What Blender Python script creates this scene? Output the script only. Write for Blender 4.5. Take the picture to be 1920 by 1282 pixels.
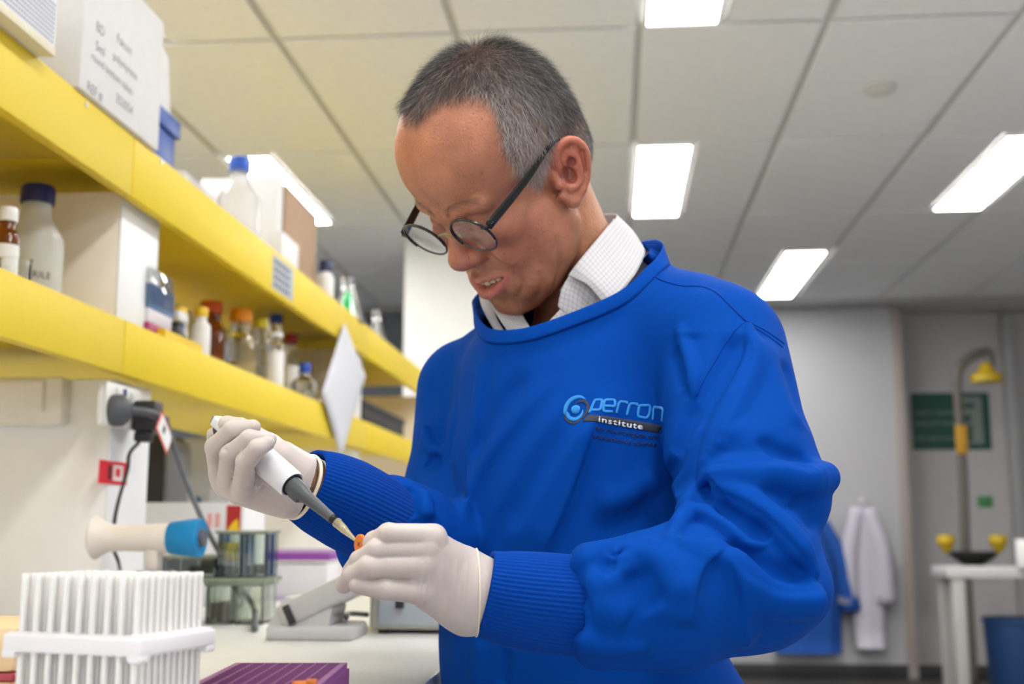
import os, bpy, bmesh, math, random
import numpy as np
from mathutils import Vector, Matrix

# ------------------------------------------------------------------ camera, world, exposure
for o in list(bpy.data.objects):
    bpy.data.objects.remove(o, do_unlink=True)
SC = bpy.context.scene
COL = SC.collection
rnd = random.Random(7)
F_PX, IW, IH = 2200.0, 1920.0, 1282.0
YAW, PITCH = math.radians(4.8771), math.radians(8.8870)
CAM = np.array([0.0, 0.0, 1.07])
FWD = np.array([-math.sin(YAW) * math.cos(PITCH), math.cos(YAW) * math.cos(PITCH), math.sin(PITCH)])
RGT = np.array([math.cos(YAW), math.sin(YAW), 0.0])
UPV = np.cross(RGT, FWD)
B = np.stack([RGT, FWD, UPV], 1)          # view axes (right, depth, up) -> world

def P(u, v, d):
    """world point seen at photo position (u, v), d metres deep"""
    return CAM + d * (FWD + RGT * (u - 960.0) / F_PX - UPV * (v - 641.0) / F_PX)

cam_data = bpy.data.cameras.new('camera')
cam = bpy.data.objects.new('camera', cam_data)
COL.objects.link(cam)
cam_data.sensor_width = 36.0
cam_data.lens = F_PX / IW * 36.0
cam_data.clip_start = 0.05
cam_data.clip_end = 60
M4 = Matrix.Identity(4)
for i in range(3):
    M4[i][0], M4[i][1], M4[i][2], M4[i][3] = RGT[i], UPV[i], -FWD[i], CAM[i]
cam.matrix_world = M4
cam_data.dof.use_dof = True
cam_data.dof.focus_distance = 1.04
cam_data.dof.aperture_fstop = 5.4
SC.camera = cam

world = bpy.data.worlds.new('world')
SC.world = world
world.use_nodes = True
world.node_tree.nodes['Background'].inputs[0].default_value = (0.95, 0.97, 1.0, 1)
world.node_tree.nodes['Background'].inputs[1].default_value = 0.72

SC.view_settings.view_transform = 'Standard'
SC.view_settings.look = 'None'
SC.view_settings.exposure = 0.42
SC.view_settings.gamma = 1.0
SC.view_settings.use_curve_mapping = False
# ------------------------------------------------------------------ node materials
def srgb(h):
    """'#rrggbb' -> linear rgb"""
    h = h.lstrip('#')
    out = []
    for i in (0, 2, 4):
        c = int(h[i:i + 2], 16) / 255
        out.append(c / 12.92 if c <= 0.04045 else ((c + 0.055) / 1.055) ** 2.4)
    return tuple(out)

MATS = {}
def mat(name, color, rough=0.5, metal=0.0, spec=0.5, noise=0.06, scale=40, bump=0.0, bump_scale=200,
        transmission=0.0, ior=1.45, emit=None, emit_strength=0.0, alpha=1.0, coat=0.0, sheen=0.0, sss=0.0):
    """a procedural principled material: colour mottled by noise, optional fine relief"""
    if name in MATS:
        return MATS[name]
    c = srgb(color) if isinstance(color, str) else color
    m = bpy.data.materials.new(name)
    m.use_nodes = True
    nt = m.node_tree
    b = nt.nodes['Principled BSDF']
    tc = nt.nodes.new('ShaderNodeTexCoord')
    if noise > 0:
        n = nt.nodes.new('ShaderNodeTexNoise')
        n.inputs['Scale'].default_value = scale
        n.inputs['Detail'].default_value = 4
        nt.links.new(tc.outputs['Object'], n.inputs['Vector'])
        r = nt.nodes.new('ShaderNodeMixRGB')
        r.inputs[1].default_value = tuple(x * (1 - noise) for x in c) + (1,)
        r.inputs[2].default_value = tuple(min(1, x * (1 + noise)) for x in c) + (1,)
        nt.links.new(n.outputs['Fac'], r.inputs[0])
        nt.links.new(r.outputs[0], b.inputs['Base Color'])
    else:
        b.inputs['Base Color'].default_value = c + (1,)
    b.inputs['Roughness'].default_value = rough
    b.inputs['Metallic'].default_value = metal
    b.inputs['Specular IOR Level'].default_value = spec
    b.inputs['Transmission Weight'].default_value = transmission
    b.inputs['IOR'].default_value = ior
    b.inputs['Alpha'].default_value = alpha
    b.inputs['Coat Weight'].default_value = coat
    b.inputs['Sheen Weight'].default_value = sheen
    if sss > 0:
        b.inputs['Subsurface Weight'].default_value = sss
        b.inputs['Subsurface Radius'].default_value = (1, 0.6, 0.5)
        b.inputs['Subsurface Scale'].default_value = 0.004
    if emit:
        b.inputs['Emission Color'].default_value = (srgb(emit) if isinstance(emit, str) else emit) + (1,)
        b.inputs['Emission Strength'].default_value = emit_strength
    if bump > 0:
        n2 = nt.nodes.new('ShaderNodeTexNoise')
        n2.inputs['Scale'].default_value = bump_scale
        n2.inputs['Detail'].default_value = 3
        nt.links.new(tc.outputs['Object'], n2.inputs['Vector'])
        bp = nt.nodes.new('ShaderNodeBump')
        bp.inputs['Strength'].default_value = bump
        bp.inputs['Distance'].default_value = 0.002
        nt.links.new(n2.outputs['Fac'], bp.inputs['Height'])
        nt.links.new(bp.outputs[0], b.inputs['Normal'])
    MATS[name] = m
    return m

# ------------------------------------------------------------------ objects
def tag(o, label=None, cat=None, group=None, kind=None):
    if label: o['label'] = label
    if cat: o['category'] = cat
    if group: o['group'] = group
    if kind: o['kind'] = kind
    return o

def empty(name, loc, label=None, cat=None, group=None, rz=0.0, kind=None):
    o = bpy.data.objects.new(name, None)
    COL.objects.link(o)
    o.empty_display_size = 0.02
    o.location = Vector(tuple(float(x) for x in loc))
    o.rotation_euler = (0, 0, rz)
    return tag(o, label, cat, group, kind)

def world_of(o):
    m = Matrix.LocRotScale(o.location, o.rotation_euler, o.scale)
    return world_of(o.parent) @ m if o.parent else m

def mesh_obj(name, verts, faces, m, parent=None, smooth=True, local=False):
    """link a mesh given in WORLD coordinates (or the parent's, with local=True)"""
    me = bpy.data.meshes.new(name)
    verts = np.asarray(verts, float)
    if parent is not None and not local:
        W = np.array(world_of(parent).inverted())
        verts = verts @ W[:3, :3].T + W[:3, 3]
    me.from_pydata([tuple(v) for v in verts.tolist()] if len(verts) < 20000 else verts.tolist(), [], faces if isinstance(faces, list) else faces.tolist())
    me.validate()
    me.update()
    o = bpy.data.objects.new(name, me)
    COL.objects.link(o)
    if m is not None:
        me.materials.append(m)
    if smooth:
        me.polygons.foreach_set('use_smooth', [True] * len(me.polygons))
    if parent is not None:
        o.parent = parent
    return o

def bm_obj(name, bm, m, parent=None, smooth=False, angle=35, loc=None):
    """link a bmesh (in the parent's own coordinates)"""
    bmesh.ops.recalc_face_normals(bm, faces=bm.faces[:])
    me = bpy.data.meshes.new(name)
    bm.to_mesh(me)
    bm.free()
    o = bpy.data.objects.new(name, me)
    COL.objects.link(o)
    if m is not None:
        me.materials.append(m)
    if smooth:
        me.polygons.foreach_set('use_smooth', [True] * len(me.polygons))
        try:
            me.set_sharp_from_angle(angle=math.radians(angle))
        except Exception:
            pass
    if parent is not None:
        o.parent = parent
    if loc is not None:
        o.location = loc
    return o

def add_box(bm, x0, x1, y0, y1, z0, z1, bevel=0.0, seg=2, M=None):
    vs = [bm.verts.new((x, y, z)) for z in (z0, z1) for y in (y0, y1) for x in (x0, x1)]
    fs = [bm.faces.new([vs[i] for i in q]) for q in
          ((0, 2, 3, 1), (4, 5, 7, 6), (0, 1, 5, 4), (2, 6, 7, 3), (0, 4, 6, 2), (1, 3, 7, 5))]
    es = list({e for f in fs for e in f.edges})
    if bevel > 0:
        r = bmesh.ops.bevel(bm, geom=es, offset=bevel, segments=seg, profile=0.5, affect='EDGES', clamp_overlap=True)
        vs = list({v for f in r['faces'] for v in f.verts} | {v for v in vs if v.is_valid})
    if M is not None:
        bmesh.ops.transform(bm, matrix=M, verts=vs)
    return vs

def box(name, dims, m, parent=None, bevel=0.003, seg=2, M=None):
    bm = bmesh.new()
    add_box(bm, *dims, bevel=bevel, seg=seg, M=M)
    return bm_obj(name, bm, m, parent, smooth=bevel > 0, angle=40)

def lathe_bm(prof, n=32, bm=None, M=None, close=True):
    """profile of (radius, z) turned about z"""
    bm = bm or bmesh.new()
    rings = []
    new = []
    for r, z in prof:
        if r < 1e-6:
            v = bm.verts.new((0, 0, z)); rings.append([v]); new.append(v)
        else:
            ring = [bm.verts.new((r * math.cos(2 * math.pi * i / n), r * math.sin(2 * math.pi * i / n), z)) for i in range(n)]
            rings.append(ring); new += ring
    for a, b in zip(rings[:-1], rings[1:]):
        for i in range(n):
            j = (i + 1) % n
            if len(a) == 1 and len(b) == 1: continue
            if len(a) == 1: bm.faces.new((a[0], b[j], b[i]))
            elif len(b) == 1: bm.faces.new((a[i], a[j], b[0]))
            else: bm.faces.new((a[i], a[j], b[j], b[i]))
    if close:
        if len(rings[0]) > 1: bm.faces.new(list(reversed(rings[0])))
        if len(rings[-1]) > 1: bm.faces.new(rings[-1])
    if M is not None:
        bmesh.ops.transform(bm, matrix=M, verts=new)
    return bm

def lathe(name, prof, m, parent=None, n=32, M=None, angle=40, close=True):
    return bm_obj(name, lathe_bm(prof, n, None, M, close), m, parent, smooth=True, angle=angle)

def axis_M(a, b, roll=None):
    """matrix taking local +z onto a->b with the origin at a"""
    a = Vector(tuple(float(x) for x in a)); b = Vector(tuple(float(x) for x in b))
    q = (b - a).normalized().to_track_quat('Z', 'Y')
    return Matrix.Translation(a) @ q.to_matrix().to_4x4()

def smooth_path(pts, n):
    """Catmull-Rom samples through pts"""
    p = np.asarray(pts, float)
    p = np.vstack([2 * p[0] - p[1], p, 2 * p[-1] - p[-2]])
    out = []
    k = len(p) - 3
    for i in range(k):
        for t in np.linspace(0, 1, n, endpoint=False):
            a, b, c, d = p[i:i + 4]
            out.append(0.5 * (2 * b + (c - a) * t + (2 * a - 5 * b + 4 * c - d) * t * t + (3 * b - a - 3 * c + d) * t ** 3))
    out.append(p[-2])
    return np.array(out)

def tube_data(path, rad, n=10, cap=True, flat=1.0, up=None):
    """verts, faces of a tube along path; flat squashes the second cross axis"""
    path = np.asarray(path, float)
    m = len(path)
    rad = np.broadcast_to(np.asarray(rad, float), (m,))
    T = np.gradient(path, axis=0)
    T /= np.linalg.norm(T, axis=1)[:, None] + 1e-12
    ref = np.array(up if up is not None else (0.13, 0.21, 0.97), float)
    N = None
    V = []
    for i in range(m):
        if up is not None or N is None:
            N = ref - T[i] * (ref @ T[i])
            if np.linalg.norm(N) < 1e-4: N = np.cross(T[i], (1, 0, 0))
        else:
            N = N - T[i] * (N @ T[i])
        N = N / np.linalg.norm(N)
        Bn = np.cross(T[i], N)
        for k in range(n):
            a = 2 * math.pi * k / n
            V.append(path[i] + rad[i] * (math.cos(a) * N * flat + math.sin(a) * Bn))
    Fc = []
    for i in range(m - 1):
        for k in range(n):
            j = (k + 1) % n
            Fc.append((i * n + k, i * n + j, (i + 1) * n + j, (i + 1) * n + k))
    if cap:
        Fc.append(tuple(reversed(range(n))))
        Fc.append(tuple(range((m - 1) * n, m * n)))
    return np.array(V), Fc

def tube(name, path, rad, m, parent=None, n=10, flat=1.0, up=None):
    V, Fc = tube_data(path, rad, n, True, flat, up)
    return mesh_obj(name, V, Fc, m, parent)

def dup(root, loc=None, rz=None, label=None):
    """a copy of a thing with copies of its parts and sub-parts"""
    def rec(o, par):
        c = o.copy()
        COL.objects.link(c)
        c.parent = par
        for ch in o.children: rec(ch, c)
        return c
    r = rec(root, None)
    if loc is not None: r.location = Vector(tuple(float(x) for x in loc))
    if rz is not None: r.rotation_euler = (0, 0, rz)
    if label: r['label'] = label
    return r

# ------------------------------------------------------------------ signed-distance sculpting (numpy)
def smin(a, b, k):
    h = np.clip(0.5 + 0.5 * (b - a) / k, 0, 1)
    return b + (a - b) * h - k * h * (1 - h)
def smax(a, b, k):
    return -smin(-a, -b, k)
def ell(p, c, r, R=None):
    q = p - np.asarray(c, float)
    if R is not None: q = q @ np.asarray(R, float)
    r = np.asarray(r, float)
    k0 = np.sqrt(((q / r) ** 2).sum(1)) + 1e-9
    k1 = np.sqrt(((q / (r * r)) ** 2).sum(1)) + 1e-9
    return k0 * (k0 - 1) / k1
def sph(p, c, r):
    q = p - np.asarray(c, float)
    return np.sqrt((q * q).sum(1)) - r
def cap(p, a, b, ra, rb=None):
    """capsule whose radius runs from ra to rb"""
    rb = ra if rb is None else rb
    a = np.asarray(a, float); b = np.asarray(b, float)
    ba = b - a
    t = np.clip(((p - a) @ ba) / (ba @ ba + 1e-12), 0, 1)
    q = p - a - t[:, None] * ba
    return np.sqrt((q * q).sum(1)) - (ra + (rb - ra) * t)
def chain(p, pts, rads, k=None):
    d = None
    for i in range(len(pts) - 1):
        e = cap(p, pts[i], pts[i + 1], rads[i], rads[i + 1])
        d = e if d is None else (np.minimum(d, e) if k is None else smin(d, e, k))
    return d
def pdist(p, pts):
    """distance to a polyline and the position 0..1 along it"""
    best = None; pos = None
    n = len(pts) - 1
    for i in range(n):
        a = np.asarray(pts[i], float); ba = np.asarray(pts[i + 1], float) - a
        t = np.clip(((p - a) @ ba) / (ba @ ba + 1e-12), 0, 1)
        q = p - a - t[:, None] * ba
        d = np.sqrt((q * q).sum(1))
        if best is None: best = d; pos = (i + t) / n
        else:
            m = d < best
            best = np.where(m, d, best); pos = np.where(m, (i + t) / n, pos)
    return best, pos
def bump(p, pts, h, w, taper=True, near=3.0):
    """height field of a soft ridge (h > 0) or crease (h < 0) along a polyline"""
    pts = np.asarray(pts, float)
    out = np.zeros(len(p))
    lo, hi = pts.min(0) - near * w, pts.max(0) + near * w
    m = np.all((p > lo) & (p < hi), axis=1)
    if not m.any(): return out
    d, t = pdist(p[m], pts)
    g = h * np.exp(-(d / w) ** 2)
    if taper: g = g * np.clip(np.minimum(t, 1 - t) * 5 + 0.15, 0, 1)
    out[m] = g
    return out

def surfnet(fn, lo, hi, h, blk=8, margin=1.6):
    """mesh the zero set of fn over a box: sparse evaluation + naive surface nets"""
    lo = np.asarray(lo, float); hi = np.asarray(hi, float)
    nb = np.ceil((hi - lo) / (h * blk)).astype(int)
    n = nb * blk
    bc = np.stack(np.meshgrid(*[np.arange(k) for k in nb], indexing='ij'), -1).reshape(-1, 3)
    cen = lo + (bc + 0.5) * blk * h
    dc = fn(cen)
    D = np.repeat(np.repeat(np.repeat(dc.reshape(nb), blk, 0), blk, 1), blk, 2).astype(np.float32)
    act = np.abs(dc) < margin * blk * h * 0.9
    loc = np.stack(np.meshgrid(*[np.arange(blk)] * 3, indexing='ij'), -1).reshape(-1, 3)
    ab = bc[act]
    for s in range(0, len(ab), 400):
        idx = (ab[s:s + 400, None, :] * blk + loc[None]).reshape(-1, 3)
        D[idx[:, 0], idx[:, 1], idx[:, 2]] = fn(lo + (idx + 0.5) * h)
    S = D < 0
    c = [S[i:n[0] - 1 + i, j:n[1] - 1 + j, k:n[2] - 1 + k] for i in (0, 1) for j in (0, 1) for k in (0, 1)]
    cnt = sum(x.astype(np.int8) for x in c)
    cell = np.argwhere((cnt > 0) & (cnt < 8))
    vid = -np.ones((n[0] - 1, n[1] - 1, n[2] - 1), np.int64)
    vid[cell[:, 0], cell[:, 1], cell[:, 2]] = np.arange(len(cell))
    acc = np.zeros((len(cell), 3)); num = np.zeros(len(cell))
    offs = [np.array(o) for o in ((0,0,0),(1,0,0),(0,1,0),(0,0,1),(1,1,0),(1,0,1),(0,1,1),(1,1,1))]
    for a in offs:
        for ax in range(3):
            if a[ax]: continue
            b2 = a.copy(); b2[ax] = 1
            ia, ib = cell + a, cell + b2
            da = D[ia[:, 0], ia[:, 1], ia[:, 2]].astype(float); db = D[ib[:, 0], ib[:, 1], ib[:, 2]].astype(float)
            m = (da < 0) != (db < 0)
            t = np.where(m, da / np.where(m, da - db, 1), 0)
            pos = a + t[:, None] * (b2 - a)
            acc[m] += pos[m]; num[m] += 1
    V = lo + (cell + acc / num[:, None] + 0.5) * h
    quads = []
    for ax in range(3):
        o1, o2 = [(1, 2), (2, 0), (0, 1)][ax]
        sl0 = [slice(None)] * 3; sl1 = [slice(None)] * 3
        sl0[ax] = slice(0, n[ax] - 1); sl1[ax] = slice(1, n[ax])
        ch = S[tuple(sl0)] != S[tuple(sl1)]
        e = np.argwhere(ch)
        e = e[(e[:, o1] > 0) & (e[:, o2] > 0) & (e[:, o1] < n[o1] - 1) & (e[:, o2] < n[o2] - 1)]
        ins = S[tuple(sl0)][e[:, 0], e[:, 1], e[:, 2]]
        d1 = np.zeros(3, int); d1[o1] = 1
        d2 = np.zeros(3, int); d2[o2] = 1
        q = np.stack([vid[tuple((e - d1 - d2).T)], vid[tuple((e - d2).T)], vid[tuple(e.T)], vid[tuple((e - d1).T)]], 1)
        q[~ins] = q[~ins][:, ::-1]
        quads.append(q)
    Q = np.concatenate(quads)
    Q = Q[(Q >= 0).all(1)]
    return V, Q

def subdiv(V, Q):
    """split every quad in four"""
    e = np.concatenate([Q[:, [i, (i + 1) % 4]] for i in range(4)])
    es = np.sort(e, 1)
    key = es[:, 0] * len(V) + es[:, 1]
    u, inv = np.unique(key, return_inverse=True)
    mid = 0.5 * (V[u // len(V)] + V[u % len(V)])
    cen = V[Q].mean(1)
    nq = len(Q)
    m = [len(V) + inv[i * nq:(i + 1) * nq] for i in range(4)]
    c = len(V) + len(mid) + np.arange(nq)
    Q2 = np.concatenate([np.stack([Q[:, i], m[i], c, m[(i + 3) % 4]], 1) for i in range(4)])
    return np.vstack([V, mid, cen]), Q2

def grad(fn, V, e):
    d0 = fn(V)
    g = np.stack([fn(V + np.eye(3)[i] * e) - d0 for i in range(3)], 1) / e
    return d0, g

def project(fn, V, steps=2, e=0.4, clip=3.0):
    for _ in range(steps):
        d, g = grad(fn, V, e)
        n2 = np.maximum((g * g).sum(1), 0.2)
        s = np.clip(d / n2, -clip, clip)
        V = V - s[:, None] * g
    return V

def relax(V, Q, it=1, lam=0.5):
    """Laplacian smoothing over quad edges"""
    e = np.concatenate([Q[:, [i, (i + 1) % 4]] for i in range(4)])
    e = np.unique(np.sort(e, 1), axis=0)
    deg = np.bincount(e.ravel(), minlength=len(V)).astype(float)[:, None]
    for _ in range(it):
        acc = np.zeros_like(V)
        for k in range(3):
            acc[:, k] = np.bincount(e[:, 0], V[e[:, 1], k], len(V)) + np.bincount(e[:, 1], V[e[:, 0], k], len(V))
        V = V + lam * (acc / np.maximum(deg, 1) - V)
    return V

def sculpt(fn, lo, hi, h, subs=1, steps=2, e=0.4):
    V, Q = surfnet(fn, lo, hi, h)
    V = relax(V, Q, 2, 0.5)
    V = project(fn, V, 2, e)
    for _ in range(subs):
        V, Q = subdiv(V, Q)
        V = relax(V, Q, 1, 0.4)
        V = project(fn, V, steps, e)
    return V, Q

def noise3(p, seed=0, octaves=3):
    """cheap smooth pseudo-noise: sums of rotated sines"""
    r = np.random.RandomState(seed)
    out = np.zeros(len(p))
    amp = 1.0
    f = 1.0
    for _ in range(octaves):
        for _ in range(3):
            k = r.normal(size=3); k /= np.linalg.norm(k)
            out += amp * np.sin(f * (p @ k) + r.uniform(0, 6.28)) / 3
        amp *= 0.5
        f *= 2.1
    return out

def color_attr(o, cols, name='tint'):
    a = o.data.color_attributes.new(name, 'FLOAT_COLOR', 'POINT')
    c = np.ones((len(o.data.vertices), 4), np.float32)
    c[:, :3] = cols
    a.data.foreach_set('color', c.ravel())
# ------------------------------------------------------------------ sight-line helpers: where a sight line meets a plane of the room
def _ray(u, v):
    d = FWD + RGT * (u - 960.0) / F_PX - UPV * (v - 641.0) / F_PX
    return d
def at_x(u, v, x):
    d = _ray(u, v); return CAM + d * (x - CAM[0]) / d[0]
def at_y(u, v, y):
    d = _ray(u, v); return CAM + d * (y - CAM[1]) / d[1]
def at_z(u, v, z):
    d = _ray(u, v); return CAM + d * (z - CAM[2]) / d[2]

# ------------------------------------------------------------------ the room
ZC = 2.67
M_TILE = mat('ceiling_tile', (0.82, 0.83, 0.85), rough=0.95, noise=0.05, scale=25, bump=0.15, bump_scale=300)
M_TBAR = mat('ceiling_bar', (0.60, 0.60, 0.59), rough=0.7)
M_WALL = mat('white_wall', (0.425, 0.425, 0.445), rough=0.85, noise=0.03, scale=6)
M_WALL_DARK = mat('slate_wall', (0.165, 0.18, 0.205), rough=0.8, noise=0.04, scale=6)
M_FLOOR = mat('grey_vinyl', (0.46, 0.45, 0.43), rough=0.45, noise=0.10, scale=30)
M_DIFF = mat('light_diffuser', (0.9, 0.9, 0.9), noise=0, emit=(1.0, 0.985, 0.95), emit_strength=24.0)
M_FRAME = mat('light_frame', (0.75, 0.75, 0.74), rough=0.5)

def struct(o):
    o['kind'] = 'structure'
    return o
YB = 8.75
struct(box('floor', (-4.2, 4.6, -2.4, 9.6, -0.05, 0.0), M_FLOOR, bevel=0))  # near floor kept pale to bounce light up to the ceiling
struct(box('ceiling', (-4.2, 4.6, -2.4, 9.6, ZC + 0.012, ZC + 0.06), M_TBAR, bevel=0))
struct(box('dark_far_floor', (-4.2, 4.6, 4.2, 9.6, 0.0, 0.004), mat('dark_vinyl', (0.05, 0.048, 0.047), rough=0.5, noise=0.15, scale=30), bevel=0))  # dark far floor, drawn forward to dim the ceiling above it
ceil = bpy.data.objects['ceiling']
X0 = 0.106
ROWS_Y = [1.25 + 1.19 * k for k in range(-3, 7)]      # rows of the ceiling grid
# light panels: (left edge, width, row, optional own start and end)
PANELS = [(X0 + 0.012, 0.245, 4), (X0 + 0.012, 0.245, 6), (X0 - 1.8 + 0.012, 0.21, 6), (X0 + 1.8 - 0.262, 0.25, 6), (X0 + 1.2 - 0.275, 0.25, 8),
          (X0 + 0.012, 0.245, 2), (X0 - 1.8 + 0.012, 0.21, 4), (X0 - 1.8 + 0.012, 0.21, 2), (X0 + 1.8 - 0.262, 0.25, 4), (X0 + 1.8 - 0.262, 0.25, 2), (X0 - 3.6 + 0.012, 0.21, 3), (X0 + 3.6 - 0.262, 0.25, 5),
          (X0 - 3.6 + 0.012, 0.21, 5), (X0 - 3.6 + 0.012, 0.21, 7),  # unseen panels added to brighten the left wall under the shelves
          (X0 - 1.8 + 0.012, 0.21, 0), (X0 - 0.6 + 0.012, 0.245, 0)]  # unseen panels added behind the lens to brighten the near upright
tile_me = None
for i in range(-7, 7):
    for j in range(len(ROWS_Y) - 1):
        rows = list(ROWS_Y)
        if i == 1: rows[8] = 6.86; rows[9] = 8.30; rows[7] = 5.98
        xa, xb = X0 + 0.6 * i, X0 + 0.6 * (i + 1)
        ya, yb = rows[j], rows[j + 1]
        for pn in PANELS:
            if pn[2] == j and xa - 0.01 < pn[0] < xb:
                # the rest of this bay is a narrow tile
                for (a, b) in ((xa, pn[0] - 0.006), (pn[0] + pn[1] + 0.006, xb)):
                    if b - a > 0.08:
                        box('tile', (a + 0.012, b - 0.012, ya + 0.012, yb - 0.012, ZC - 0.002, ZC + 0.012), M_TILE, ceil, bevel=0.004, seg=1)
                break
        else:
            if tile_me is None:
                o = box('tile', (-0.288, 0.288, -0.5855, 0.5855, -0.007, 0.007), M_TILE, ceil, bevel=0.004, seg=1)
                tile_me = o.data
            else:
                o = bpy.data.objects.new('tile', tile_me); COL.objects.link(o); o.parent = ceil
            o.location = ((xa + xb) / 2, (ya + yb) / 2, ZC + 0.005); o.scale = (1, (yb - ya - 0.024) / 1.171, 1)
PN_LABEL = ['ceiling light panel at the top edge, above the grey-haired head', 'ceiling light panel straight to the right of the ear', 'ceiling light panel behind the blue-capped bottle on the top shelf',
            'ceiling light panel at the right edge of the picture', 'small far ceiling light panel above the left shoulder of the gown']
PN_OUT = ['ceiling light panel over the man, out of the picture', 'ceiling light panel above the near end of the yellow shelves', 'ceiling light panel above the bench behind the lens',
          'ceiling light panel over the aisle to the right of the man', 'ceiling light panel over the aisle behind the lens', 'ceiling light panel over the far side of the shelves', 'ceiling light panel near the right wall',
          'added fill light panel by the left wall beyond the shelves', 'far added fill light panel by the left wall behind the shelves',
          'added fill light panel behind the lens over the near end of the bench', 'added fill light panel behind the lens over the bench edge']
for k, (px, pw, j) in enumerate(PANELS):
    ya, yb = (ROWS_Y[j] + 0.012, ROWS_Y[j + 1] - 0.012) if k != 4 else (6.872, 8.288)
    L = empty('ceiling_light', (px + pw / 2, (ya + yb) / 2, ZC - 0.004), PN_LABEL[k] if k < 5 else PN_OUT[k - 5], 'light', 'ceiling light panels')
    hx, hy = pw / 2, (yb - ya) / 2
    bm = bmesh.new()
    for q in ((-hx, hx, -hy, -hy + 0.012), (-hx, hx, hy - 0.012, hy), (-hx, -hx + 0.012, -hy + 0.012, hy - 0.012), (hx - 0.012, hx, -hy + 0.012, hy - 0.012)):
        add_box(bm, *q, -0.004, 0.012)
    bm_obj('frame', bm, M_FRAME, L)
    box('diffuser', (-hx + 0.011, hx - 0.011, -hy + 0.011, hy - 0.011, -0.001, 0.006), M_DIFF, L, bevel=0)
# smoke detector
d = at_z(1650, 162, ZC)
o = lathe('smoke_detector', [(0.055, 0), (0.055, -0.012), (0.042, -0.022), (0.02, -0.028), (0, -0.028)], mat('detector_white', (0.62, 0.61, 0.57)), n=24)
o.location = (d[0], d[1], ZC - 0.002); tag(o, 'round white smoke detector on the ceiling tile', 'detector')

# far walls
xe = at_y(1690, 900, YB)[0]
struct(box('wall_back', (-1.25, xe, YB, YB + 0.12, 0, ZC), M_WALL, bevel=0))
struct(box('wall_alcove', (xe - 0.1, 4.6, YB + 0.32, YB + 0.44, 0, ZC), mat('grey_wall', (0.46, 0.45, 0.45), rough=0.85), bevel=0))
struct(box('trim_1', (xe - 0.02, xe + 0.05, YB - 0.02, YB + 0.32, 0, ZC - 0.02), mat('brown_trim', (0.36, 0.31, 0.29), rough=0.6), bevel=0.004))
xr = at_y(1893, 900, YB + 0.3)[0]
struct(box('trim_2', (xr, xr + 0.07, YB + 0.22, YB + 0.32, 0, ZC - 0.02), mat('grey_trim', (0.36, 0.36, 0.37), rough=0.6), bevel=0.004))
struct(box('wall_back_left', (-4.2, -1.25, YB, YB + 0.12, 0, ZC), M_WALL_DARK, bevel=0))
struct(box('wall_left', (-4.3, -4.2, -2.4, 9.6, 0, ZC), mat('bright_wall', (0.86, 0.86, 0.86), rough=0.85), bevel=0))
struct(box('wall_right', (4.6, 4.7, -2.4, 9.6, 0, ZC), M_WALL, bevel=0))
struct(box('baseboard_back', (-1.25, 3.6, YB - 0.015, YB, 0, 0.10), mat('dark_skirting', (0.03, 0.03, 0.032), rough=0.5), bevel=0.003))
# white pillar beyond the end of the shelves
pa, pb = at_y(757, 600, 6.4), at_y(930, 600, 6.4)
o = box('pillar', (pa[0], pb[0], 6.4, 6.9, 0, ZC), mat('pillar_white', (0.80, 0.80, 0.78), rough=0.8, noise=0.02), bevel=0.006)
o['kind'] = 'structure'
# ------------------------------------------------------------------ bench and shelves on the left
XF = -0.82                     # aisle face of the yellow shelf edges
Z1T, Z1B = at_x(0, 50, XF)[2], at_x(0, 200, XF)[2]
Z2T, Z2B = at_x(0, 500, XF)[2], at_x(0, 630, XF)[2]
ZS1, ZS2 = Z1T - 0.012, Z2T - 0.012      # where things stand
YSEAM = at_x(250, 320, XF)[1]
YEND = 5.3
ZB = 0.91
M_YEL = mat('yellow_laminate', (0.76, 0.565, 0.028), rough=0.5, spec=0.35, noise=0.03, scale=8)
M_CREAM = mat('cream_panel', (0.90, 0.83, 0.74), rough=0.55, noise=0.02)
M_WHITE = mat('white_laminate', (0.86, 0.87, 0.89), rough=0.4, noise=0.02)
M_PALE = mat('pale_panel', (0.93, 0.91, 0.89), rough=0.55, noise=0.02)
M_BENCH = mat('bench_top', (0.66, 0.66, 0.64), rough=0.28, noise=0.05, scale=60)
M_BLACK = mat('black_plastic', (0.018, 0.018, 0.02), rough=0.4)
M_GREY = mat('grey_plastic', (0.10, 0.105, 0.115), rough=0.45)
M_WPL = mat('white_plastic', (0.78, 0.77, 0.76), rough=0.35, noise=0.02)
M_SCREW = mat('screw_metal', (0.6, 0.6, 0.6), rough=0.3, metal=1, noise=0)

SH = empty('reagent_shelf', (-1.2, 1.2, ZB), 'two-tier yellow laboratory shelving on white uprights along the bench', 'shelving')
def wbox(name, x0, x1, y0, y1, z0, z1, m, parent, bevel=0.003):
    p = parent.location if parent.parent is None else parent.parent.location
    return box(name, (x0 - p.x, x1 - p.x, y0 - p.y, y1 - p.y, z0 - p.z, z1 - p.z), m, parent, bevel=bevel)
for zt, zb in ((Z1T, Z1B), (Z2T, Z2B)):
    for ya, yb in ((0.5, YSEAM - 0.0015), (YSEAM + 0.0015, 3.9), (3.903, YEND)):
        s = wbox('shelf_board', -1.42, XF - 0.02, ya, yb, zt - 0.034, zt - 0.012, M_YEL, SH, 0.001)
        f = wbox('shelf_edge', XF - 0.02, XF, ya, yb, zb, zt, M_YEL, SH, 0.0025)
    for u, v in (((162, 196), (303, 303)) if zt == Z1T else ()):
        q = at_x(u, v, XF)
        c = lathe('screw', [(0.0, 0.002), (0.004, 0.002), (0.0045, 0)], M_SCREW, SH, n=12, M=Matrix.Translation(Vector(q) - SH.location) @ Matrix.Rotation(math.pi / 2, 4, 'Y'))
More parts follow.
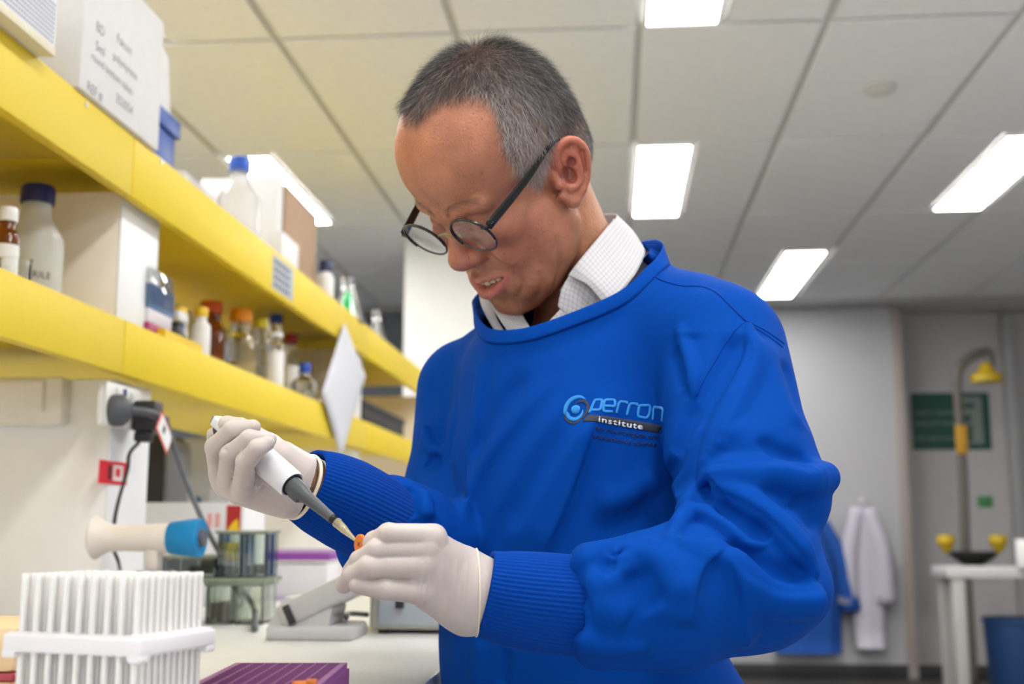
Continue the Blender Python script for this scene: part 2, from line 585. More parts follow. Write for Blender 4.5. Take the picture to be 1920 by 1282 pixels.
# uprights: thick cream panels with a white aisle face
for y0, y1, in ((1.93, 2.10), (3.80, 3.92)):
    for za, zb in ((ZB, Z2B - 0.004), (Z2T - 0.010, Z1B + 0.02)):
        wbox('upright', -1.42, XF - 0.034, y0, y1, za, zb, M_CREAM if za > 1.2 else M_PALE, SH, 0.003)
        wbox('upright_face', XF - 0.034, XF - 0.030, y0, y1, za, zb, M_WHITE, SH, 0.001)
# far upright at the end, back panel down the middle
wbox('upright', -1.42, XF - 0.03, YEND - 0.06, YEND, ZB, Z1B + 0.02, M_CREAM, SH)
wbox('back_panel', -1.17, -1.14, 0.5, YEND, Z2T - 0.012, Z1B + 0.02, mat('back_panel', (0.88, 0.83, 0.70), rough=0.35, noise=0.02), SH)
# service trunking on the near upright
a, b = at_y(-40, 712, 1.925), at_y(128, 798, 1.925)
wbox('trunking', a[0], b[0], 1.895, 1.93, b[2], a[2], mat('trunking_cream', (0.80, 0.75, 0.68), rough=0.4), SH, 0.006)
wbox('trunking_lid', a[0], b[0] - 0.03, 1.888, 1.895, b[2] + 0.02, a[2] - 0.006, mat('trunking_cream', 0), SH, 0.004)

BN = empty('bench', (-0.9, 2.5, 0), 'white laboratory bench with a pale laminate top', 'bench')
wbox('bench_top', -1.9, -0.195, 0.45, YEND + 0.1, ZB - 0.035, ZB, M_BENCH, BN, 0.005)
wbox('cabinet', -1.85, -0.25, 0.5, YEND, 0.10, ZB - 0.035, M_WHITE, BN, 0.003)
wbox('plinth', -1.85, -0.30, 0.5, YEND, 0.0, 0.10, M_BLACK, BN, 0)
for k in range(6):
    y0 = 0.55 + k * 0.78
    dd = wbox('door', -0.25, -0.232, y0, y0 + 0.76, 0.12, ZB - 0.05, M_WHITE, BN, 0.002)
    h = box('handle', (-0.232 + 0.9, -0.212 + 0.9, y0 + 0.30 - 2.5, y0 + 0.46 - 2.5, 0.76, 0.775), M_SCREW, dd, bevel=0.003)

# ------------------------------------------------------------------ lettering helper
def text_mesh(s, size, m, name='lettering', parent=None, M=None, bold=0.0, space=1.0, depth=0.0, align='LEFT'):
    cu = bpy.data.curves.new(name, 'FONT')
    cu.body = s; cu.size = size; cu.space_character = space; cu.align_x = align
    cu.offset = bold; cu.extrude = depth; cu.resolution_u = 3
    o = bpy.data.objects.new(name, cu); COL.objects.link(o)
    bpy.context.view_layer.update()
    me = bpy.data.meshes.new_from_object(o.evaluated_get(bpy.context.evaluated_depsgraph_get()))
    bpy.data.objects.remove(o); bpy.data.curves.remove(cu)
    me.name = name
    o = bpy.data.objects.new(name, me); COL.objects.link(o)
    me.materials.clear()
    me.materials.append(m)
    if M is not None: me.transform(M)
    if parent is not None: o.parent = parent
    return o
def face_x(x, y, z):
    """matrix for lettering on a face that looks down the aisle (+x), reading towards +y"""
    return Matrix.Translation((x, y, z)) @ Matrix(((0, 0, 1, 0), (1, 0, 0, 0), (0, 1, 0, 0), (0, 0, 0, 1)))
def face_y(x, y, z):
    """matrix for lettering on a face that looks at -y"""
    return Matrix.Translation((x, y, z)) @ Matrix(((1, 0, 0, 0), (0, 0, -1, 0), (0, 1, 0, 0), (0, 0, 0, 1)))
M_INK = mat('marker_ink', (0.03, 0.03, 0.035), rough=0.7, noise=0)
M_INK_G = mat('grey_ink', (0.16, 0.165, 0.18), rough=0.7, noise=0)

# ------------------------------------------------------------------ boxes, bottles: makers
def carton(name, x0, x1, y0, y1, z0, z1, m, label, cat, lid=None, group=None):
    """a cardboard box: four walls, bottom, two closed flaps with a gap between them"""
    e = empty(name, ((x0 + x1) / 2, (y0 + y1) / 2, z0), label, cat, group)
    hx, hy, h = (x1 - x0) / 2, (y1 - y0) / 2, z1 - z0
    box('carton_body', (-hx, hx, -hy, hy, 0, h - 0.003), m, e, bevel=0.003)
    box('flap', (-hx + 0.001, hx - 0.001, -hy + 0.001, -0.001, h - 0.004, h), m, e, bevel=0.001)
    box('flap', (-hx + 0.001, hx - 0.001, 0.001, hy - 0.001, h - 0.004, h - 0.0008), m, e, bevel=0.001)
    return e
M_GLASS = mat('clear_glass', (0.96, 0.98, 0.97), rough=0.03, transmission=1.0, ior=1.45, noise=0)
M_GLASSG = mat('green_glass', (0.93, 0.97, 0.93), rough=0.04, transmission=1.0, ior=1.5, noise=0)
M_HDPE = mat('milky_plastic', (0.80, 0.80, 0.76), rough=0.35, transmission=0.55, ior=1.3, noise=0.02)
M_MILKY = mat('cloudy_plastic', (0.88, 0.88, 0.90), rough=0.18, transmission=0.72, ior=1.2, noise=0.02)
M_AMBER = mat('amber_glass', (0.32, 0.09, 0.015), rough=0.06, transmission=0.75, ior=1.45, noise=0)
M_PAPER = mat('label_paper', (0.80, 0.80, 0.80), rough=0.8, noise=0.03)
def capmat(c): return mat('cap_%02x%02x%02x' % tuple(int(255 * x) for x in c), c, rough=0.38, noise=0.03)
def bottle(name, loc, r, h, cap_r, cap_h, body_m, cap_c, label, group=None, liquid=None, fill=0.6, paper=False, shoulder=0.62, cat='bottle'):
    e = empty(name, loc, label, cat, group)
    hb = h - cap_h
    sh = hb * shoulder if shoulder < 1 else hb
    nr = cap_r * 0.86
    prof = [(r * 0.9, 0), (r, r * 0.08), (r, sh)]
    for k in range(1, 7):
        t = k / 6
        prof.append((r + (nr - r) * (0.5 - 0.5 * math.cos(t * math.pi)), sh + (hb * 0.93 - sh) * t))
    prof += [(nr, hb + cap_h * 0.5)]
    lathe('bottle_body', prof, body_m, e, n=28)
    if liquid is not None:
        hl = sh * fill
        lathe('liquid', [(r * 0.88, 0.004), (r * 0.93, r * 0.1), (r * 0.93, hl), (0, hl)], liquid, e, n=28)
    # ridged screw cap
    bm = bmesh.new()
    n = 36
    rings = []
    for (rr, z, rid) in ((cap_r, hb, 0), (cap_r, hb + cap_h * 0.12, 1), (cap_r, hb + cap_h * 0.88, 1), (cap_r * 0.93, h, 0)):
        rings.append([bm.verts.new(((rr * (1 + 0.03 * rid * (i % 2))) * math.cos(2 * math.pi * i / n), (rr * (1 + 0.03 * rid * (i % 2))) * math.sin(2 * math.pi * i / n), z)) for i in range(n)])
    for a, b in zip(rings[:-1], rings[1:]):
        for i in range(n): bm.faces.new((a[i], a[(i + 1) % n], b[(i + 1) % n], b[i]))
    bm.faces.new(rings[-1]); bm.faces.new(list(reversed(rings[0])))
    bm_obj('cap', bm, capmat(cap_c), e, smooth=True, angle=30)
    if paper:
        lathe('paper_label', [(r * 1.006, sh * 0.14), (r * 1.012, sh * 0.15), (r * 1.012, sh * 0.86), (r * 1.006, sh * 0.87)], M_PAPER, e, n=28, close=False)
    return e
def flask(name, loc, r, h, label, liquid=None, fill=0.4, group=None):
    e = empty(name, loc, label, 'flask', group)
    nr = r * 0.36
    prof = [(r * 0.93, 0), (r, r * 0.1), (r * 0.98, r * 0.25), (nr, h * 0.72), (nr, h * 0.95), (nr * 1.2, h)]
    lathe('flask_body', prof, M_GLASS, e, n=28, close=False)
    lathe('flask_base', [(0, 0.001), (r * 0.93, 0.0)], M_GLASS, e, n=28, close=False)
    if liquid is not None:
        zl = h * fill
        rl = r * 0.95 + (nr - r * 0.98) * max(0, (zl - r * 0.25)) / (h * 0.72 - r * 0.25)
        lathe('liquid', [(r * 0.88, 0.004), (r * 0.94, r * 0.12), (rl * 0.95, zl), (0, zl)], liquid, e, n=28)
    return e

# ------------------------------------------------------------------ on the top shelf
# printed box overhanging the edge
a = at_x(104, 90, -0.795)
zb0 = Z1T + 0.001
e = empty('storage_box', (-0.9, a[1] - 0.22, zb0), 'white box with a dotted grey band overhanging the top shelf edge', 'box')
hy = 0.22
bmat = mat('box_white', (0.74, 0.75, 0.79), rough=0.45, noise=0.02)
box('box_body', (-0.105, 0.105, -hy, hy, 0.0, 0.21), bmat, e, bevel=0.003)
box('base_strip', (-0.1045, 0.1055, -hy, hy + 0.0005, -0.0005, 0.012), mat('box_cream', (0.74, 0.68, 0.52), rough=0.6), e, bevel=0.001)
bm = bmesh.new()
for iy in range(58):
    for iz in range(9):
        add_box(bm, 0.1048, 0.1056, -hy + 0.006 + iy * 0.0074, -hy + 0.0098 + iy * 0.0074, 0.016 + iz * 0.0070, 0.0196 + iz * 0.0070)
o = bm_obj('dot_band', bm, mat('dot_grey', (0.32, 0.34, 0.40), rough=0.6), e); o['kind'] = 'stuff'
# carton with the handwritten note
y0, y1 = at_x(150, 150, -0.812)[1], at_x(301, 200, -0.812)[1]
zt = at_x(306, 40, -0.812)[2]
ZC0 = Z1T + 0.001
e = carton('labelled_carton', -1.09, -0.812, y0, y1, ZC0, zt, mat('carton_white', (0.71, 0.70, 0.70), rough=0.7), 'white carton with handwriting in black marker on its side', 'box')
for t, u, v, sz in (('BD', 180, 56, 0.024), ('Falcon', 219, 78, 0.023), ('5ml', 179, 92, 0.023), ('polystyrene', 212, 110, 0.021), ('round bottom tubes', 171, 110, 0.0195), ('REF #', 163, 168, 0.023), ('352054', 217, 190, 0.023)):
    q = at_x(u, v, -0.8115)
    text_mesh(t, sz, M_INK_G, parent=e, M=face_x(0.1393, q[1] - e.location.y, q[2] - e.location.z) @ Matrix.Shear('XY', 4, (0.18, 0)), space=1.0)
# blue tub with a pale bag standing in it
y0 = y1 + 0.05
y1b = at_x(320, 240, -0.85)[1] + 0.03
e = empty('blue_tub', (-0.95, (y0 + y1b) / 2, ZS1), 'blue plastic tub with a white bag behind the handwritten carton', 'tub')
M_BLUEP = mat('blue_plastic', (0.008, 0.07, 0.36), rough=0.4)
hy = (y1b - y0) / 2
box('tub_body', (-0.10, 0.10, -hy, hy, 0, 0.125), M_BLUEP, e, bevel=0.006)
box('tub_rim', (-0.107, 0.107, -hy - 0.007, hy + 0.007, 0.095, 0.132), M_BLUEP, e, bevel=0.004)
bm = bmesh.new(); add_box(bm, -0.09, 0.095, -hy + 0.005, hy - 0.005, 0.10, 0.27, bevel=0.02, seg=3)
for v in bm.verts: v.co += Vector((0.006 * math.sin(v.co.z * 60 + v.co.y * 40), 0.005 * math.sin(v.co.z * 45), 0))
bm_obj('bag', bm, mat('bag_white', (0.72, 0.71, 0.70), rough=0.5), e, smooth=True, angle=60)

c = at_x(450, 320, -0.90)
bottle('reagent_bottle', (-0.90, c[1], ZS1), 0.052, at_x(450, 297, -0.90)[2] - ZS1, 0.026, 0.034, M_MILKY, (0.015, 0.10, 0.55), 'tall clear bottle with a bright blue screw cap on the top shelf')
y = at_x(470, 400, -0.97)[1]
carton('white_carton', -1.25, -1.0, at_x(346, 340, -1.0)[1], 2.93, ZS1, at_x(350, 322, -1.0)[2], mat('carton_white', 0), 'low white carton behind the blue-capped bottle', 'box')
carton('white_carton', -1.12, -0.90, y + 0.02, at_x(530, 400, -0.90)[1], ZS1, at_x(530, 338, -0.90)[2], mat('carton_white2', (0.76, 0.76, 0.78), rough=0.6), 'tall white carton just right of the blue-capped bottle', 'box')
y0, y1 = at_x(532, 450, -0.89)[1], at_x(594, 450, -0.89)[1]
carton('brown_carton', -1.16, -0.89, y0 + 0.015, y1, ZS1, at_x(575, 384, -0.89)[2], mat('kraft', (0.42, 0.28, 0.19), rough=0.8, noise=0.1), 'brown cardboard carton on the top shelf', 'box')
y0, y1 = at_x(528, 480, -0.845)[1], at_x(560, 480, -0.845)[1]
carton('white_carton', -0.885, -0.845, y0, y1, ZS1, at_x(545, 446, -0.845)[2], mat('carton_white2', 0), 'small white packet standing before the brown carton', 'box')
c = at_x(610, 520, -0.865)
bottle('reagent_bottle', (-0.865, c[1], ZS1), 0.026, at_x(607, 486, -0.865)[2] - ZS1, 0.021, 0.035, M_WPL, (0.012, 0.02, 0.08), 'small white bottle with a navy cap on the top shelf', paper=True, shoulder=0.85)
c = at_x(652, 560, -0.865)
flask('conical_flask', (-0.865, c[1], ZS1), 0.058, at_x(658, 527, -0.865)[2] - ZS1, 'conical flask holding bright green liquid on the top shelf', mat('green_liquid', (0.0, 0.42, 0.12), rough=0.15, noise=0), 0.70)
c = at_x(706, 600, -0.865)
flask('conical_flask', (-0.865, c[1], ZS1), 0.040, at_x(703, 580, -0.865)[2] - ZS1, 'empty clear conical flask near the far end of the top shelf', mat('clear_liquid', (0.75, 0.78, 0.76), rough=0.1, transmission=0.6, noise=0), 0.25)
# label stuck on the shelf edge
p0, p1 = at_x(512, 490, XF + 0.001), at_x(549, 552, XF + 0.001)
e = empty('shelf_label', (XF + 0.0006, (p0[1] + p1[1]) / 2, (Z1T + Z1B) / 2), 'printed white label stuck on the upper yellow shelf edge', 'label')
hy = (p1[1] - p0[1]) / 2
box('label_sheet', (-0.0004, 0.0006, -hy, hy, -0.042, 0.042), mat('label_bluegrey', (0.42, 0.45, 0.50), rough=0.6), e, bevel=0)
bm = bmesh.new()
for r in range(4):
    for k in range(5):
        add_box(bm, 0.0006, 0.0010, -hy + 0.012 + k * 0.029, -hy + 0.032 + k * 0.029, 0.022 - r * 0.019, 0.032 - r * 0.019)
bm_obj('print', bm, mat('print_dark', (0.10, 0.11, 0.13), rough=0.7), e)
# sheet of paper hung by its corner
xs = XF + 0.012
cn = [at_x(646, 605, xs), at_x(686, 705, xs), at_x(641, 862, xs), at_x(604, 735, xs)]
n = 10
VV = []
for i in range(n + 1):
    for j in range(n + 1):
        s, t = i / n, j / n
        p = (1 - s) * (1 - t) * cn[0] + s * (1 - t) * cn[1] + s * t * cn[2] + (1 - s) * t * cn[3]
        VV.append(p + np.array([0.012 * math.sin(s * 3.1) * math.sin(t * 3.1) + 0.016 * t * (1 - t) * math.sin(5 * s), 0, 0]))
FF = [(i * (n + 1) + j, i * (n + 1) + j + 1, (i + 1) * (n + 1) + j + 1, (i + 1) * (n + 1) + j) for i in range(n) for j in range(n)]
o = mesh_obj('paper_sheet', VV, FF, mat('sheet_paper', (0.60, 0.61, 0.66), rough=0.8, noise=0.03))
md = o.modifiers.new('thickness', 'SOLIDIFY'); md.thickness = 0.0012
tag(o, 'white paper sheet hanging by one corner from the upper shelf edge', 'paper')

# ------------------------------------------------------------------ on the lower shelf
c = at_y(66, 450, 1.80)
e = bottle('reagent_bottle', (c[0], 1.80, ZS2), 0.0455, at_y(66, 350, 1.80)[2] - ZS2, 0.0265, 0.030, M_HDPE, (0.012, 0.014, 0.11), 'big milky bottle with a navy cap, STERILE written on it', liquid=mat('pale_liquid', (0.78, 0.76, 0.62), rough=0.3, noise=0), fill=0.95, shoulder=0.64)
def wrap_text(s, size, r, z, az, parent, m):
    o = text_mesh(s, size, m, parent=parent, align='CENTER', space=1.05)
    for v in o.data.vertices:
        x, y0 = v.co.x, v.co.y
        a = az + x / r
        v.co = (r * math.cos(a), r * math.sin(a), z + y0)
wrap_text('STERILE', 0.0155, 0.0461, 0.058, math.radians(-62), e, M_INK)
wrap_text('G.E', 0.0145, 0.0461, 0.022, math.radians(-52), e, M_INK)
c = at_y(14, 420, 1.66)
bottle('reagent_bottle', (c[0], 1.66, ZS2), 0.019, at_y(14, 390, 1.66)[2] - ZS2, 0.0145, 0.022, M_AMBER, (0.74, 0.74, 0.74), 'small amber bottle with a white cap at the left edge', liquid=mat('brown_liquid', (0.10, 0.03, 0.008), rough=0.3, noise=0), paper=True, shoulder=0.8)
c = at_y(32, 480, 1.63)
e = empty('glass_beaker', (c[0] + 0.006, 1.615, ZS2), 'small clear glass beaker before the amber bottle', 'beaker')
lathe('beaker_body', [(0.021, 0), (0.023, 0.004), (0.023, 0.05), (0.0245, 0.053), (0.0215, 0.05), (0.0215, 0.004), (0, 0.003)], M_GLASS, e, n=28)
# pipette-tip kit just behind the upright
y0, y1 = at_x(252, 550, -0.845)[1] + 0.06, at_x(306, 550, -0.845)[1] + 0.05
e = empty('tip_box', (-0.885, (y0 + y1) / 2, ZS2), 'clear-lidded tip box with a blue card and a magenta base', 'tip box')
hy = (y1 - y0) / 2
zt = at_x(280, 500, -0.845)[2] - ZS2
box('box_base', (-0.045, 0.045, -hy, hy, 0, zt * 0.26), mat('magenta_plastic', (0.36, 0.02, 0.12), rough=0.4), e, bevel=0.003)
box('tip_rack', (-0.042, 0.042, -hy + 0.003, hy - 0.003, zt * 0.26, zt * 0.52), mat('tip_white', (0.70, 0.66, 0.70), rough=0.5), e, bevel=0.003)
box('blue_card', (-0.043, 0.0435, -hy + 0.002, hy - 0.002, zt * 0.45, zt * 0.78), mat('card_blue', (0.12, 0.20, 0.36), rough=0.6), e, bevel=0.001)
box('box_lid', (-0.045, 0.045, -hy, hy, zt * 0.5, zt), M_GLASS, e, bevel=0.004)
# dark holder with a blue-topped spray
y = at_x(322, 575, -0.90)[1]
e = empty('spray_bottle', (-0.90, y + 0.02, ZS2), 'black and white bottle with a blue trigger beside the tip box', 'bottle')
lathe('bottle_body', [(0.026, 0), (0.028, 0.004), (0.028, 0.05), (0.012, 0.075), (0.012, 0.085)], M_BLACK, e, n=24)
box('trigger_head', (-0.012, 0.02, -0.03, 0.026, 0.082, 0.104), mat('card_white', (0.7, 0.7, 0.72), rough=0.5), e, bevel=0.004)
box('trigger', (0.006, 0.014, 0.010, 0.020, 0.045, 0.084), M_BLUEP, e, bevel=0.003)
# yellow tray with small bottles
p0, p1 = at_x(300, 620, -0.835), at_x(370, 645, -0.835)
e = empty('yellow_tray', (-0.86, (p0[1] + p1[1]) / 2, ZS2), 'low yellow plastic tray on the lower shelf', 'tray')
hy = (p1[1] - p0[1]) / 2
M_YP = mat('yellow_plastic', (0.80, 0.55, 0.01), rough=0.4)
bm = bmesh.new()
for q in ((-0.035, 0.035, -hy, hy, 0, 0.003), (0.031, 0.035, -hy, hy, 0.003, 0.028), (-0.035, -0.031, -hy, hy, 0.003, 0.04), (-0.031, 0.031, -hy, -hy + 0.004, 0.003, 0.03), (-0.031, 0.031, hy - 0.004, hy, 0.003, 0.03)):
    add_box(bm, *q)
bm_obj('tray_body', bm, M_YP, e)
YC, OC, ROC, NC, BC = (0.82, 0.52, 0.01), (0.85, 0.33, 0.01), (0.62, 0.10, 0.01), (0.012, 0.03, 0.20), (0.015, 0.07, 0.42)
M_STRAW = mat('straw_liquid', (0.62, 0.50, 0.25), rough=0.2, noise=0)
M_CLEARL = mat('clear_fill', (0.62, 0.60, 0.50), rough=0.2, noise=0)
for (u, vtop, x, r, cr, ch, bm_, cc, lab, liq, pap, shd) in (
    (338, 577, -0.905, 0.017, 0.014, 0.020, M_HDPE, YC, 'small white bottle with a yellow cap, nearest of the two in the tray row', None, True, 0.8),
    (378, 577, -0.885, 0.021, 0.014, 0.020, M_WPL, YC, 'white bottle with a yellow cap and blue print, further of the two yellow-capped white ones', None, True, 0.8),
    (397, 566, -0.985, 0.036, 0.027, 0.030, M_AMBER, ROC, 'amber bottle with an orange-red cap', M_STRAW, False, 0.7),
    (453, 580, -0.93, 0.040, 0.028, 0.034, M_GLASS, OC, 'wide glass bottle with an orange cap and a pale yellow liquid', M_STRAW, False, 0.66),
    (491, 598, -0.905, 0.022, 0.016, 0.024, M_GLASS, (0.72, 0.62, 0.03), 'glass bottle with a lemon-yellow cap', M_CLEARL, False, 0.7),
    (492, 572, -1.075, 0.036, 0.027, 0.030, M_GLASS, NC, 'glass bottle with a navy cap at the back of the lower shelf', M_CLEARL, False, 0.66),
    (518, 590, -0.985, 0.030, 0.019, 0.026, M_GLASS, BC, 'glass bottle with a dark blue cap half behind a white label', M_CLEARL, False, 0.66),
    (516, 624, -0.865, 0.024, 0.019, 0.012, M_GLASS, (0.78, 0.78, 0.76), 'clear bottle with a white label and no bright cap', M_CLEARL, True, 0.86),
    (546, 626, -0.93, 0.026, 0.019, 0.030, M_GLASS, (0.25, 0.02, 0.03), 'bottle with a dark red cap', M_CLEARL, True, 0.75),
    (572, 681, -0.87, 0.036, 0.017, 0.028, M_GLASS, BC, 'short clear bottle with a blue cap near the hanging paper', M_CLEARL, False, 0.7)):
    c = at_x(u, vtop, x)
    bottle('reagent_bottle', (x, c[1], ZS2), r, c[2] - ZS2, cr, ch, bm_, cc, lab, 'bottles on the lower shelf', liq, 0.62, pap, shd)
p0, p1 = at_x(682, 748, -0.85), at_x(757, 800, -0.85)
e = empty('black_box', (-0.94, (p0[1] + p1[1]) / 2, ZS2), 'black box near the far end of the lower shelf', 'box')
hy = (p1[1] - p0[1]) / 2
box('box_body', (-0.09, 0.09, -hy, hy, 0, (p0[2] - ZS2) * 0.72), mat('black_card', (0.022, 0.020, 0.022), rough=0.6), e, bevel=0.004)
box('box_lid', (-0.093, 0.093, -hy - 0.003, hy + 0.003, (p0[2] - ZS2) * 0.72, p0[2] - ZS2), mat('black_card', 0), e, bevel=0.004)
# ------------------------------------------------------------------ power point, plugs and leads
XU = XF - 0.030
p0, p1 = at_x(183, 716, XU), at_x(243, 800, XU)
e = empty('power_point', (XU, (p0[1] + p1[1]) / 2, (at_x(212, 722, XU)[2] + at_x(212, 802, XU)[2]) / 2), 'white double power point on the near upright', 'socket')
hz = (at_x(212, 722, XU)[2] - at_x(212, 802, XU)[2]) / 2
hy = (p1[1] - p0[1]) / 2
box('mounting_block', (0.0, 0.012, -hy, hy, -hz, hz), M_WPL, e, bevel=0.004)
box('cover_plate', (0.012, 0.017, -hy, hy, -hz, hz), M_WPL, e, bevel=0.002)
for k in (-0.4, 0.45):
    s = box('rocker_switch', (0.017, 0.021, hy * k - 0.007, hy * k + 0.007, hz * 0.45, hz * 0.82), M_WPL, e, bevel=0.002)
box('indicator', (0.017, 0.020, -0.004, 0.006, hz * 0.5, hz * 0.85), mat('indicator_blue', (0.02, 0.06, 0.2), rough=0.4), e, bevel=0.001)
pe = np.array(e.location)
e1 = empty('mains_plug', pe + (0.018, -hy * 0.62, -hz * 0.30), 'grey round mains plug with a lead in the power point', 'plug')
M_PLUG = mat('plug_grey', (0.085, 0.09, 0.105), rough=0.5)
M_LEAD = mat('lead_grey', (0.11, 0.115, 0.13), rough=0.5)
lathe('plug_body', [(0.0265, 0), (0.0275, 0.004), (0.0265, 0.016), (0.018, 0.026), (0.012, 0.032), (0.0, 0.032)], M_PLUG, e1, n=28, M=Matrix.Rotation(math.pi / 2, 4, 'Y'))
tube('strain_relief', smooth_path([pe + (0.046, -hy * 0.62, -hz * 0.30), pe + (0.070, -hy * 0.25, -hz * 0.36), pe + (0.085, hy * 0.30, -hz * 0.62)], 6), 0.0075, M_PLUG, e1, 12)
xl = -0.76
lead = [pe + (0.085, hy * 0.30, -hz * 0.62), at_x(322, 822, xl), at_x(345, 890, xl + 0.02), at_x(380, 975, xl + 0.06), at_x(420, 1050, -0.66), at_x(455, 1105, -0.62), at_x(476, 1140, -0.60), at_z(478, 1178, ZB + 0.006)]
tube('lead', smooth_path(lead, 8), 0.0048, M_LEAD, e1, 10)
q = at_x(306, 806, xl)
tg = box('test_tag', (-0.0006, 0.0006, -0.026, 0.040, -0.019, 0.019), mat('tag_red', (0.75, 0.16, 0.15), rough=0.5), e1, bevel=0,
         M=Matrix.Translation(Vector(tuple(q)) - e1.location) @ Matrix.Rotation(math.radians(-38), 4, 'X'))
box('tag_paper', (0.0006, 0.0012, -0.022, 0.037, -0.0155, 0.0155), M_PAPER, tg, bevel=0, M=Matrix.Translation(Vector(tuple(q)) - e1.location) @ Matrix.Rotation(math.radians(-38), 4, 'X'))
box('tag_print', (0.0012, 0.0016, -0.006, 0.006, -0.006, 0.008), M_INK_G, tg, bevel=0, M=Matrix.Translation(Vector(tuple(q)) - e1.location) @ Matrix.Rotation(math.radians(-38), 4, 'X'))
e2 = empty('power_adapter', pe + (0.018, hy * 0.62, -hz * 0.26), 'black power adapter plugged in beside the grey plug', 'adapter')
box('adapter_body', (0, 0.042, -0.012, 0.030, -0.030, 0.024), M_BLACK, e2, bevel=0.006)
box('adapter_foot', (0.004, 0.030, -0.010, 0.022, -0.048, -0.030), M_BLACK, e2, bevel=0.004)
b0 = np.array(e2.location)
xk = -0.83
tube('lead', smooth_path([b0 + (0.012, 0.0, -0.048), at_x(243, 850, xk + 0.01), at_x(239, 880, xk), at_x(222, 940, xk), at_x(214, 985, xk), at_x(214, 1030, xk), at_x(224, 1062, xk), at_z(232, 1130, ZB + 0.004)], 8), 0.0032, M_BLACK, e2, 8)
# red sticker under the power point
p0, p1 = at_x(186, 862, XU), at_x(236, 908, XU)
zc = at_x(210, 886, XU)[2]
e = empty('warning_sticker', (XU + 0.001, (p0[1] + p1[1]) / 2, zc), 'red sticker with white print below the power point', 'sticker')
hy = (p1[1] - p0[1]) / 2
box('sticker_sheet', (-0.0008, 0.0006, -hy, hy, -0.0195, 0.0195), mat('sticker_red', (0.70, 0.012, 0.03), rough=0.5), e, bevel=0)
box('print_panel', (0.0006, 0.0010, -hy * 0.05, hy * 0.65, -0.013, 0.013), mat('sticker_white', (0.8, 0.72, 0.72), rough=0.6), e, bevel=0)
box('print_panel', (0.0006, 0.0010, -hy * 0.40, -hy * 0.15, -0.012, 0.012), mat('sticker_dark', (0.12, 0.01, 0.02), rough=0.6), e, bevel=0)
box('print_mark', (0.0010, 0.0014, hy * 0.12, hy * 0.45, -0.006, 0.008), mat('sticker_red', 0), e, bevel=0)

# ------------------------------------------------------------------ things at the back of the bench
def on_bench(u, v):
    return at_z(u, v, ZB)
# dark tower and pale instrument
p0, p1 = at_y(242, 815, 2.55), at_y(302, 935, 2.55)
e = empty('dark_tower', ((p0[0] + p1[0]) / 2, 2.62, ZB), 'tall dark grey casing behind the near upright', 'equipment')
hx = (p1[0] - p0[0]) / 2
box('casing', (-hx, hx, -0.07, 0.07, 0, p0[2] - ZB), mat('dark_casing', (0.035, 0.035, 0.04), rough=0.5), e, bevel=0.006)
box('side_panel', (hx, hx + 0.012, -0.065, 0.065, 0.01, p0[2] - ZB - 0.01), mat('mid_grey', (0.20, 0.205, 0.225), rough=0.5), e, bevel=0.004)
p0, p1 = at_y(312, 822, 2.95), at_y(398, 935, 2.95)
e = empty('bench_instrument', ((p0[0] + p1[0]) / 2, 3.02, ZB), 'grey-white bench instrument with blue buttons under the shelf', 'equipment')
hx = (p1[0] - p0[0]) / 2; h = p0[2] - ZB
box('casing', (-hx, hx, -0.08, 0.08, 0, h), mat('instrument_grey', (0.52, 0.53, 0.56), rough=0.5), e, bevel=0.01)
box('display', (-hx * 0.8, hx * 0.1, -0.083, -0.08, h * 0.74, h * 0.93), mat('screen_grey', (0.36, 0.38, 0.42), rough=0.3), e, bevel=0.002)
for k, (fx, fz) in enumerate(((-0.35, 0.70), (0.45, 0.58), (0.0, 0.42))):
    lathe('button', [(0.011, 0), (0.011, 0.006), (0.0, 0.006)], mat('button_blue', (0.03, 0.09, 0.26), rough=0.4), e, n=16, M=Matrix.Translation((fx * hx, -0.08, fz * h)) @ Matrix.Rotation(math.pi / 2, 4, 'X'))
# long white carton with the red and yellow label
p0, p1 = at_y(228, 942, 2.35), at_y(456, 1003, 2.35)
e = carton('long_carton', p0[0], p1[0], 2.35, 2.50, ZB + 0.055, p0[2], mat('carton_white2', 0), 'long white carton with a red and yellow label lying at the back', 'box')
xw = (p1[0] - p0[0])
hh = p0[2] - ZB - 0.055
box('label_red', (xw / 2 - 0.036, xw / 2 - 0.006, -0.0765, -0.075, hh - 0.060, hh - 0.006), mat('label_red', (0.45, 0.02, 0.02), rough=0.5), e, bevel=0)
bm = bmesh.new()
vs = [bm.verts.new(c) for c in ((xw / 2 - 0.034, -0.0772, hh - 0.058), (xw / 2 - 0.008, -0.0772, hh - 0.058), (xw / 2 - 0.012, -0.0772, hh - 0.032), (xw / 2 - 0.022, -0.0772, hh - 0.040))]
bm.faces.new(vs); bm_obj('label_flame', bm, mat('label_yellow', (0.85, 0.55, 0.01), rough=0.5), e)
for k in range(2):
    box('red_stripe', (xw / 2 - 0.075 + k * 0.016, xw / 2 - 0.066 + k * 0.016, -0.0765, -0.075, hh - 0.050, hh - 0.022), mat('label_pink', (0.75, 0.35, 0.33), rough=0.6), e, bevel=0)
o = carton('white_carton', p0[0] + 0.02, p1[0] - 0.02, 2.36, 2.49, ZB, ZB + 0.0545, mat('carton_white2', 0), 'flat white carton under the long one with the red label', 'box')
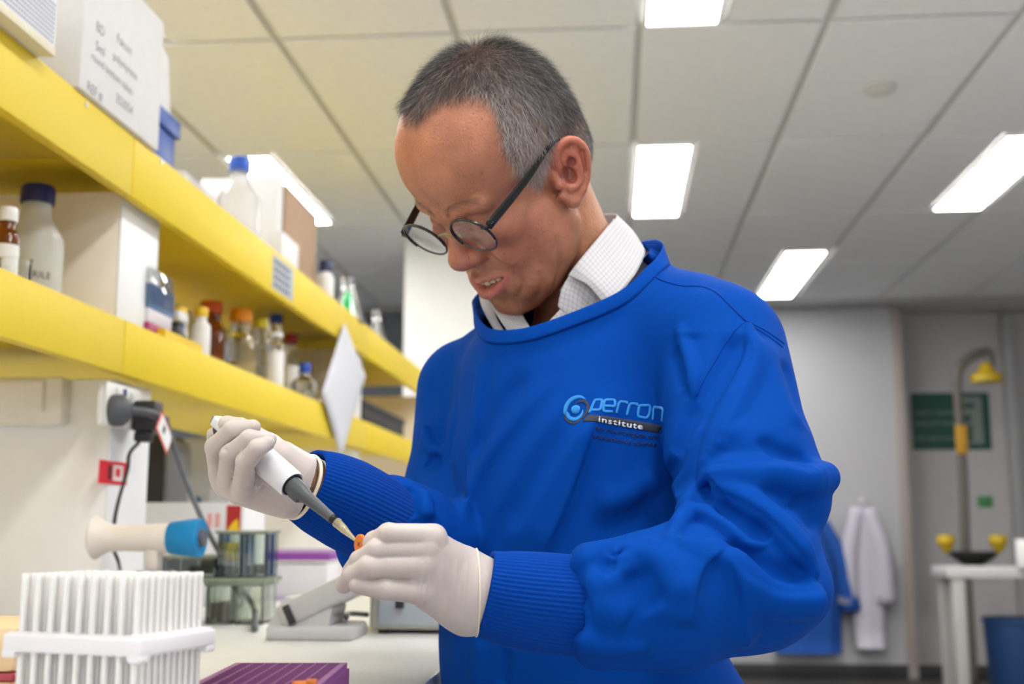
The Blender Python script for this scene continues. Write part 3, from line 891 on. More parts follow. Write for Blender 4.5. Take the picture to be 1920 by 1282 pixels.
# handheld dryer-shaped pipetting aid lying on its stand
ya = 1.80
def AY(u, v): return at_y(u, v, ya)
ax0, ax1 = AY(176, 1008), AY(384, 1003)
e = empty('pipetting_aid', (ax0[0], ya, AY(200, 1008)[2]), 'cream handheld pipetting aid with a blue nose cone', 'pipette controller')
axm = Matrix.Rotation(math.pi / 2, 4, 'Y')
s = (ax1[0] - ax0[0]) / 208.0
lathe('body_shell', [(0.0, 0), (0.030, 0.0), (0.034, 4 * s), (0.028, 14 * s), (0.0215, 30 * s), (0.0205, 60 * s), (0.0215, 110 * s), (0.0235, 146 * s), (0.0, 146 * s)], mat('cream_plastic', (0.78, 0.71, 0.65), rough=0.4), e, n=28, M=axm)
lathe('nose_cone', [(0.0, 142 * s), (0.0225, 142 * s), (0.025, 146 * s), (0.0305, 196 * s), (0.029, 202 * s), (0.0, 200 * s)], mat('cyan_plastic', (0.0, 0.22, 0.52), rough=0.35), e, n=28, M=axm)
lathe('nozzle', [(0.014, 200 * s), (0.013, 208 * s), (0.0, 208 * s)], M_GREY, e, n=20, M=axm)
box('grip', (104 * s, 128 * s, -0.014, 0.014, -0.052, -0.014), mat('cream_plastic', 0), e, bevel=0.006)
box('stand', (92 * s, 140 * s, -0.035, 0.035, ZB - e.location.z, -0.05), mat('steel_dark', (0.25, 0.25, 0.25), rough=0.4), e, bevel=0.002)
# glass staining dishes in two tiers
def thin_glass():
    if 'thin_glass' in MATS: return MATS['thin_glass']
    m = bpy.data.materials.new('thin_glass'); m.use_nodes = True
    nt = m.node_tree; nt.nodes.clear(); L = nt.links.new
    out = nt.nodes.new('ShaderNodeOutputMaterial'); mx = nt.nodes.new('ShaderNodeMixShader')
    tr = nt.nodes.new('ShaderNodeBsdfTransparent'); tr.inputs[0].default_value = (0.91, 0.94, 0.90, 1)
    gl = nt.nodes.new('ShaderNodeBsdfGlossy'); gl.inputs['Roughness'].default_value = 0.06
    fr = nt.nodes.new('ShaderNodeFresnel'); fr.inputs[0].default_value = 1.6
    L(fr.outputs[0], mx.inputs[0]); L(tr.outputs[0], mx.inputs[1]); L(gl.outputs[0], mx.inputs[2]); L(mx.outputs[0], out.inputs[0])
    MATS['thin_glass'] = m
    return m
def dish(u0, u1, vt, y, w, z0, label, fillm, fill):
    a, b = at_y(u0, vt, y), at_y(u1, vt, y)
    h = a[2] - z0
    e = empty('staining_dish', ((a[0] + b[0]) / 2, y + w / 2, z0), label, 'dish', 'glass staining dishes')
    hx, hy = (b[0] - a[0]) / 2, w / 2
    t = 0.005
    bm = bmesh.new()
    for q in ((-hx, hx, -hy, -hy + t, 0, h), (-hx, hx, hy - t, hy, 0, h), (-hx, -hx + t, -hy + t, hy - t, 0, h), (hx - t, hx, -hy + t, hy - t, 0, h), (-hx + t, hx - t, -hy + t, hy - t, 0, t)):
        add_box(bm, *q, bevel=0.0012, seg=1)
    bm_obj('glass_wall', bm, thin_glass(), e)
    bm = bmesh.new()
    for q in ((-hx - 0.003, hx + 0.003, -hy - 0.003, -hy + t, h, h + 0.005), (-hx - 0.003, hx + 0.003, hy - t, hy + 0.003, h, h + 0.005), (-hx - 0.003, -hx + t, -hy + t, hy - t, h, h + 0.005), (hx - t, hx + 0.003, -hy + t, hy - t, h, h + 0.005)):
        add_box(bm, *q, bevel=0.001, seg=1)
    bm_obj('glass_rim', bm, mat('rim_glass', (0.52, 0.57, 0.47), rough=0.15, transmission=0.55, noise=0), e)
    for x in (-hx * 0.33, hx * 0.33):
        box('slide_groove', (x - 0.0015, x + 0.0015, -hy + t, -hy + t + 0.002, t, h), M_GLASSG, e, bevel=0)
    if fillm is not None:
        box('contents', (-hx + t + 0.001, hx - t - 0.001, -hy + t + 0.004, hy - t - 0.001, t + 0.0005, h * fill), fillm, e, bevel=0.002)
    return h
M_STAIN = mat('dark_stain', (0.05, 0.048, 0.05), rough=0.4)
M_STAINB = mat('brown_stain', (0.20, 0.14, 0.13), rough=0.4)
yd = 1.92
z1 = ZB
h1 = dish(386, 436, 1098, yd, 0.075, ZB, 'lower glass staining dish with a brown stain, left of the pair', M_STAINB, 0.55)
h2 = dish(440, 494, 1098, yd, 0.075, ZB, 'lower clear glass staining dish, right of the pair', None, 0)
sx0, sx1 = at_y(300, 1090, yd)[0], at_y(500, 1090, yd)[0]
tb = empty('glass_shelf', ((sx0 + sx1) / 2, yd + 0.04, ZB), 'green-edged glass shelf carried on the lower staining dishes', 'glass shelf')
sh_ = (sx1 - sx0) / 2
box('shelf_plate', (-sh_, sh_, -0.045, 0.05, h1 + 0.0055, h1 + 0.013), mat('shelf_glass', (0.40, 0.46, 0.34), rough=0.15, transmission=0.45, noise=0), tb, bevel=0.001)
box('shelf_foot', (-sh_ + 0.002, -sh_ + 0.014, -0.03, 0.03, 0, h1 + 0.005), mat('rim_glass', 0), tb, bevel=0.002)
zz = ZB + h1 + 0.0135
dish(302, 404, 1046, yd, 0.07, zz, 'upper glass dish full of black stain behind the grey lead', M_STAIN, 0.92)
dish(408, 452, 1000, yd, 0.07, zz, 'tall upper glass dish with a yellow and white card in it', M_STAIN, 0.25)
dish(456, 500, 1000, yd, 0.07, zz, 'tall upper glass dish at the right end of the rack', M_STAIN, 0.28)
q0, q1 = at_y(422, 1005, yd + 0.03), at_y(444, 1060, yd + 0.03)
cd = empty('card', ((q0[0] + q1[0]) / 2, yd + 0.035, zz + 0.006), 'yellow and white card standing in the tall glass dish', 'card')
hx = (q1[0] - q0[0]) / 2
box('card_body', (-hx, hx, -0.001, 0.001, 0, 0.02), M_PAPER, cd, bevel=0)
box('card_top', (-hx, hx, -0.001, 0.001, 0.02, 0.05), mat('card_yellow', (0.75, 0.55, 0.08), rough=0.6), cd, bevel=0)
# tip racks with purple tops
p0, p1 = at_y(500, 1036, 2.55), at_y(612, 1115, 2.55)
e = empty('tip_rack', ((p0[0] + p1[0]) / 2, 2.61, ZB), 'white tip rack with a purple deck behind the tilted reader', 'rack')
hx = (p1[0] - p0[0]) / 2; h = p0[2] - ZB
box('rack_body', (-hx, hx, -0.055, 0.055, 0.008, h - 0.024), mat('rack_white', (0.74, 0.72, 0.75), rough=0.45), e, bevel=0.004)
box('rack_foot', (-hx - 0.003, hx + 0.003, -0.058, 0.058, 0, 0.010), mat('pale_lilac', (0.58, 0.48, 0.66), rough=0.45), e, bevel=0.002)
box('rack_deck', (-hx - 0.002, hx + 0.002, -0.057, 0.057, h - 0.017, h), mat('purple_deck', (0.26, 0.06, 0.36), rough=0.4), e, bevel=0.003)
bm = bmesh.new()
for i in range(12):
    for j in range(6):
        lathe_bm([(0.0032, h), (0.0032, h + 0.007), (0, h + 0.007)], 8, bm, Matrix.Translation((-hx + 0.008 + i * (2 * hx - 0.016) / 11, -0.045 + j * 0.018, 0)))
o = bm_obj('tip_ends', bm, mat('tip_pale', (0.6, 0.45, 0.66), rough=0.4), e); o['kind'] = 'stuff'
# tilted white reader on a flat foot
yr = 1.66
A = lambda u, v, y=yr: at_y(u, v, y)
p0, p1 = A(497, 1193), A(660, 1193)
e = empty('plate_reader', ((p0[0] + p1[0]) / 2, yr + 0.05, ZB), 'pale grey tilted reader head on a flat foot', 'equipment')
hx = (p1[0] - p0[0]) / 2
M_READ = mat('reader_grey', (0.52, 0.52, 0.515), rough=0.4)
bm = bmesh.new(); add_box(bm, -hx, hx, -0.05, 0.06, 0, 0.020, bevel=0.005, seg=2)
bm_obj('foot', bm, M_READ, e, smooth=True)
bm = bmesh.new()   # wedge under the head
pts = [(-hx * 0.99, 0.02), (-hx * 0.30, 0.02), (hx * 0.42, 0.02), (hx * 0.50, 0.045), (-hx * 0.62, 0.060)]
for y in (-0.04, 0.05):
    pass
f = [bm.verts.new((x, -0.04, z)) for x, z in pts]; g = [bm.verts.new((x, 0.05, z)) for x, z in pts]
bm.faces.new(f); bm.faces.new(list(reversed(g)))
for i in range(5):
    j = (i + 1) % 5; bm.faces.new((f[i], f[j], g[j], g[i]))
bm_obj('wedge', bm, M_READ, e)
c0, c1 = A(515, 1150), A(676, 1072)
ang = math.atan2(c1[2] - c0[2], c1[0] - c0[0])
ln = math.hypot(c1[2] - c0[2], c1[0] - c0[0])
box('head', (0, ln, -0.045, 0.05, -0.026, 0.008), mat('reader_head', (0.47, 0.46, 0.455), rough=0.4), e, bevel=0.006, seg=3,
    M=Matrix.Translation(Vector((c0[0], yr + 0.05, c0[2])) - e.location) @ Matrix.Rotation(-ang, 4, 'Y'))
box('latch', (0.012, 0.022, -0.049, -0.044, -0.024, 0.004), M_BLACK, e, bevel=0.001,
    M=Matrix.Translation(Vector((c0[0], yr + 0.05, c0[2])) - e.location) @ Matrix.Rotation(-ang, 4, 'Y'))
tube('lead', smooth_path([np.array((p1[0] - 0.02, yr + 0.05, ZB + 0.028)), A(655, 1150, 1.85), A(690, 1152, 1.85)], 6), 0.004, M_LEAD, e, 8)
# grey power supply with a black switch
yg = 1.77
p0, p1 = at_y(692, 1090, yg), at_y(905, 1186, yg)
e = empty('power_supply', ((p0[0] + p1[0]) / 2, yg + 0.09, ZB), 'pale blue-grey metal power supply box with a black switch', 'equipment')
hx = (p1[0] - p0[0]) / 2; h = at_y(692, 1068, yg)[2] - ZB
box('casing', (-hx, hx, -0.085, 0.09, 0.006, h), mat('steel_cream', (0.52, 0.50, 0.42), rough=0.5), e, bevel=0.006)
box('front_panel', (-hx + 0.014, hx - 0.004, -0.09, -0.085, 0.012, h - 0.006), mat('panel_bluegrey', (0.40, 0.44, 0.48), rough=0.4), e, bevel=0.002)
s0 = at_y(750, 1132, yg)
sx, sz = s0[0] - e.location.x, s0[2] - ZB
box('rocker_switch', (sx - 0.006, sx + 0.006, -0.097, -0.09, sz - 0.006, sz + 0.006), M_BLACK, e, bevel=0.001)
for k in (-1, 0, 1):
    box('red_mark', (sx - 0.006 + k * 0.0045, sx - 0.004 + k * 0.0045, -0.0905, -0.0899, sz - 0.0125, sz - 0.0105), mat('label_pink', 0), e, bevel=0)
for k in (-1, 1):
    for y in (-0.07, 0.07):
        lathe('rubber_foot', [(0.008, 0), (0.009, 0.006), (0, 0.006)], M_BLACK, e, n=12, M=Matrix.Translation((k * (hx - 0.02), y, 0)))
# ------------------------------------------------------------------ far end of the room
YW = YB + 0.32
def FY(u, v, y=YB): return at_y(u, v, y)
# hanging coats
def coat(name, pts_c, widths, y, m, label, depth=0.10, flare=0.0):
    """a coat on a hook: oval sections down a line, with soft pleats; two sleeves as parts"""
    e = empty(name, (pts_c[0][0], y, pts_c[-1][2]), label, 'coat')
    rows = []
    n = 28
    pc = smooth_path(pts_c, 5)
    w = np.interp(np.linspace(0, 1, len(pc)), np.linspace(0, 1, len(widths)), widths)
    for i, p in enumerate(pc):
        ring = []
        for k in range(n):
            a = 2 * math.pi * k / n
            pl_ = 1 + 0.10 * math.sin(7 * a + i * 0.12) * min(1, i / 8)
            ring.append((p[0] + w[i] * math.cos(a) * pl_, y - depth * 0.6 + depth * min(1, 0.35 + i / 14) * 0.55 * math.sin(a) * pl_, p[2]))
        rows.append(ring)
    V_ = np.array(rows).reshape(-1, 3); m_ = len(rows)
    F_ = [(i * n + k, i * n + (k + 1) % n, (i + 1) * n + (k + 1) % n, (i + 1) * n + k) for i in range(m_ - 1) for k in range(n)]
    F_.append(tuple(range(n))); F_.append(tuple(reversed(range((m_ - 1) * n, m_ * n))))
    mesh_obj('coat_body', V_, F_, m, e)
    for s in (-1, 1):
        k = int(len(pc) * 0.12); q = pc[k]
        top = np.array([q[0] + s * w[k] * 0.8, y - depth * 0.6, q[2]])
        end = np.array([pc[0][0] + s * max(w) * 1.05, y - depth * 0.7, pc[-1][2] + (pc[0][2] - pc[-1][2]) * 0.30])
        tube('sleeve', smooth_path([top, (top + end) / 2 + (s * 0.03, -0.02, 0.02), end], 6), np.linspace(0.05, 0.075, 13), m, e, 14)
    lathe('hook', [(0.012, 0), (0.012, 0.05), (0.02, 0.055), (0, 0.06)], M_SCREW, e, n=12, M=Matrix.Translation(Vector((pc[0][0], y, pc[0][2] + 0.0)) - e.location) @ Matrix.Rotation(math.pi / 2, 4, 'X'))
    return e
top, bot = FY(1612, 940), FY(1628, 1212)
coat('lab_coat', [top, top * 0.7 + bot * 0.3, bot], [0.035, 0.10, 0.125, 0.10], YB - 0.03, mat('coat_white', (0.50, 0.48, 0.56), rough=0.9, noise=0.04), 'white laboratory coat hanging on the far wall')
top, bot = FY(1522, 960), FY(1510, 1222)
coat('lab_coat', [top, top * 0.6 + bot * 0.4, bot], [0.05, 0.15, 0.20, 0.22], YB - 0.03, mat('coat_blue', (0.008, 0.07, 0.33), rough=0.9, noise=0.04), 'blue gown hanging on the far wall beside the white coat')
# green safety-shower sign
a, b = FY(1706, 737, YW), FY(1860, 843, YW)
e = empty('safety_sign', ((a[0] + b[0]) / 2, YW, (a[2] + b[2]) / 2), 'green and white emergency shower sign on the alcove wall', 'sign')
hx, hz = (b[0] - a[0]) / 2, (a[2] - b[2]) / 2
M_SGN = mat('sign_green', (0.006, 0.060, 0.044), rough=0.5); M_SGW = mat('sign_white', (0.45, 0.47, 0.46), rough=0.5)
box('sign_panel', (-hx, hx, -0.004, -0.0005, -hz, hz), M_SGN, e, bevel=0)
for t, s_, z in (('SAFETY SHOWER', 0.062, 0.10), ('AND EYE WASH', 0.062, 0.02), ('KEEP AREA CLEAR', 0.05, -0.09)):
    text_mesh(t, s_ * 0.72, mat('sign_text', (0.20, 0.28, 0.26), rough=0.5, noise=0), parent=e, M=face_y(-hx * 0.92, -0.0045, z - 0.05))
box('pictogram_field', (hx * 0.10, hx * 0.80, -0.006, -0.004, -hz * 0.80, hz * 0.85), mat('sign_field', (0.19, 0.22, 0.21), rough=0.5), e, bevel=0)
lathe('pictogram_head', [(0.028, 0), (0.028, 0.002), (0, 0.002)], M_SGN, e, n=20, M=Matrix.Translation((hx * 0.42, -0.006, hz * 0.10)) @ Matrix.Rotation(math.pi / 2, 4, 'X'))
box('pictogram_body', (hx * 0.32, hx * 0.52, -0.0075, -0.006, -hz * 0.72, -hz * 0.12), M_SGN, e, bevel=0)
box('pictogram_rose', (hx * 0.22, hx * 0.62, -0.0075, -0.006, hz * 0.45, hz * 0.62), M_SGN, e, bevel=0)
a, b = FY(1832, 930, YW), FY(1862, 951, YW)
o = box('small_sign', (a[0], b[0], YW - 0.004, YW - 0.0005, b[2], a[2]), mat('sign_green2', (0.05, 0.22, 0.07), rough=0.5), bevel=0.001)
tag(o, 'small green sign on the alcove wall below the shower pipe', 'sign')
# emergency shower: pipe, arm, yellow rose, pull handle
ys = 8.2
def S(u, v): return FY(u, v, ys)
M_PIPE = mat('shower_pipe', (0.13, 0.115, 0.105), rough=0.45, metal=0.2)
M_YS = mat('safety_yellow', (0.62, 0.42, 0.01), rough=0.45)
b0 = S(1812, 1060)
sh = empty('safety_shower', (b0[0], ys, 0.0), 'emergency shower with a bent steel pipe and a yellow rose', 'shower')
tube('riser', smooth_path([np.array((b0[0], ys, 0.0)), S(1812, 1060), S(1805, 880), S(1797, 760), S(1795, 705), S(1806, 680), S(1830, 664), S(1852, 660), S(1856, 676), S(1856, 690)], 8), 0.032, M_PIPE, sh, 12)
q = S(1850, 716)
lathe('rose', [(0.03, 0.13), (0.045, 0.10), (0.06, 0.07), (0.105, 0.045), (0.108, 0.0), (0.0, 0.0)], M_YS, sh, n=28, M=Matrix.Translation(Vector(tuple(q)) - sh.location))
tube('pull_rod', [S(1800, 780), S(1800, 845)], 0.012, mat('orange_rod', (0.50, 0.26, 0.02), rough=0.5), sh, 8)
box('pull_handle', (S(1790, 850)[0] - sh.location.x, S(1812, 850)[0] - sh.location.x, -0.05, -0.035, S(1800, 852)[2], S(1800, 798)[2]), mat('orange_rod', 0), sh, bevel=0.006)
q = S(1826, 1062)
lathe('eyewash_bowl', [(0.0, 0.0), (0.06, 0.005), (0.14, 0.06), (0.155, 0.10), (0.15, 0.10), (0.13, 0.062), (0.0, 0.02)], mat('bowl_dark', (0.055, 0.055, 0.055), rough=0.4, metal=0.4), sh, n=28, M=Matrix.Translation(Vector(tuple(q)) - sh.location))
for u in (1775, 1873):
    q = S(u, 1036)
    lathe('eyewash_cup', [(0.02, 0), (0.03, 0.02), (0.062, 0.07), (0.055, 0.115), (0.0, 0.12)], M_YS, sh, n=20, M=Matrix.Translation(Vector(tuple(q)) - sh.location))
    tube('cup_arm', [S(u, 1036), S(1820, 1052)], 0.014, M_PIPE, sh, 8)
# side bench at the right edge
yb = 6.6
def T(u, v): return FY(u, v, yb)
a, b = T(1775, 1064), T(1990, 1090)
e = empty('side_bench', ((a[0] + b[0]) / 2, yb + 0.16, 0), 'white side bench on square legs at the right edge', 'bench')
hx = (b[0] - a[0]) / 2
box('bench_top', (-hx, hx, -0.16, 0.16, b[2] + 0.015, a[2]), mat('side_top', (0.52, 0.52, 0.52), rough=0.5), e, bevel=0.006)
for sx_ in (-1, 1):
    for y in (-0.12, 0.12):
        box('leg', (sx_ * (hx - 0.06) - 0.032, sx_ * (hx - 0.06) + 0.032, y - 0.03, y + 0.03, 0, b[2] + 0.015), mat('leg_grey', (0.42, 0.41, 0.40), rough=0.5), e, bevel=0.004)
c = T(1928, 1200)
e = empty('blue_bin', (c[0], yb + 0.20, 0), 'dark blue bin standing under the side bench', 'bin')
lathe('bin_body', [(0.13, 0), (0.135, 0.01), (0.165, 0.56), (0.155, 0.56), (0.128, 0.02), (0, 0.02)], mat('bin_blue', (0.010, 0.045, 0.15), rough=0.5), e, n=28)
lathe('bin_rim', [(0.163, 0.545), (0.172, 0.55), (0.172, 0.57), (0.155, 0.57)], mat('bin_blue', 0), e, n=28, close=False)
c = T(1921, 1064)
e = empty('paper_roll', (c[0] + 0.02, yb, a[2]), 'white paper towel roll on the side bench', 'paper roll')
lathe('roll', [(0.02, 0), (0.055, 0), (0.057, 0.004), (0.057, 0.145), (0.055, 0.15), (0.02, 0.15), (0.02, 0.0)], M_PAPER, e, n=24, close=False)
lathe('core', [(0.02, 0.001), (0.0205, 0.152), (0.018, 0.152), (0.018, 0.001)], mat('kraft', 0), e, n=20, close=False)
# ------------------------------------------------------------------ person: head
# head axes (forward, left, up) in millimetres about the point between the ears, turned down to the left
HR = np.array([[-0.5201, 0.7411, -0.4247], [-0.3688, -0.6433, -0.6710], [-0.7704, -0.1924, 0.6078]])
HT = np.array([-0.11103464, 1.22323929, 1.44760926])
def h2w(p):
    return np.asarray(p, float) / 1000.0 @ HR.T + HT
def w2h(p):
    return (np.asarray(p, float) - HT) @ HR * 1000.0

NECK_A = np.array([-22.0, 0, -28.0])
NECK_B = w2h(P(1088, 585, 1.335))          # pit between the shoulders
EAR_TILT = math.radians(30)

def ear_map(a, b, c):
    """ear plane (back, up, out) -> head axes, leaning back and flaring out"""
    x = 0 - (a * math.cos(EAR_TILT) + b * math.sin(EAR_TILT))
    z = -9 + (b * math.cos(EAR_TILT) - a * math.sin(EAR_TILT)) 
    y = 72 + c + 0.30 * a
    return (x, y, z)
HELIX = [(7, 2, 0), (3, 8, 1.5), (-1, 15, 3), (-1.5, 24, 5), (2, 32, 7), (10, 37, 8.5), (19, 35, 9), (26, 28, 9.5), (29, 18, 9.5), (29, 6, 9), (27, -6, 8), (22, -16, 6.5)]
HEL_R = [2.0, 2.6, 3.2, 3.4, 3.4, 3.5, 3.6, 3.6, 3.5, 3.4, 3.4, 3.6]
ANTI = [(10, 25, 5), (17, 22, 6.5), (20.5, 14, 8), (21, 4, 9), (18.5, -6, 9), (13, -12, 8.5), (8, -13, 7.5)]

HEL_P = [ear_map(*q) for q in smooth_path(HELIX, 3)]
HEL_Q = np.interp(np.linspace(0, 1, len(HEL_P)), np.linspace(0, 1, len(HEL_R)), HEL_R) + 0.5
ANT_P = [ear_map(*q) for q in smooth_path(ANTI, 3)]
ANT_Q = np.interp(np.linspace(0, 1, len(ANT_P)), np.linspace(0, 1, 7), [2.4, 3.0, 3.4, 3.6, 3.6, 3.6, 3.4])

def ear_sdf(p):
    d = chain(p, HEL_P, HEL_Q, 1.5)
    d = smin(d, chain(p, ANT_P, ANT_Q, 1.5), 3)
    # back plate of the shell
    for a, b, c, r in ((9, 2, -2.5, 10), (16, 14, 2.6, 11), (12, 25, 2.2, 11), (22, 14, 4.6, 10), (20, 2, 4.5, 10), (5, 18, -2, 10), (15, -10, 3.4, 9), (21, 24, 5, 9), (14, -18, 3.8, 8), (24, -4, 5, 8), (8, -10, 1, 8), (3, 2, -5, 9)):
        q = ear_map(a, b, c)
        d = smin(d, ell(p, q, (r, 3.4, r)), 4)
    d = smax(d, -ell(p, ear_map(9.5, 1, 6), (7.5, 6.5, 10)), 2.5)     # concha
    d = smax(d, -ell(p, ear_map(12, 14, 8), (6, 3.6, 5)), 2.0)
    d = smax(d, -cap(p, ear_map(24, 22, 11), ear_map(24, 2, 11.2), 2.0, 1.6), 3.0)   # scapha
    d = smin(d, ell(p, ear_map(9, 1, -8), (14, 5, 17)), 3)
    # lobe and tragus
    d = smin(d, cap(p, ear_map(21, -17, 6), ear_map(12, -27, 4), 5.2, 7.2), 4)
    d = smin(d, cap(p, ear_map(12, -27, 4), ear_map(4, -20, 0), 7.0, 5.5), 3)
    d = smin(d, cap(p, ear_map(-3, 4, 0), ear_map(-1, -8, 2.2), 3.4, 4.6), 3)
    return d

MOUTH = [(92.5, 28.5, -64.6), (97, 20, -66), (102, 12, -67), (105, 5, -67.5), (106, 0, -67.6)]
def head_sdf(p):
    q = p.copy(); q[:, 1] = np.abs(q[:, 1])
    # cranium
    d = ell(q, (-5, 0, 47), (101, 80, 92))
    d = smin(d, ell(q, (34, 14, 58), (62, 56, 62)), 14)           # frontal bone
    d = smin(d, ell(q, (-44, 0, 18), (60, 68, 60)), 18)
    d = smin(d, ell(q, (-40, 0, -5), (62, 76, 60)), 14)           # occiput
    # face
    d = smin(d, ell(q, (50, 0, -26), (44, 57, 74)), 22)
    d = smin(d, cap(q, (8, 56, -60), (72, 20, -110), 16, 17), 22)  # jaw line
    d = smin(d, ell(q, (52, 38, -86), (36, 23, 32)), 14)           # jowl
    d = smin(d, ell(q, (28, 50, -74), (28, 17, 28)), 14)
    d = smin(d, ell(q, (87, 0, -111), (15.5, 24, 16)), 12)         # chin
    d = smin(d, ell(q, (66, 43, -14), (25, 21, 18)), 14)           # cheek bone
    d = smin(d, ell(q, (66, 33, -46), (25, 20, 27)), 14)           # cheek
    d = smin(d, ell(q, (28, 56, -50), (30, 16, 36)), 16)           # side of the cheek
    d = smin(d, ell(q, (75, 0, -62), (27, 32, 27)), 12)            # muzzle
    d = smin(d, ell(q, (74, 26, -84), (23, 20, 26)), 10)           # beside the mouth
    d = smin(d, ell(q, (80, 0, -86), (18, 24, 22)), 10)
    d = smin(d, cap(q, (91, 8, 21), (80, 46, 25), 9, 8), 12)       # brow ridge
    # orbits, lids
    d = smax(d, -ell(q, (101, 32, 6), (16, 17, 12.5)), 10)
    d = smin(d, ell(q, (77, 32, 5), (14.5, 16, 13)), 4)
    d = smin(d, cap(q, (86, 18, -7), (84, 44, -6), 4.5, 4.5), 6)   # lower lid pouch
    # nose
    d = smin(d, cap(q, (88, 0, 16), (108, 0, -18), 6.5, 8), 9)
    d = smin(d, cap(q, (104, 0, -16), (110.5, 0, -26), 9, 12), 7)
    d = smin(d, sph(q, (108, 6, -28.5), 10), 6)
    d = smin(d, ell(q, (98.5, 15.5, -30.5), (11, 8.4, 9.2)), 5)
    d = smin(d, cap(q, (105, 0, -37), (97, 0, -41), 5.5, 5), 5)
    d = smax(d, -ell(q, (104, 7.5, -41.5), (6, 3.4, 5)), 3)
    d = smin(d, cap(q, (97, 4.5, -43), (99, 6, -54), 3, 3), 8)     # philtrum columns
    # lips, parted over the teeth
    up = [(89, 30, -63.8), (95, 22, -62.2), (101, 13, -60.3), (105.5, 6, -58.6), (106.5, 0, -59.4)]
    lo = [(89, 30, -66), (95, 22, -72.5), (100.5, 14, -77.5), (104.5, 6, -80), (105.5, 0, -80.5)]
    d = smin(d, chain(q, up, [2.2, 3.0, 3.9, 4.3, 4.0], 3), 5)
    d = smin(d, chain(q, lo, [2.2, 3.8, 5.2, 6.2, 6.4], 3), 5)
    slot = None
    for a, b, r in ((MOUTH[0], MOUTH[1], (0.8, 2.0)), (MOUTH[1], MOUTH[2], (2.0, 3.6)), (MOUTH[2], MOUTH[3], (3.6, 4.8)), (MOUTH[3], MOUTH[4], (4.8, 5.0))):
        a2 = np.array(a) * (1, 1, 1) + (0, 0, 0); b2 = np.array(b)
        s = cap(q * (0.40, 1, 1), a2 * (0.40, 1, 1), b2 * (0.40, 1, 1), r[0], r[1])
        slot = s if slot is None else np.minimum(slot, s)
    d = smax(d, -slot, 2.2)
    d = smax(d, -ell(q, (98, 0, -92), (6, 18, 3.5)), 8)          # hollow over the chin
    # neck
    nk = cap(p, NECK_A + (-11, 2, 0), NECK_B + (-20, 0, 0), 50, 54)
    nk = smin(nk, cap(p, (-4, 2, -84), NECK_B + (2, 0, -6), 26, 34), 16)   # throat
    nk = smin(nk, cap(q, (-14, 52, -24), (38, 26, -180), 12, 11), 12)  # sternomastoid
    d = smin(d, nk, 6)
    for b, r in SHOULDER_LUMPS:
        d = smin(d, cap(p, w2h(b[0]), w2h(b[1]), r[0], r[1]), 24)
    d = smin(d, ear_sdf(q), 4.5)
    # creases: smile lines, cheek folds, brow, crow's feet, neck folds
    for pts, h, w in CREASES:
        d = d - bump(q, pts, h, w)
    return d
SHOULDER_LUMPS = [((P(1100, 700, 1.37), P(1095, 950, 1.37)), (84, 105))]
CREASES = [
    ([(99, 23, -27), (95, 28, -36), (93, 34, -44), (90, 39, -53), (84, 42, -62)], -2.0, 3.6),
    ([(96, 31, -28), (92, 39, -42), (86, 46, -56)], 2.0, 6.5),
    ([(88.3, 39, -62), (88.3, 40.5, -68), (88.6, 42.5, -75), (90, 42, -82), (93.5, 35, -89), (94, 20, -97)], -1.7, 3.6),
    ([(92, 31, -68), (93, 34, -76), (96, 27, -86), (98, 14, -93)], 0.9, 5.5),
    ([(72, 56, -74), (75, 55.5, -82), (78, 53.8, -90), (81.4, 48.7, -98), (83, 37, -108.5)], -1.8, 4.0),
    ([(82, 49, -80), (86, 45, -90), (89, 36, -100)], 1.0, 6.0),
    ([(40, 72, -52), (47.4, 69.7, -68.4), (51.7, 61.1, -88), (62, 55, -102), (70.4, 46.6, -112)], -2.0, 4.0),
    ([(88, 17, 12), (92, 30, 15), (88, 44, 11)], -1.0, 3.0),          # fold of the upper lid
    ([(90, 19, -1), (93, 32, -2.5), (88, 46, 0)], -1.2, 1.5),          # closed lash line
    ([(86, 18, -9), (86, 32, -14), (80, 46, -10)], -1.4, 2.8),
    ([(96, 7, 30), (97, 9, 18)], -1.4, 2.5),
    ([(80, 53, 8), (74, 60, 12)], -0.9, 1.6),
    ([(80, 53, 1), (73, 61, 0)], -0.9, 1.6),
    ([(108, 19, -22), (97, 23, -21), (90, 24, -28), (91, 23, -37)], -1.8, 2.2),  # wing of the nose
]
# ------------------------------------------------------------------ person: gown
# everything in millimetres along the view axes (right, depth, up) seen from the lens
def V(u, v, d):
    return np.array([d * (u - 960.0) / F_PX, d, -d * (v - 641.0) / F_PX]) * 1000.0
def v2w(p):
    return np.asarray(p, float) / 1000.0 @ B.T + CAM
def w2v(p):
    return (np.asarray(p, float) - CAM) @ B * 1000.0

NB = V(1088, 585, 1.335)
UPW = B.T @ np.array([0, 0, 1.0])
LB = np.array([0.75, -0.66, 0.0]); LB -= UPW * (LB @ UPW); LB /= np.linalg.norm(LB)
FB = np.cross(LB, UPW)
BB = np.stack([FB, LB, UPW], 1)           # body axes (front, left, up)
def bd(f, l, u):
    return NB + BB @ np.array([f, l, u], float)

ELB_L, WRI_L = V(1412, 1085, 1.045), V(905, 1112, 0.985)
ELB_R, WRI_R = V(880, 1058, 1.290), V(568, 907, 1.070)
SHO_L, SHO_R = bd(0, 178, -62), bd(5, -165, -80)

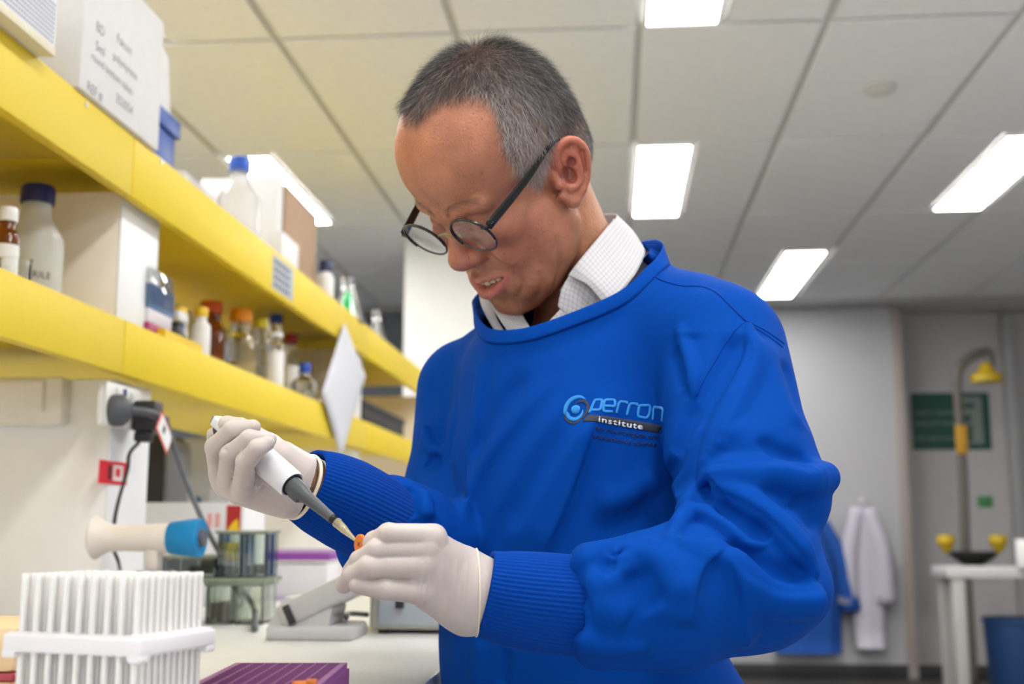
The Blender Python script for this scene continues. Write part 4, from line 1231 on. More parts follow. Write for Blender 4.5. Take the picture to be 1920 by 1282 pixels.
def arm_l(p):
    d = chain(p, [SHO_L, SHO_L * 0.45 + ELB_L * 0.55 + LB * 6, ELB_L], [70, 67, 58], 20)
    d = smin(d, cap(p, ELB_L, V(1260, 1120, 1.01), 59, 60), 26)
    f = cap(p, V(1260, 1120, 1.01), V(1120, 1134, 1.0), 60, 54)
    ax = V(1075, 1134, .997) - V(1260, 1120, 1.01); ax /= np.linalg.norm(ax)
    f = smax(f, (p - V(1072, 1134, .997)) @ ax, 16)
    d = smin(d, f, 14)
    d = smin(d, ell(p, V(1490, 930, 1.085), (33, 42, 40)), 16)       # bunched cloth at the elbow
    d = smin(d, ell(p, V(1485, 1105, 1.03), (34, 40, 30)), 14)
    d = smin(d, ell(p, V(1300, 950, 1.06), (22, 34, 20)), 10)
    return d
def arm_r(p):
    d = chain(p, [SHO_R, SHO_R * 0.4 + ELB_R * 0.6 - LB * 10, ELB_R], [66, 64, 60], 20)
    f = cap(p, ELB_R, V(726, 996, 1.150), 60, 56)
    ax = V(660, 958, 1.105) - V(800, 1020, 1.20); ax /= np.linalg.norm(ax)
    f = smax(f, (p - V(700, 976, 1.128)) @ ax, 16)
    d = smin(d, f, 24)

    d = smin(d, ell(p, V(822, 822, 1.36), (22, 40, 34)), 14)
    d = smin(d, ell(p, V(850, 925, 1.30), (36, 40, 26)), 14)
    return d
NECKLINE = [(36, 111, 22), (63, 99, -6), (95, 68, -29), (118, 30, -44), (121, -13, -42), (105, -46, -26), (78, -82, 2),
            (55, -100, 18), (18, -108, 42), (-24, -90, 64), (-58, -48, 80), (-72, 0, 86), (-56, 48, 82), (-31, 78, 71), (-8, 101, 56), (14, 110, 38)]
_nloop = smooth_path(NECKLINE + NECKLINE[:1], 3)
def torso(p):
    q = (p - NB) @ BB
    d = ell(q, (30, 0, -175), (112, 152, 185))
    d = smin(d, ell(q, (22, 0, -360), (130, 152, 230)), 50)
    d = smin(d, ell(q, (-14, 36, -600), (148, 216, 260)), 60)
    d = smin(d, cap(q, (0, 40, -22), (2, 168, -58), 66, 68), 40)
    d = smin(d, cap(q, (0, -40, -36), (2, -150, -80), 64, 64), 40)
    d = smin(d, cap(q, (-10, 60, 14), (-4, 138, -28), 34, 44), 40)
    d = smin(d, cap(q, (-10, -60, -6), (-4, -120, -52), 32, 40), 40)
    d = smin(d, ell(q, (50, 0, -74), (68, 96, 70)), 40)
    m = (np.abs(q[:, 0] - 25) < 160) & (np.abs(q[:, 1]) < 180) & (q[:, 2] > -120) & (q[:, 2] < 150)
    if m.any():
        e = np.full(len(q), 1e3); e[m] = pdist(q[m], _nloop)[0] - 6
        d = smin(d, e, 26)
    d = smax(d, -(q[:, 2] + 640), 12)
    return d

def gown_base(p):
    d = smin(torso(p), arm_l(p), 7)
    return smin(d, arm_r(p), 7)

def trace_to(fn, uv, d0=0.85, d1=1.7):
    """points of a surface met along sight lines (used to lay folds and seams where the cloth really is)"""
    uv = np.asarray(uv, float)
    ray = np.stack([(uv[:, 0] - 960) / F_PX, np.ones(len(uv)), -(uv[:, 1] - 641) / F_PX], 1) * 1000
    d = np.full(len(uv), d0)
    for _ in range(120):
        s = fn(ray * d[:, None])
        d = np.minimum(d + np.clip(s / 1000 * 0.8, -0.02, 0.03), d1)
    return ray * d[:, None]

# soft ridges and creases of the cloth: points along the line, height, reach to its left and to its right (mm)
FOLD_PX = [
    # upper sleeve bunching over the elbow
    ([(1312, 905), (1318, 888), (1334, 873), (1387, 868), (1459, 868), (1503, 876), (1541, 866)], 6, 6, 34),
    ([(1410, 822), (1440, 842), (1468, 857), (1500, 864), (1520, 862)], -9, 9, 7),
    ([(1318, 905), (1356, 918), (1409, 945), (1450, 977), (1495, 1026), (1524, 1062)], 5, 26, 8),
    ([(1318, 955), (1315, 932), (1327, 917), (1345, 922)], -12, 7, 7),
    ([(1340, 945), (1362, 972), (1390, 990), (1420, 996), (1448, 992)], -7, 9, 9),
    ([(1259, 1012), (1275, 978), (1297, 959), (1324, 965), (1365, 990), (1396, 1021), (1426, 1018)], 4, 13, 7),
    ([(1352, 1018), (1387, 1042), (1432, 1062), (1475, 1077), (1518, 1077)], -11, 9, 9),
    ([(1280, 1022), (1344, 1031), (1391, 1070), (1454, 1106), (1520, 1108), (1545, 1098)], 5, 9, 28),
    ([(1340, 1032), (1316, 1064), (1304, 1104), (1300, 1140), (1294, 1184)], 12, 5, 28),
    ([(1350, 1034), (1374, 1070), (1388, 1130), (1394, 1180), (1402, 1220)], 9, 22, 7),
    ([(1400, 1095), (1420, 1150), (1428, 1210)], -4, 14, 12),
    ([(1480, 930), (1510, 960), (1530, 1000)], -5, 14, 14),
    ([(1420, 905), (1460, 930), (1485, 965)], -5, 14, 14),
    # puffs where the sleeve is gathered into the cuff
    ([(1073, 1056), (1098, 1035), (1130, 1025), (1148, 1034)], 4, 9, 13),
    ([(1154, 1032), (1154, 1052), (1140, 1072), (1124, 1082)], -7, 7, 7),
    ([(1160, 1040), (1184, 1025), (1215, 1024), (1242, 1040), (1262, 1076)], 4, 8, 15),
    ([(1092, 1096), (1130, 1090), (1160, 1066), (1174, 1038)], 8, 9, 10),
    ([(1188, 1064), (1205, 1104), (1235, 1146)], -8, 12, 12),
    ([(1076, 1112), (1090, 1118), (1104, 1112)], -8, 5, 5),
    ([(1072, 1150), (1084, 1162), (1098, 1166)], -9, 6, 6),
    ([(1066, 1196), (1090, 1205), (1130, 1192)], 7, 9, 10),
    ([(1105, 1135), (1140, 1142), (1180, 1170)], 5, 12, 12),
    # shoulder and armhole
    ([(1273, 622), (1284, 650), (1297, 694), (1302, 736)], 4, 6, 10),
    ([(1268, 650), (1276, 690), (1288, 728)], -7, 6, 8),
    ([(1387, 622), (1383, 660), (1356, 710), (1326, 760), (1304, 812)], -14, 6, 14),
    ([(1402, 618), (1406, 668), (1378, 739), (1342, 811), (1316, 870)], 4, 30, 7),
    ([(1304, 750), (1290, 790), (1270, 838), (1262, 872), (1246, 912)], -20, 8, 8),
    ([(1427, 623), (1445, 694), (1477, 762), (1500, 812)], 5, 14, 12),
    ([(1466, 670), (1488, 736), (1504, 800)], -5, 12, 12),
    ([(1345, 540), (1300, 600), (1290, 640)], 4, 16, 20),
    ([(1370, 800), (1410, 830), (1450, 842)], 4, 16, 16),
    # drape of the front
    ([(1122, 770), (1098, 840), (1072, 915), (1040, 990), (1004, 1060)], 8, 7, 30),
    ([(1190, 720), (1110, 800), (1040, 890), (985, 985), (960, 1060)], 6, 13, 18),
    ([(1130, 700), (1030, 800), (962, 905), (916, 990), (900, 1060)], 6, 12, 18),
    ([(1060, 690), (975, 785), (912, 865), (884, 940), (868, 1040)], 6, 10, 16),
    ([(1000, 690), (940, 760), (890, 850), (862, 940)], -5, 12, 12),
    ([(1110, 770), (1020, 900), (955, 1010)], -5, 12, 14),
    ([(1262, 915), (1215, 945), (1160, 975), (1100, 1000)], -7, 15, 13),
    ([(1240, 890), (1190, 930), (1120, 960)], 6, 10, 16),
    ([(1268, 900), (1255, 940), (1232, 980), (1215, 1015)], -9, 11, 11),
    ([(908, 655), (890, 780), (880, 873), (866, 990)], 6, 10, 5),
    ([(925, 655), (905, 770), (893, 860)], -3, 8, 8),
    ([(866, 670), (852, 780), (842, 880), (838, 1000)], -6, 8, 8),
    ([(953, 1215), (946, 1250), (938, 1290)], -6, 6, 6),
    ([(905, 1200), (896, 1240), (890, 1290)], 5, 9, 9),
    ([(1395, 1245), (1398, 1270), (1400, 1300)], -6, 6, 6),
    # right sleeve
    ([(812, 700), (806, 760), (812, 800), (830, 850)], -5, 12, 12),
    ([(788, 822), (806, 842), (826, 850)], 3, 8, 10),
    ([(800, 862), (815, 868), (830, 862)], -7, 8, 8),
    ([(738, 905), (748, 950), (740, 1010), (720, 1060)], 5, 8, 9),
    ([(768, 908), (772, 940), (770, 970)], -9, 7, 7),
    ([(796, 918), (800, 945), (806, 975)], 7, 8, 8),
    ([(770, 975), (800, 990), (828, 990)], -8, 9, 9),
    ([(700, 1085), (730, 1070), (765, 1050)], 5, 9, 9),
]
_allpx = [q for f in FOLD_PX for q in f[0]]
_all3 = trace_to(gown_base, _allpx)
FOLDS = []
_i = 0
for f in FOLD_PX:
    k = len(f[0])
    FOLDS.append((smooth_path(_all3[_i:_i + k], 4), f[1], f[2], f[3])); _i += k

# rolls of cloth pushed up at the elbow: a line, thickness along it, how far it stands proud (mm)
ROLL_PX = [
    ([(1318, 912), (1345, 892), (1400, 892), (1460, 892), (1512, 897), (1552, 893)], [7, 13, 17, 18, 18, 15], 11),
    ([(1322, 910), (1360, 928), (1409, 955), (1450, 988), (1492, 1034), (1520, 1068)], [6, 9, 11, 12, 12, 8], 13),
    ([(1256, 1016), (1275, 982), (1300, 964), (1328, 972), (1365, 996), (1396, 1022), (1424, 1022), (1450, 1012)], [5, 8, 10, 9, 8, 6, 4, 1], 12),
    ([(1285, 1026), (1344, 1040), (1391, 1080), (1450, 1118), (1515, 1124)], [6, 11, 15, 17, 14], 13),
    ([(1404, 614), (1408, 668), (1384, 739), (1350, 811), (1326, 866)], [5, 11, 14, 14, 8], 8),
    ([(1277, 620), (1288, 655), (1300, 700), (1305, 740)], [3, 6, 7, 5], 5),
    ([(1080, 1062), (1100, 1044), (1128, 1036), (1148, 1048)], [5, 9, 10, 6], 6),
    ([(1164, 1050), (1186, 1038), (1218, 1038), (1248, 1064), (1268, 1100)], [5, 10, 13, 13, 8], 8),
    ([(1082, 1190), (1110, 1206), (1150, 1214), (1200, 1212)], [5, 9, 11, 7], 6),
    ([(798, 800), (808, 835), (830, 846)], [6, 9, 6], 6),
]
_rp = trace_to(gown_base, [q for f in ROLL_PX for q in f[0]])
_rg = grad(gown_base, _rp, 1.0)[1]; _rg /= np.linalg.norm(_rg, axis=1)[:, None]
ROLLS = []
_i = 0
for f in ROLL_PX:
    k = len(f[0])
    ra = np.array(f[1], float)
    pr_ = np.minimum(f[2], ra * 1.1)
    c = _rp[_i:_i + k] - _rg[_i:_i + k] * (ra - pr_)[:, None]
    _i += k
    cs = smooth_path(c, 3)
    ROLLS.append((cs, np.interp(np.linspace(0, 1, len(cs)), np.linspace(0, 1, k), ra)))
def fold(d, p, pts, h, wl, wr):
    """push the surface along a line; the two flanks fall off at their own rate"""
    w = max(wl, wr)
    lo, hi = pts.min(0) - 2.4 * w, pts.max(0) + 2.4 * w
    m = np.where(np.all((p > lo) & (p < hi), axis=1))[0]
    if len(m) == 0: return
    q = p[m]
    best = np.full(len(q), 1e9); pos = np.zeros(len(q)); side = np.zeros(len(q))
    n = len(pts) - 1
    for i in range(n):
        ba = pts[i + 1] - pts[i]
        r = q - pts[i]
        t = np.clip((r @ ba) / (ba @ ba + 1e-9), 0, 1)
        e = r - t[:, None] * ba
        dd = np.sqrt((e * e).sum(1))
        k = dd < best
        best = np.where(k, dd, best); pos = np.where(k, (i + t) / n, pos)
        side = np.where(k, (ba[0] * r[:, 2] - ba[2] * r[:, 0]) / (np.hypot(ba[0], ba[2]) + 1e-9), side)
    mix = np.clip(0.5 + side / (0.6 * min(wl, wr) + 1e-9), 0, 1)
    ww = wr + (wl - wr) * mix
    taper = np.clip(np.minimum(pos, 1 - pos) * 4.5, 0, 1)
    taper = taper * taper * (3 - 2 * taper)
    d[m] -= 1.15 * h * np.exp(-(best / ww) ** 2) * taper

def gown_fn(p):
    d = gown_base(p)
    for pts, ra in ROLLS:
        m = np.where(np.all((p > pts.min(0) - 45) & (p < pts.max(0) + 45), axis=1))[0]
        if len(m):
            d[m] = smin(d[m], chain(p[m], pts, ra), 5.0)
    for pts, h, wl, wr in FOLDS:
        fold(d, p, pts, h, wl, wr)
    return d - 0.9 * noise3(p / 52.0, 5, 2)
# ------------------------------------------------------------------ person: materials
def skin_material():
    m = bpy.data.materials.new('skin')
    m.use_nodes = True
    nt = m.node_tree; b = nt.nodes['Principled BSDF']; L = nt.links.new
    tc = nt.nodes.new('ShaderNodeTexCoord')
    at = nt.nodes.new('ShaderNodeAttribute'); at.attribute_name = 'tint'
    n1 = nt.nodes.new('ShaderNodeTexNoise'); n1.inputs['Scale'].default_value = 38; n1.inputs['Detail'].default_value = 5
    L(tc.outputs['Object'], n1.inputs['Vector'])
    cr = nt.nodes.new('ShaderNodeValToRGB')
    cr.color_ramp.elements[0].position = 0.3; cr.color_ramp.elements[0].color = (0.83, 0.78, 0.76, 1)
    cr.color_ramp.elements[1].position = 0.7; cr.color_ramp.elements[1].color = (1.12, 1.10, 1.08, 1)
    L(n1.outputs['Fac'], cr.inputs[0])
    mx = nt.nodes.new('ShaderNodeMixRGB'); mx.blend_type = 'MULTIPLY'; mx.inputs[0].default_value = 1
    L(at.outputs['Color'], mx.inputs[1]); L(cr.outputs[0], mx.inputs[2])
    # freckles and small age spots
    v = nt.nodes.new('ShaderNodeTexVoronoi'); v.inputs['Scale'].default_value = 210
    L(tc.outputs['Object'], v.inputs['Vector'])
    n3 = nt.nodes.new('ShaderNodeTexNoise'); n3.inputs['Scale'].default_value = 60
    L(tc.outputs['Object'], n3.inputs['Vector'])
    sp = nt.nodes.new('ShaderNodeMath'); sp.operation = 'MULTIPLY_ADD'; sp.inputs[1].default_value = -0.9; sp.inputs[2].default_value = 0.53
    L(n3.outputs['Fac'], sp.inputs[0])
    lt = nt.nodes.new('ShaderNodeMath'); lt.operation = 'LESS_THAN'
    L(v.outputs['Distance'], lt.inputs[0]); L(sp.outputs[0], lt.inputs[1])
    mf = nt.nodes.new('ShaderNodeMath'); mf.operation = 'MULTIPLY'; mf.inputs[1].default_value = 0.42
    L(lt.outputs[0], mf.inputs[0])
    mx2 = nt.nodes.new('ShaderNodeMixRGB'); mx2.inputs[2].default_value = (0.13, 0.055, 0.032, 1)
    L(mf.outputs[0], mx2.inputs[0]); L(mx.outputs[0], mx2.inputs[1])
    v2 = nt.nodes.new('ShaderNodeTexVoronoi'); v2.inputs['Scale'].default_value = 520
    L(tc.outputs['Object'], v2.inputs['Vector'])
    lt2 = nt.nodes.new('ShaderNodeMath'); lt2.operation = 'LESS_THAN'; lt2.inputs[1].default_value = 0.20
    L(v2.outputs['Distance'], lt2.inputs[0])
    mf2 = nt.nodes.new('ShaderNodeMath'); mf2.operation = 'MULTIPLY'; mf2.inputs[1].default_value = 0.22
    L(lt2.outputs[0], mf2.inputs[0])
    mx3 = nt.nodes.new('ShaderNodeMixRGB'); mx3.inputs[2].default_value = (0.16, 0.06, 0.04, 1)
    L(mf2.outputs[0], mx3.inputs[0]); L(mx2.outputs[0], mx3.inputs[1])
    L(mx3.outputs[0], b.inputs['Base Color'])
    b.inputs['Roughness'].default_value = 0.46
    b.inputs['Specular IOR Level'].default_value = 0.42
    b.inputs['Subsurface Weight'].default_value = 0.16
    b.inputs['Subsurface Radius'].default_value = (1.0, 0.45, 0.3)
    b.inputs['Subsurface Scale'].default_value = 0.006
    # pores and fine lines
    n2 = nt.nodes.new('ShaderNodeTexNoise'); n2.inputs['Scale'].default_value = 400; n2.inputs['Detail'].default_value = 6
    L(tc.outputs['Object'], n2.inputs['Vector'])
    bp = nt.nodes.new('ShaderNodeBump'); bp.inputs['Strength'].default_value = 0.8; bp.inputs['Distance'].default_value = 0.001
    L(n2.outputs['Fac'], bp.inputs['Height']); L(bp.outputs[0], b.inputs['Normal'])
    return m

def cloth_material(name, c, rough=0.85, weave=2600, bump=0.25, sheen=0.0, var=0.08):
    m = bpy.data.materials.new(name)
    m.use_nodes = True
    nt = m.node_tree; b = nt.nodes['Principled BSDF']; L = nt.links.new
    tc = nt.nodes.new('ShaderNodeTexCoord')
    n = nt.nodes.new('ShaderNodeTexNoise'); n.inputs['Scale'].default_value = 900; n.inputs['Detail'].default_value = 2
    L(tc.outputs['Object'], n.inputs['Vector'])
    r = nt.nodes.new('ShaderNodeMixRGB')
    r.inputs[1].default_value = tuple(x * (1 - var) for x in c) + (1,)
    r.inputs[2].default_value = tuple(min(1, x * (1 + var)) for x in c) + (1,)
    L(n.outputs['Fac'], r.inputs[0]); L(r.outputs[0], b.inputs['Base Color'])
    b.inputs['Roughness'].default_value = rough
    b.inputs['Specular IOR Level'].default_value = 0.07
    b.inputs['Sheen Weight'].default_value = sheen
    b.inputs['Sheen Roughness'].default_value = 0.5
    n2 = nt.nodes.new('ShaderNodeTexNoise'); n2.inputs['Scale'].default_value = weave; n2.inputs['Detail'].default_value = 1
    L(tc.outputs['Object'], n2.inputs['Vector'])
    bp = nt.nodes.new('ShaderNodeBump'); bp.inputs['Strength'].default_value = bump; bp.inputs['Distance'].default_value = 0.0005
    L(n2.outputs['Fac'], bp.inputs['Height']); L(bp.outputs[0], b.inputs['Normal'])
    return m

SKIN = skin_material()
BLUE = (0.0, 0.050, 0.315)
GOWN = cloth_material('blue_cotton', BLUE)
GOWN_KNIT = cloth_material('blue_knit', (0.001, 0.044, 0.29), rough=0.95, weave=1800, bump=0.3, sheen=0.03)

PERSON = empty('person', (v2w(NB)[0], v2w(NB)[1], 0.0),
               'older man with short grey hair in a blue gown, head bowed, pipetting in white gloves', 'person')

# ------------------------------------------------------------------ head, neck and the body under the clothes
def lerp_col(base, c, w):
    return base * (1 - w[:, None]) + np.asarray(c) * w[:, None]
def soft(p, c, r, R=None):
    q = (p - np.asarray(c, float)) / np.asarray(r, float)
    return np.exp(-(q * q).sum(1))

def body_sdf(p):                      # view axes, mm
    d = chain(p, [SHO_L, SHO_L * 0.45 + ELB_L * 0.55, ELB_L, WRI_L], [46, 42, 36, 25], 20)
    d = smin(d, chain(p, [SHO_R, SHO_R * 0.4 + ELB_R * 0.6, ELB_R, V(700, 968, 1.125), V(610, 924, 1.083), WRI_R], [46, 42, 36, 26, 21, 21], 20), 20)
    q = (p - NB) @ BB
    d = smin(d, ell(q, (10, 0, -190), (92, 135, 190)), 30)
    d = smin(d, ell(q, (6, 0, -420), (100, 135, 180)), 40)
    a = q.copy(); a[:, 1] = np.abs(a[:, 1])
    d = smin(d, chain(a, [(0, 72, -520), (5, 80, -820)], [70, 60]), 40)
    return smax(d, -(q[:, 2] + 800), 10)

CROWN = np.array([-52.0, 0, 128.0])
# outline of the hair on the scalp: azimuth (0 = face, 180 = back), elevation, in degrees
HAIR_EDGE = np.array([(-5, 55), (12, 61), (22, 63), (35, 64.3), (58, 61), (70, 57), (74, 50), (68, 42), (62, 31), (59, 20), (58.5, 9), (62, -3), (66, -14), (70, -23), (74, -24), (79, -21),
    (84, -14), (88, -8), (94, -8), (106, -10), (118, -16), (132, -32), (146, -44), (165, -48), (185, -48), (185, 100), (-5, 100)], float)
def scalp_angles(p):
    q = p - np.array([0, 0, 20.0])
    return np.degrees(np.arctan2(np.abs(q[:, 1]), q[:, 0])), np.degrees(np.arctan2(q[:, 2], np.hypot(q[:, 0], q[:, 1])))
def hair_depth(p):
    """degrees inside the hair outline (negative outside)"""
    az, el = scalp_angles(p)
    e = HAIR_EDGE; inside = np.zeros(len(p), bool); dist = np.full(len(p), 1e9)
    for i in range(len(e)):
        (x0, y0), (x1, y1) = e[i], e[(i + 1) % len(e)]
        c = ((y0 > el) != (y1 > el))
        if y1 != y0: inside ^= c & (az < (x1 - x0) * (el - y0) / (y1 - y0) + x0)
        L2 = (x1 - x0) ** 2 + (y1 - y0) ** 2
        t = np.clip(((az - x0) * (x1 - x0) + (el - y0) * (y1 - y0)) / L2, 0, 1)
        dist = np.minimum(dist, np.hypot(az - x0 - t * (x1 - x0), el - y0 - t * (y1 - y0)))
    return np.where(inside, dist, -dist)
def is_ear(p, g=3.0):
    return ear_sdf(np.stack([p[:, 0], np.abs(p[:, 1]), p[:, 2]], 1)) < g
def make_head():
    V0, Q0 = sculpt(head_sdf, (-125, -108, -262), (132, 108, 148), 2.6, subs=1, steps=2)
    w0 = h2w(V0)
    q = V0.copy(); q[:, 1] = np.abs(q[:, 1])
    col = np.tile(np.array([0.43, 0.178, 0.105]), (len(V0), 1))
    col = lerp_col(col, (0.49, 0.205, 0.115), 0.8 * soft(q, (80, 20, 75), (50, 60, 45)))          # forehead
    col = lerp_col(col, (0.45, 0.135, 0.095), 0.75 * soft(q, (108, 0, -28), (20, 24, 16)))       # nose
    col = lerp_col(col, (0.44, 0.150, 0.095), 0.6 * soft(q, (68, 48, -30), (32, 30, 26)))        # cheeks
    col = lerp_col(col, (0.52, 0.150, 0.095), 0.8 * soft(q, (-20, 84, 2), (40, 20, 44)))         # ears
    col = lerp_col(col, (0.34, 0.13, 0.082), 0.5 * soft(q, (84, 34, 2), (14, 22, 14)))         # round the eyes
    col = lerp_col(col, (0.30, 0.130, 0.082), 0.6 * soft(q, (84, 16, -92), (30, 44, 24)))        # shaven chin
    col = lerp_col(col, (0.33, 0.145, 0.090), 0.5 * soft(q, (98, 10, -50), (12, 26, 8)))
    col = lerp_col(col, (0.46, 0.24, 0.13), 0.7 * soft(q, (-20, 40, -90), (50, 50, 45)))         # neck
    lipd = np.minimum(pdist(q, [(91, 28, -64.5), (96, 21, -62.5), (101.5, 13, -61), (106, 6, -59.8), (107, 0, -60.4)])[0] / 3.4,
                      pdist(q, [(91, 28, -66), (96, 21, -72), (101.5, 13.5, -76.5), (105.5, 6, -78.5), (106.5, 0, -79)])[0] / 5.6)
    col = lerp_col(col, (0.47, 0.130, 0.112), 0.85 * np.clip(1.9 - 1.2 * lipd, 0, 1))
    slot = pdist(q * (0.35, 1, 1), np.array(MOUTH) * (0.35, 1, 1))[0]
    col = lerp_col(col, (0.09, 0.022, 0.02), np.clip(1.6 - slot / 3.0, 0, 1) * (q[:, 0] < 99 - 0.012 * q[:, 1] ** 2))
    lash = pdist(q, [(90, 19, -1), (93, 32, -2.5), (88, 46, 0)])[0]
    col = lerp_col(col, (0.05, 0.022, 0.018), 0.8 * np.clip(1.4 - lash / 1.6, 0, 1))
    for c, r, k in (((-2.9, 63.8, -16.7), 2.0, .9), ((3.7, 61.5, -9.7), 1.6, .6), ((29, 71.8, 28), 2.2, .6), ((70, 61, 56), 1.5, .35),
                    ((48, 67, -61.5), 2.0, .6), ((40, 42.6, 113), 1.8, .6), ((32, 38, 117.5), 2.0, .6), ((82, 50, 63), 1.5, .3),
                    ((62, 62, 10), 2.2, .3), ((66, 60, 22), 1.8, .3), ((56, 62, -20), 1.8, .35), ((74, 52, -30), 1.8, .45)):
        col = lerp_col(col, (0.07, 0.03, 0.022), k * np.clip(1.5 * soft(V0, c, (r, r, r)), 0, 1))
    for cc, rr in ((ear_map(9.5, 1, 0), 8.5), (ear_map(13, 14, 4), 6)):  # shade of the ear hollows put into the colour
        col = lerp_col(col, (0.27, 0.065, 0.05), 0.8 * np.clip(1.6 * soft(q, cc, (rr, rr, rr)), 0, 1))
    hd = np.clip((hair_depth(V0) + 2) / 7, 0, 1) * (~is_ear(V0, 2.0)) * (V0[:, 2] > -110)
    sidew = np.clip((60 - V0[:, 2]) / 60, 0, 1)[:, None]
    col = col * (1 - 0.78 * hd[:, None]) + (np.array([0.060, 0.046, 0.042]) * (1 - sidew) + np.array([0.22, 0.165, 0.14]) * sidew) * 0.78 * hd[:, None]
    V1, Q1 = sculpt(body_sdf, (-310, 880, -900), (310, 1640, 40), 11, subs=0)
    col1 = np.tile(np.array([0.44, 0.22, 0.13]), (len(V1), 1))
    o = mesh_obj('body', np.vstack([w0, v2w(V1)]), np.vstack([Q0, Q1 + len(V0)]), SKIN, PERSON)
    color_attr(o, np.vstack([col, col1]))
    return V0, Q0
HEAD_V, HEAD_Q = make_head()

# teeth
def make_teeth():
    bm = bmesh.new()
    enamel = mat('enamel', '#cfc3a4', rough=0.25, noise=0.05, scale=300)
    for k, s in enumerate((-18.5, -11.8, -4.1, 4.1, 11.8, 18.5, 24.5)):
        x = 101.0 - 0.018 * s * s
        z = -63.6 + (0.7, -0.5, 0.6, -0.4, 0.3, 0, 0.4)[k] + 0.003 * s * s
        wdt = 7.4 if abs(s) < 6 else 6.6
        M = Matrix.Translation((x, s, z)) @ Matrix.Rotation(-math.atan(-0.031 * s), 4, 'Z')
        add_box(bm, -2.2, 2.2, -wdt / 2, wdt / 2, -6.5 - 0.8 * (abs(s) < 6), 4, bevel=1.3, seg=2, M=M)
    for v in bm.verts:
        v.co = Vector(tuple(h2w(v.co))) - PERSON.location
    bm_obj('teeth', bm, enamel, PERSON, smooth=True, angle=60)
make_teeth()

# ------------------------------------------------------------------ hair
def make_hair():
    rs = np.random.RandomState(11)
    tri = np.vstack([HEAD_Q[:, [0, 1, 2]], HEAD_Q[:, [0, 2, 3]]])
    a, b, c = HEAD_V[tri[:, 0]], HEAD_V[tri[:, 1]], HEAD_V[tri[:, 2]]
    nrm = np.cross(b - a, c - a)
    area = np.linalg.norm(nrm, axis=1) / 2
    cen = (a + b + c) / 3
    az, el = scalp_angles(cen)
    dep = hair_depth(cen)
    band = np.clip((dep + 3) / 6, 0, 1)
    thin = 1 - 0.55 * np.exp(-(((cen[:, 0] - 38) / 26) ** 2 + ((np.abs(cen[:, 1]) - 52) / 16) ** 2 + ((cen[:, 2] - 100) / 26) ** 2))
    thin *= 1 - 0.45 * np.exp(-(((cen - CROWN) / (16, 16, 20)) ** 2).sum(1))
    side = np.clip((60 - el) / 35, 0, 1) * (az > 50) * (az < 100)
    thin *= 1 - 0.62 * side
    thin *= 1 - 0.45 * np.clip((cen[:, 0] - 0) / 40, 0, 1) * (np.abs(cen[:, 1] - 18) < 45) * (cen[:, 2] > 95)
    w = area * band * thin * (~is_ear(cen))
    w[cen[:, 2] < -95] = 0
    n = 46000
    pick = rs.choice(len(tri), n, p=w / w.sum())
    r1, r2 = rs.rand(n), rs.rand(n)
    f = r1 + r2 > 1; r1[f] = 1 - r1[f]; r2[f] = 1 - r2[f]
    root = a[pick] + r1[:, None] * (b - a)[pick] + r2[:, None] * (c - a)[pick]
    N = nrm[pick] / (np.linalg.norm(nrm[pick], axis=1)[:, None] + 1e-9)
    az, el = scalp_angles(root)
    dep = hair_depth(root)
    flow = root - CROWN
    fro = np.clip((root[:, 0] - 5) / 45, 0, 1) * np.clip((root[:, 2] - 80) / 25, 0, 1)
    flow = flow / (np.linalg.norm(flow, axis=1)[:, None] + 6)
    flow = flow * (1 - 0.75 * fro[:, None]) + np.array([1.0, 0, -0.4]) * 0.9 * fro[:, None] + np.stack([0 * fro, 0.32 * np.sign(root[:, 1]) * fro, 0 * fro], 1)
    sd = np.clip((70 - root[:, 2]) / 60, 0, 1)[:, None]
    flow = flow * (1 - 0.5 * sd) + np.array([0.16, 0, -1.0]) * 0.55 * sd
    flow += rs.normal(size=(n, 3)) * 0.26
    flow -= N * (flow * N).sum(1)[:, None]
    flow /= np.linalg.norm(flow, axis=1)[:, None] + 1e-9
    near = np.exp(-((root - CROWN) ** 2).sum(1) / 30.0 ** 2)
    lift = 0.42 + 0.55 * near + rs.normal(size=n) * 0.16 - 0.12 * sd[:, 0]
    length = 17 + 7 * fro - 4.0 * sd[:, 0] + rs.normal(size=n) * 2.6
    length *= np.clip((dep + 5) / 10, 0.4, 1)
    length[(root[:, 2] < 25) & (az > 100)] *= 0.65
    curl = rs.normal(size=(n, 3)) * 0.10
    pts = np.zeros((n, 4, 3))
    pts[:, 0] = root - N * 0.4
    d0 = flow + N * np.clip(lift, 0.1, 1.3)[:, None]
    d0 /= np.linalg.norm(d0, axis=1)[:, None]
    for k in range(1, 4):
        dk = d0 + (curl - N * 0.13) * (k - 1)
        dk /= np.linalg.norm(dk, axis=1)[:, None]
        pts[:, k] = pts[:, k - 1] + dk * (np.maximum(length, 3) / 3)[:, None]
    # grey: white over the temples and round the ears, dark on top and at the back
    grey = 0.10 + 0.88 * np.clip((66 - el) / 34, 0, 1) * np.exp(-((az - 76) / 30) ** 2) + 0.28 * np.clip((30 - root[:, 2]) / 60, 0, 1)
    grey += 0.20 * np.exp(-(((root[:, 0] - 15) / 30) ** 2 + ((np.abs(root[:, 1]) - 52) / 24) ** 2 + ((root[:, 2] - 92) / 26) ** 2))
    tone = np.where(rs.rand(n) < grey, 0.55 + 0.45 * rs.rand(n), 0.10 * rs.rand(n))
    return pts.reshape(-1, 3), tone

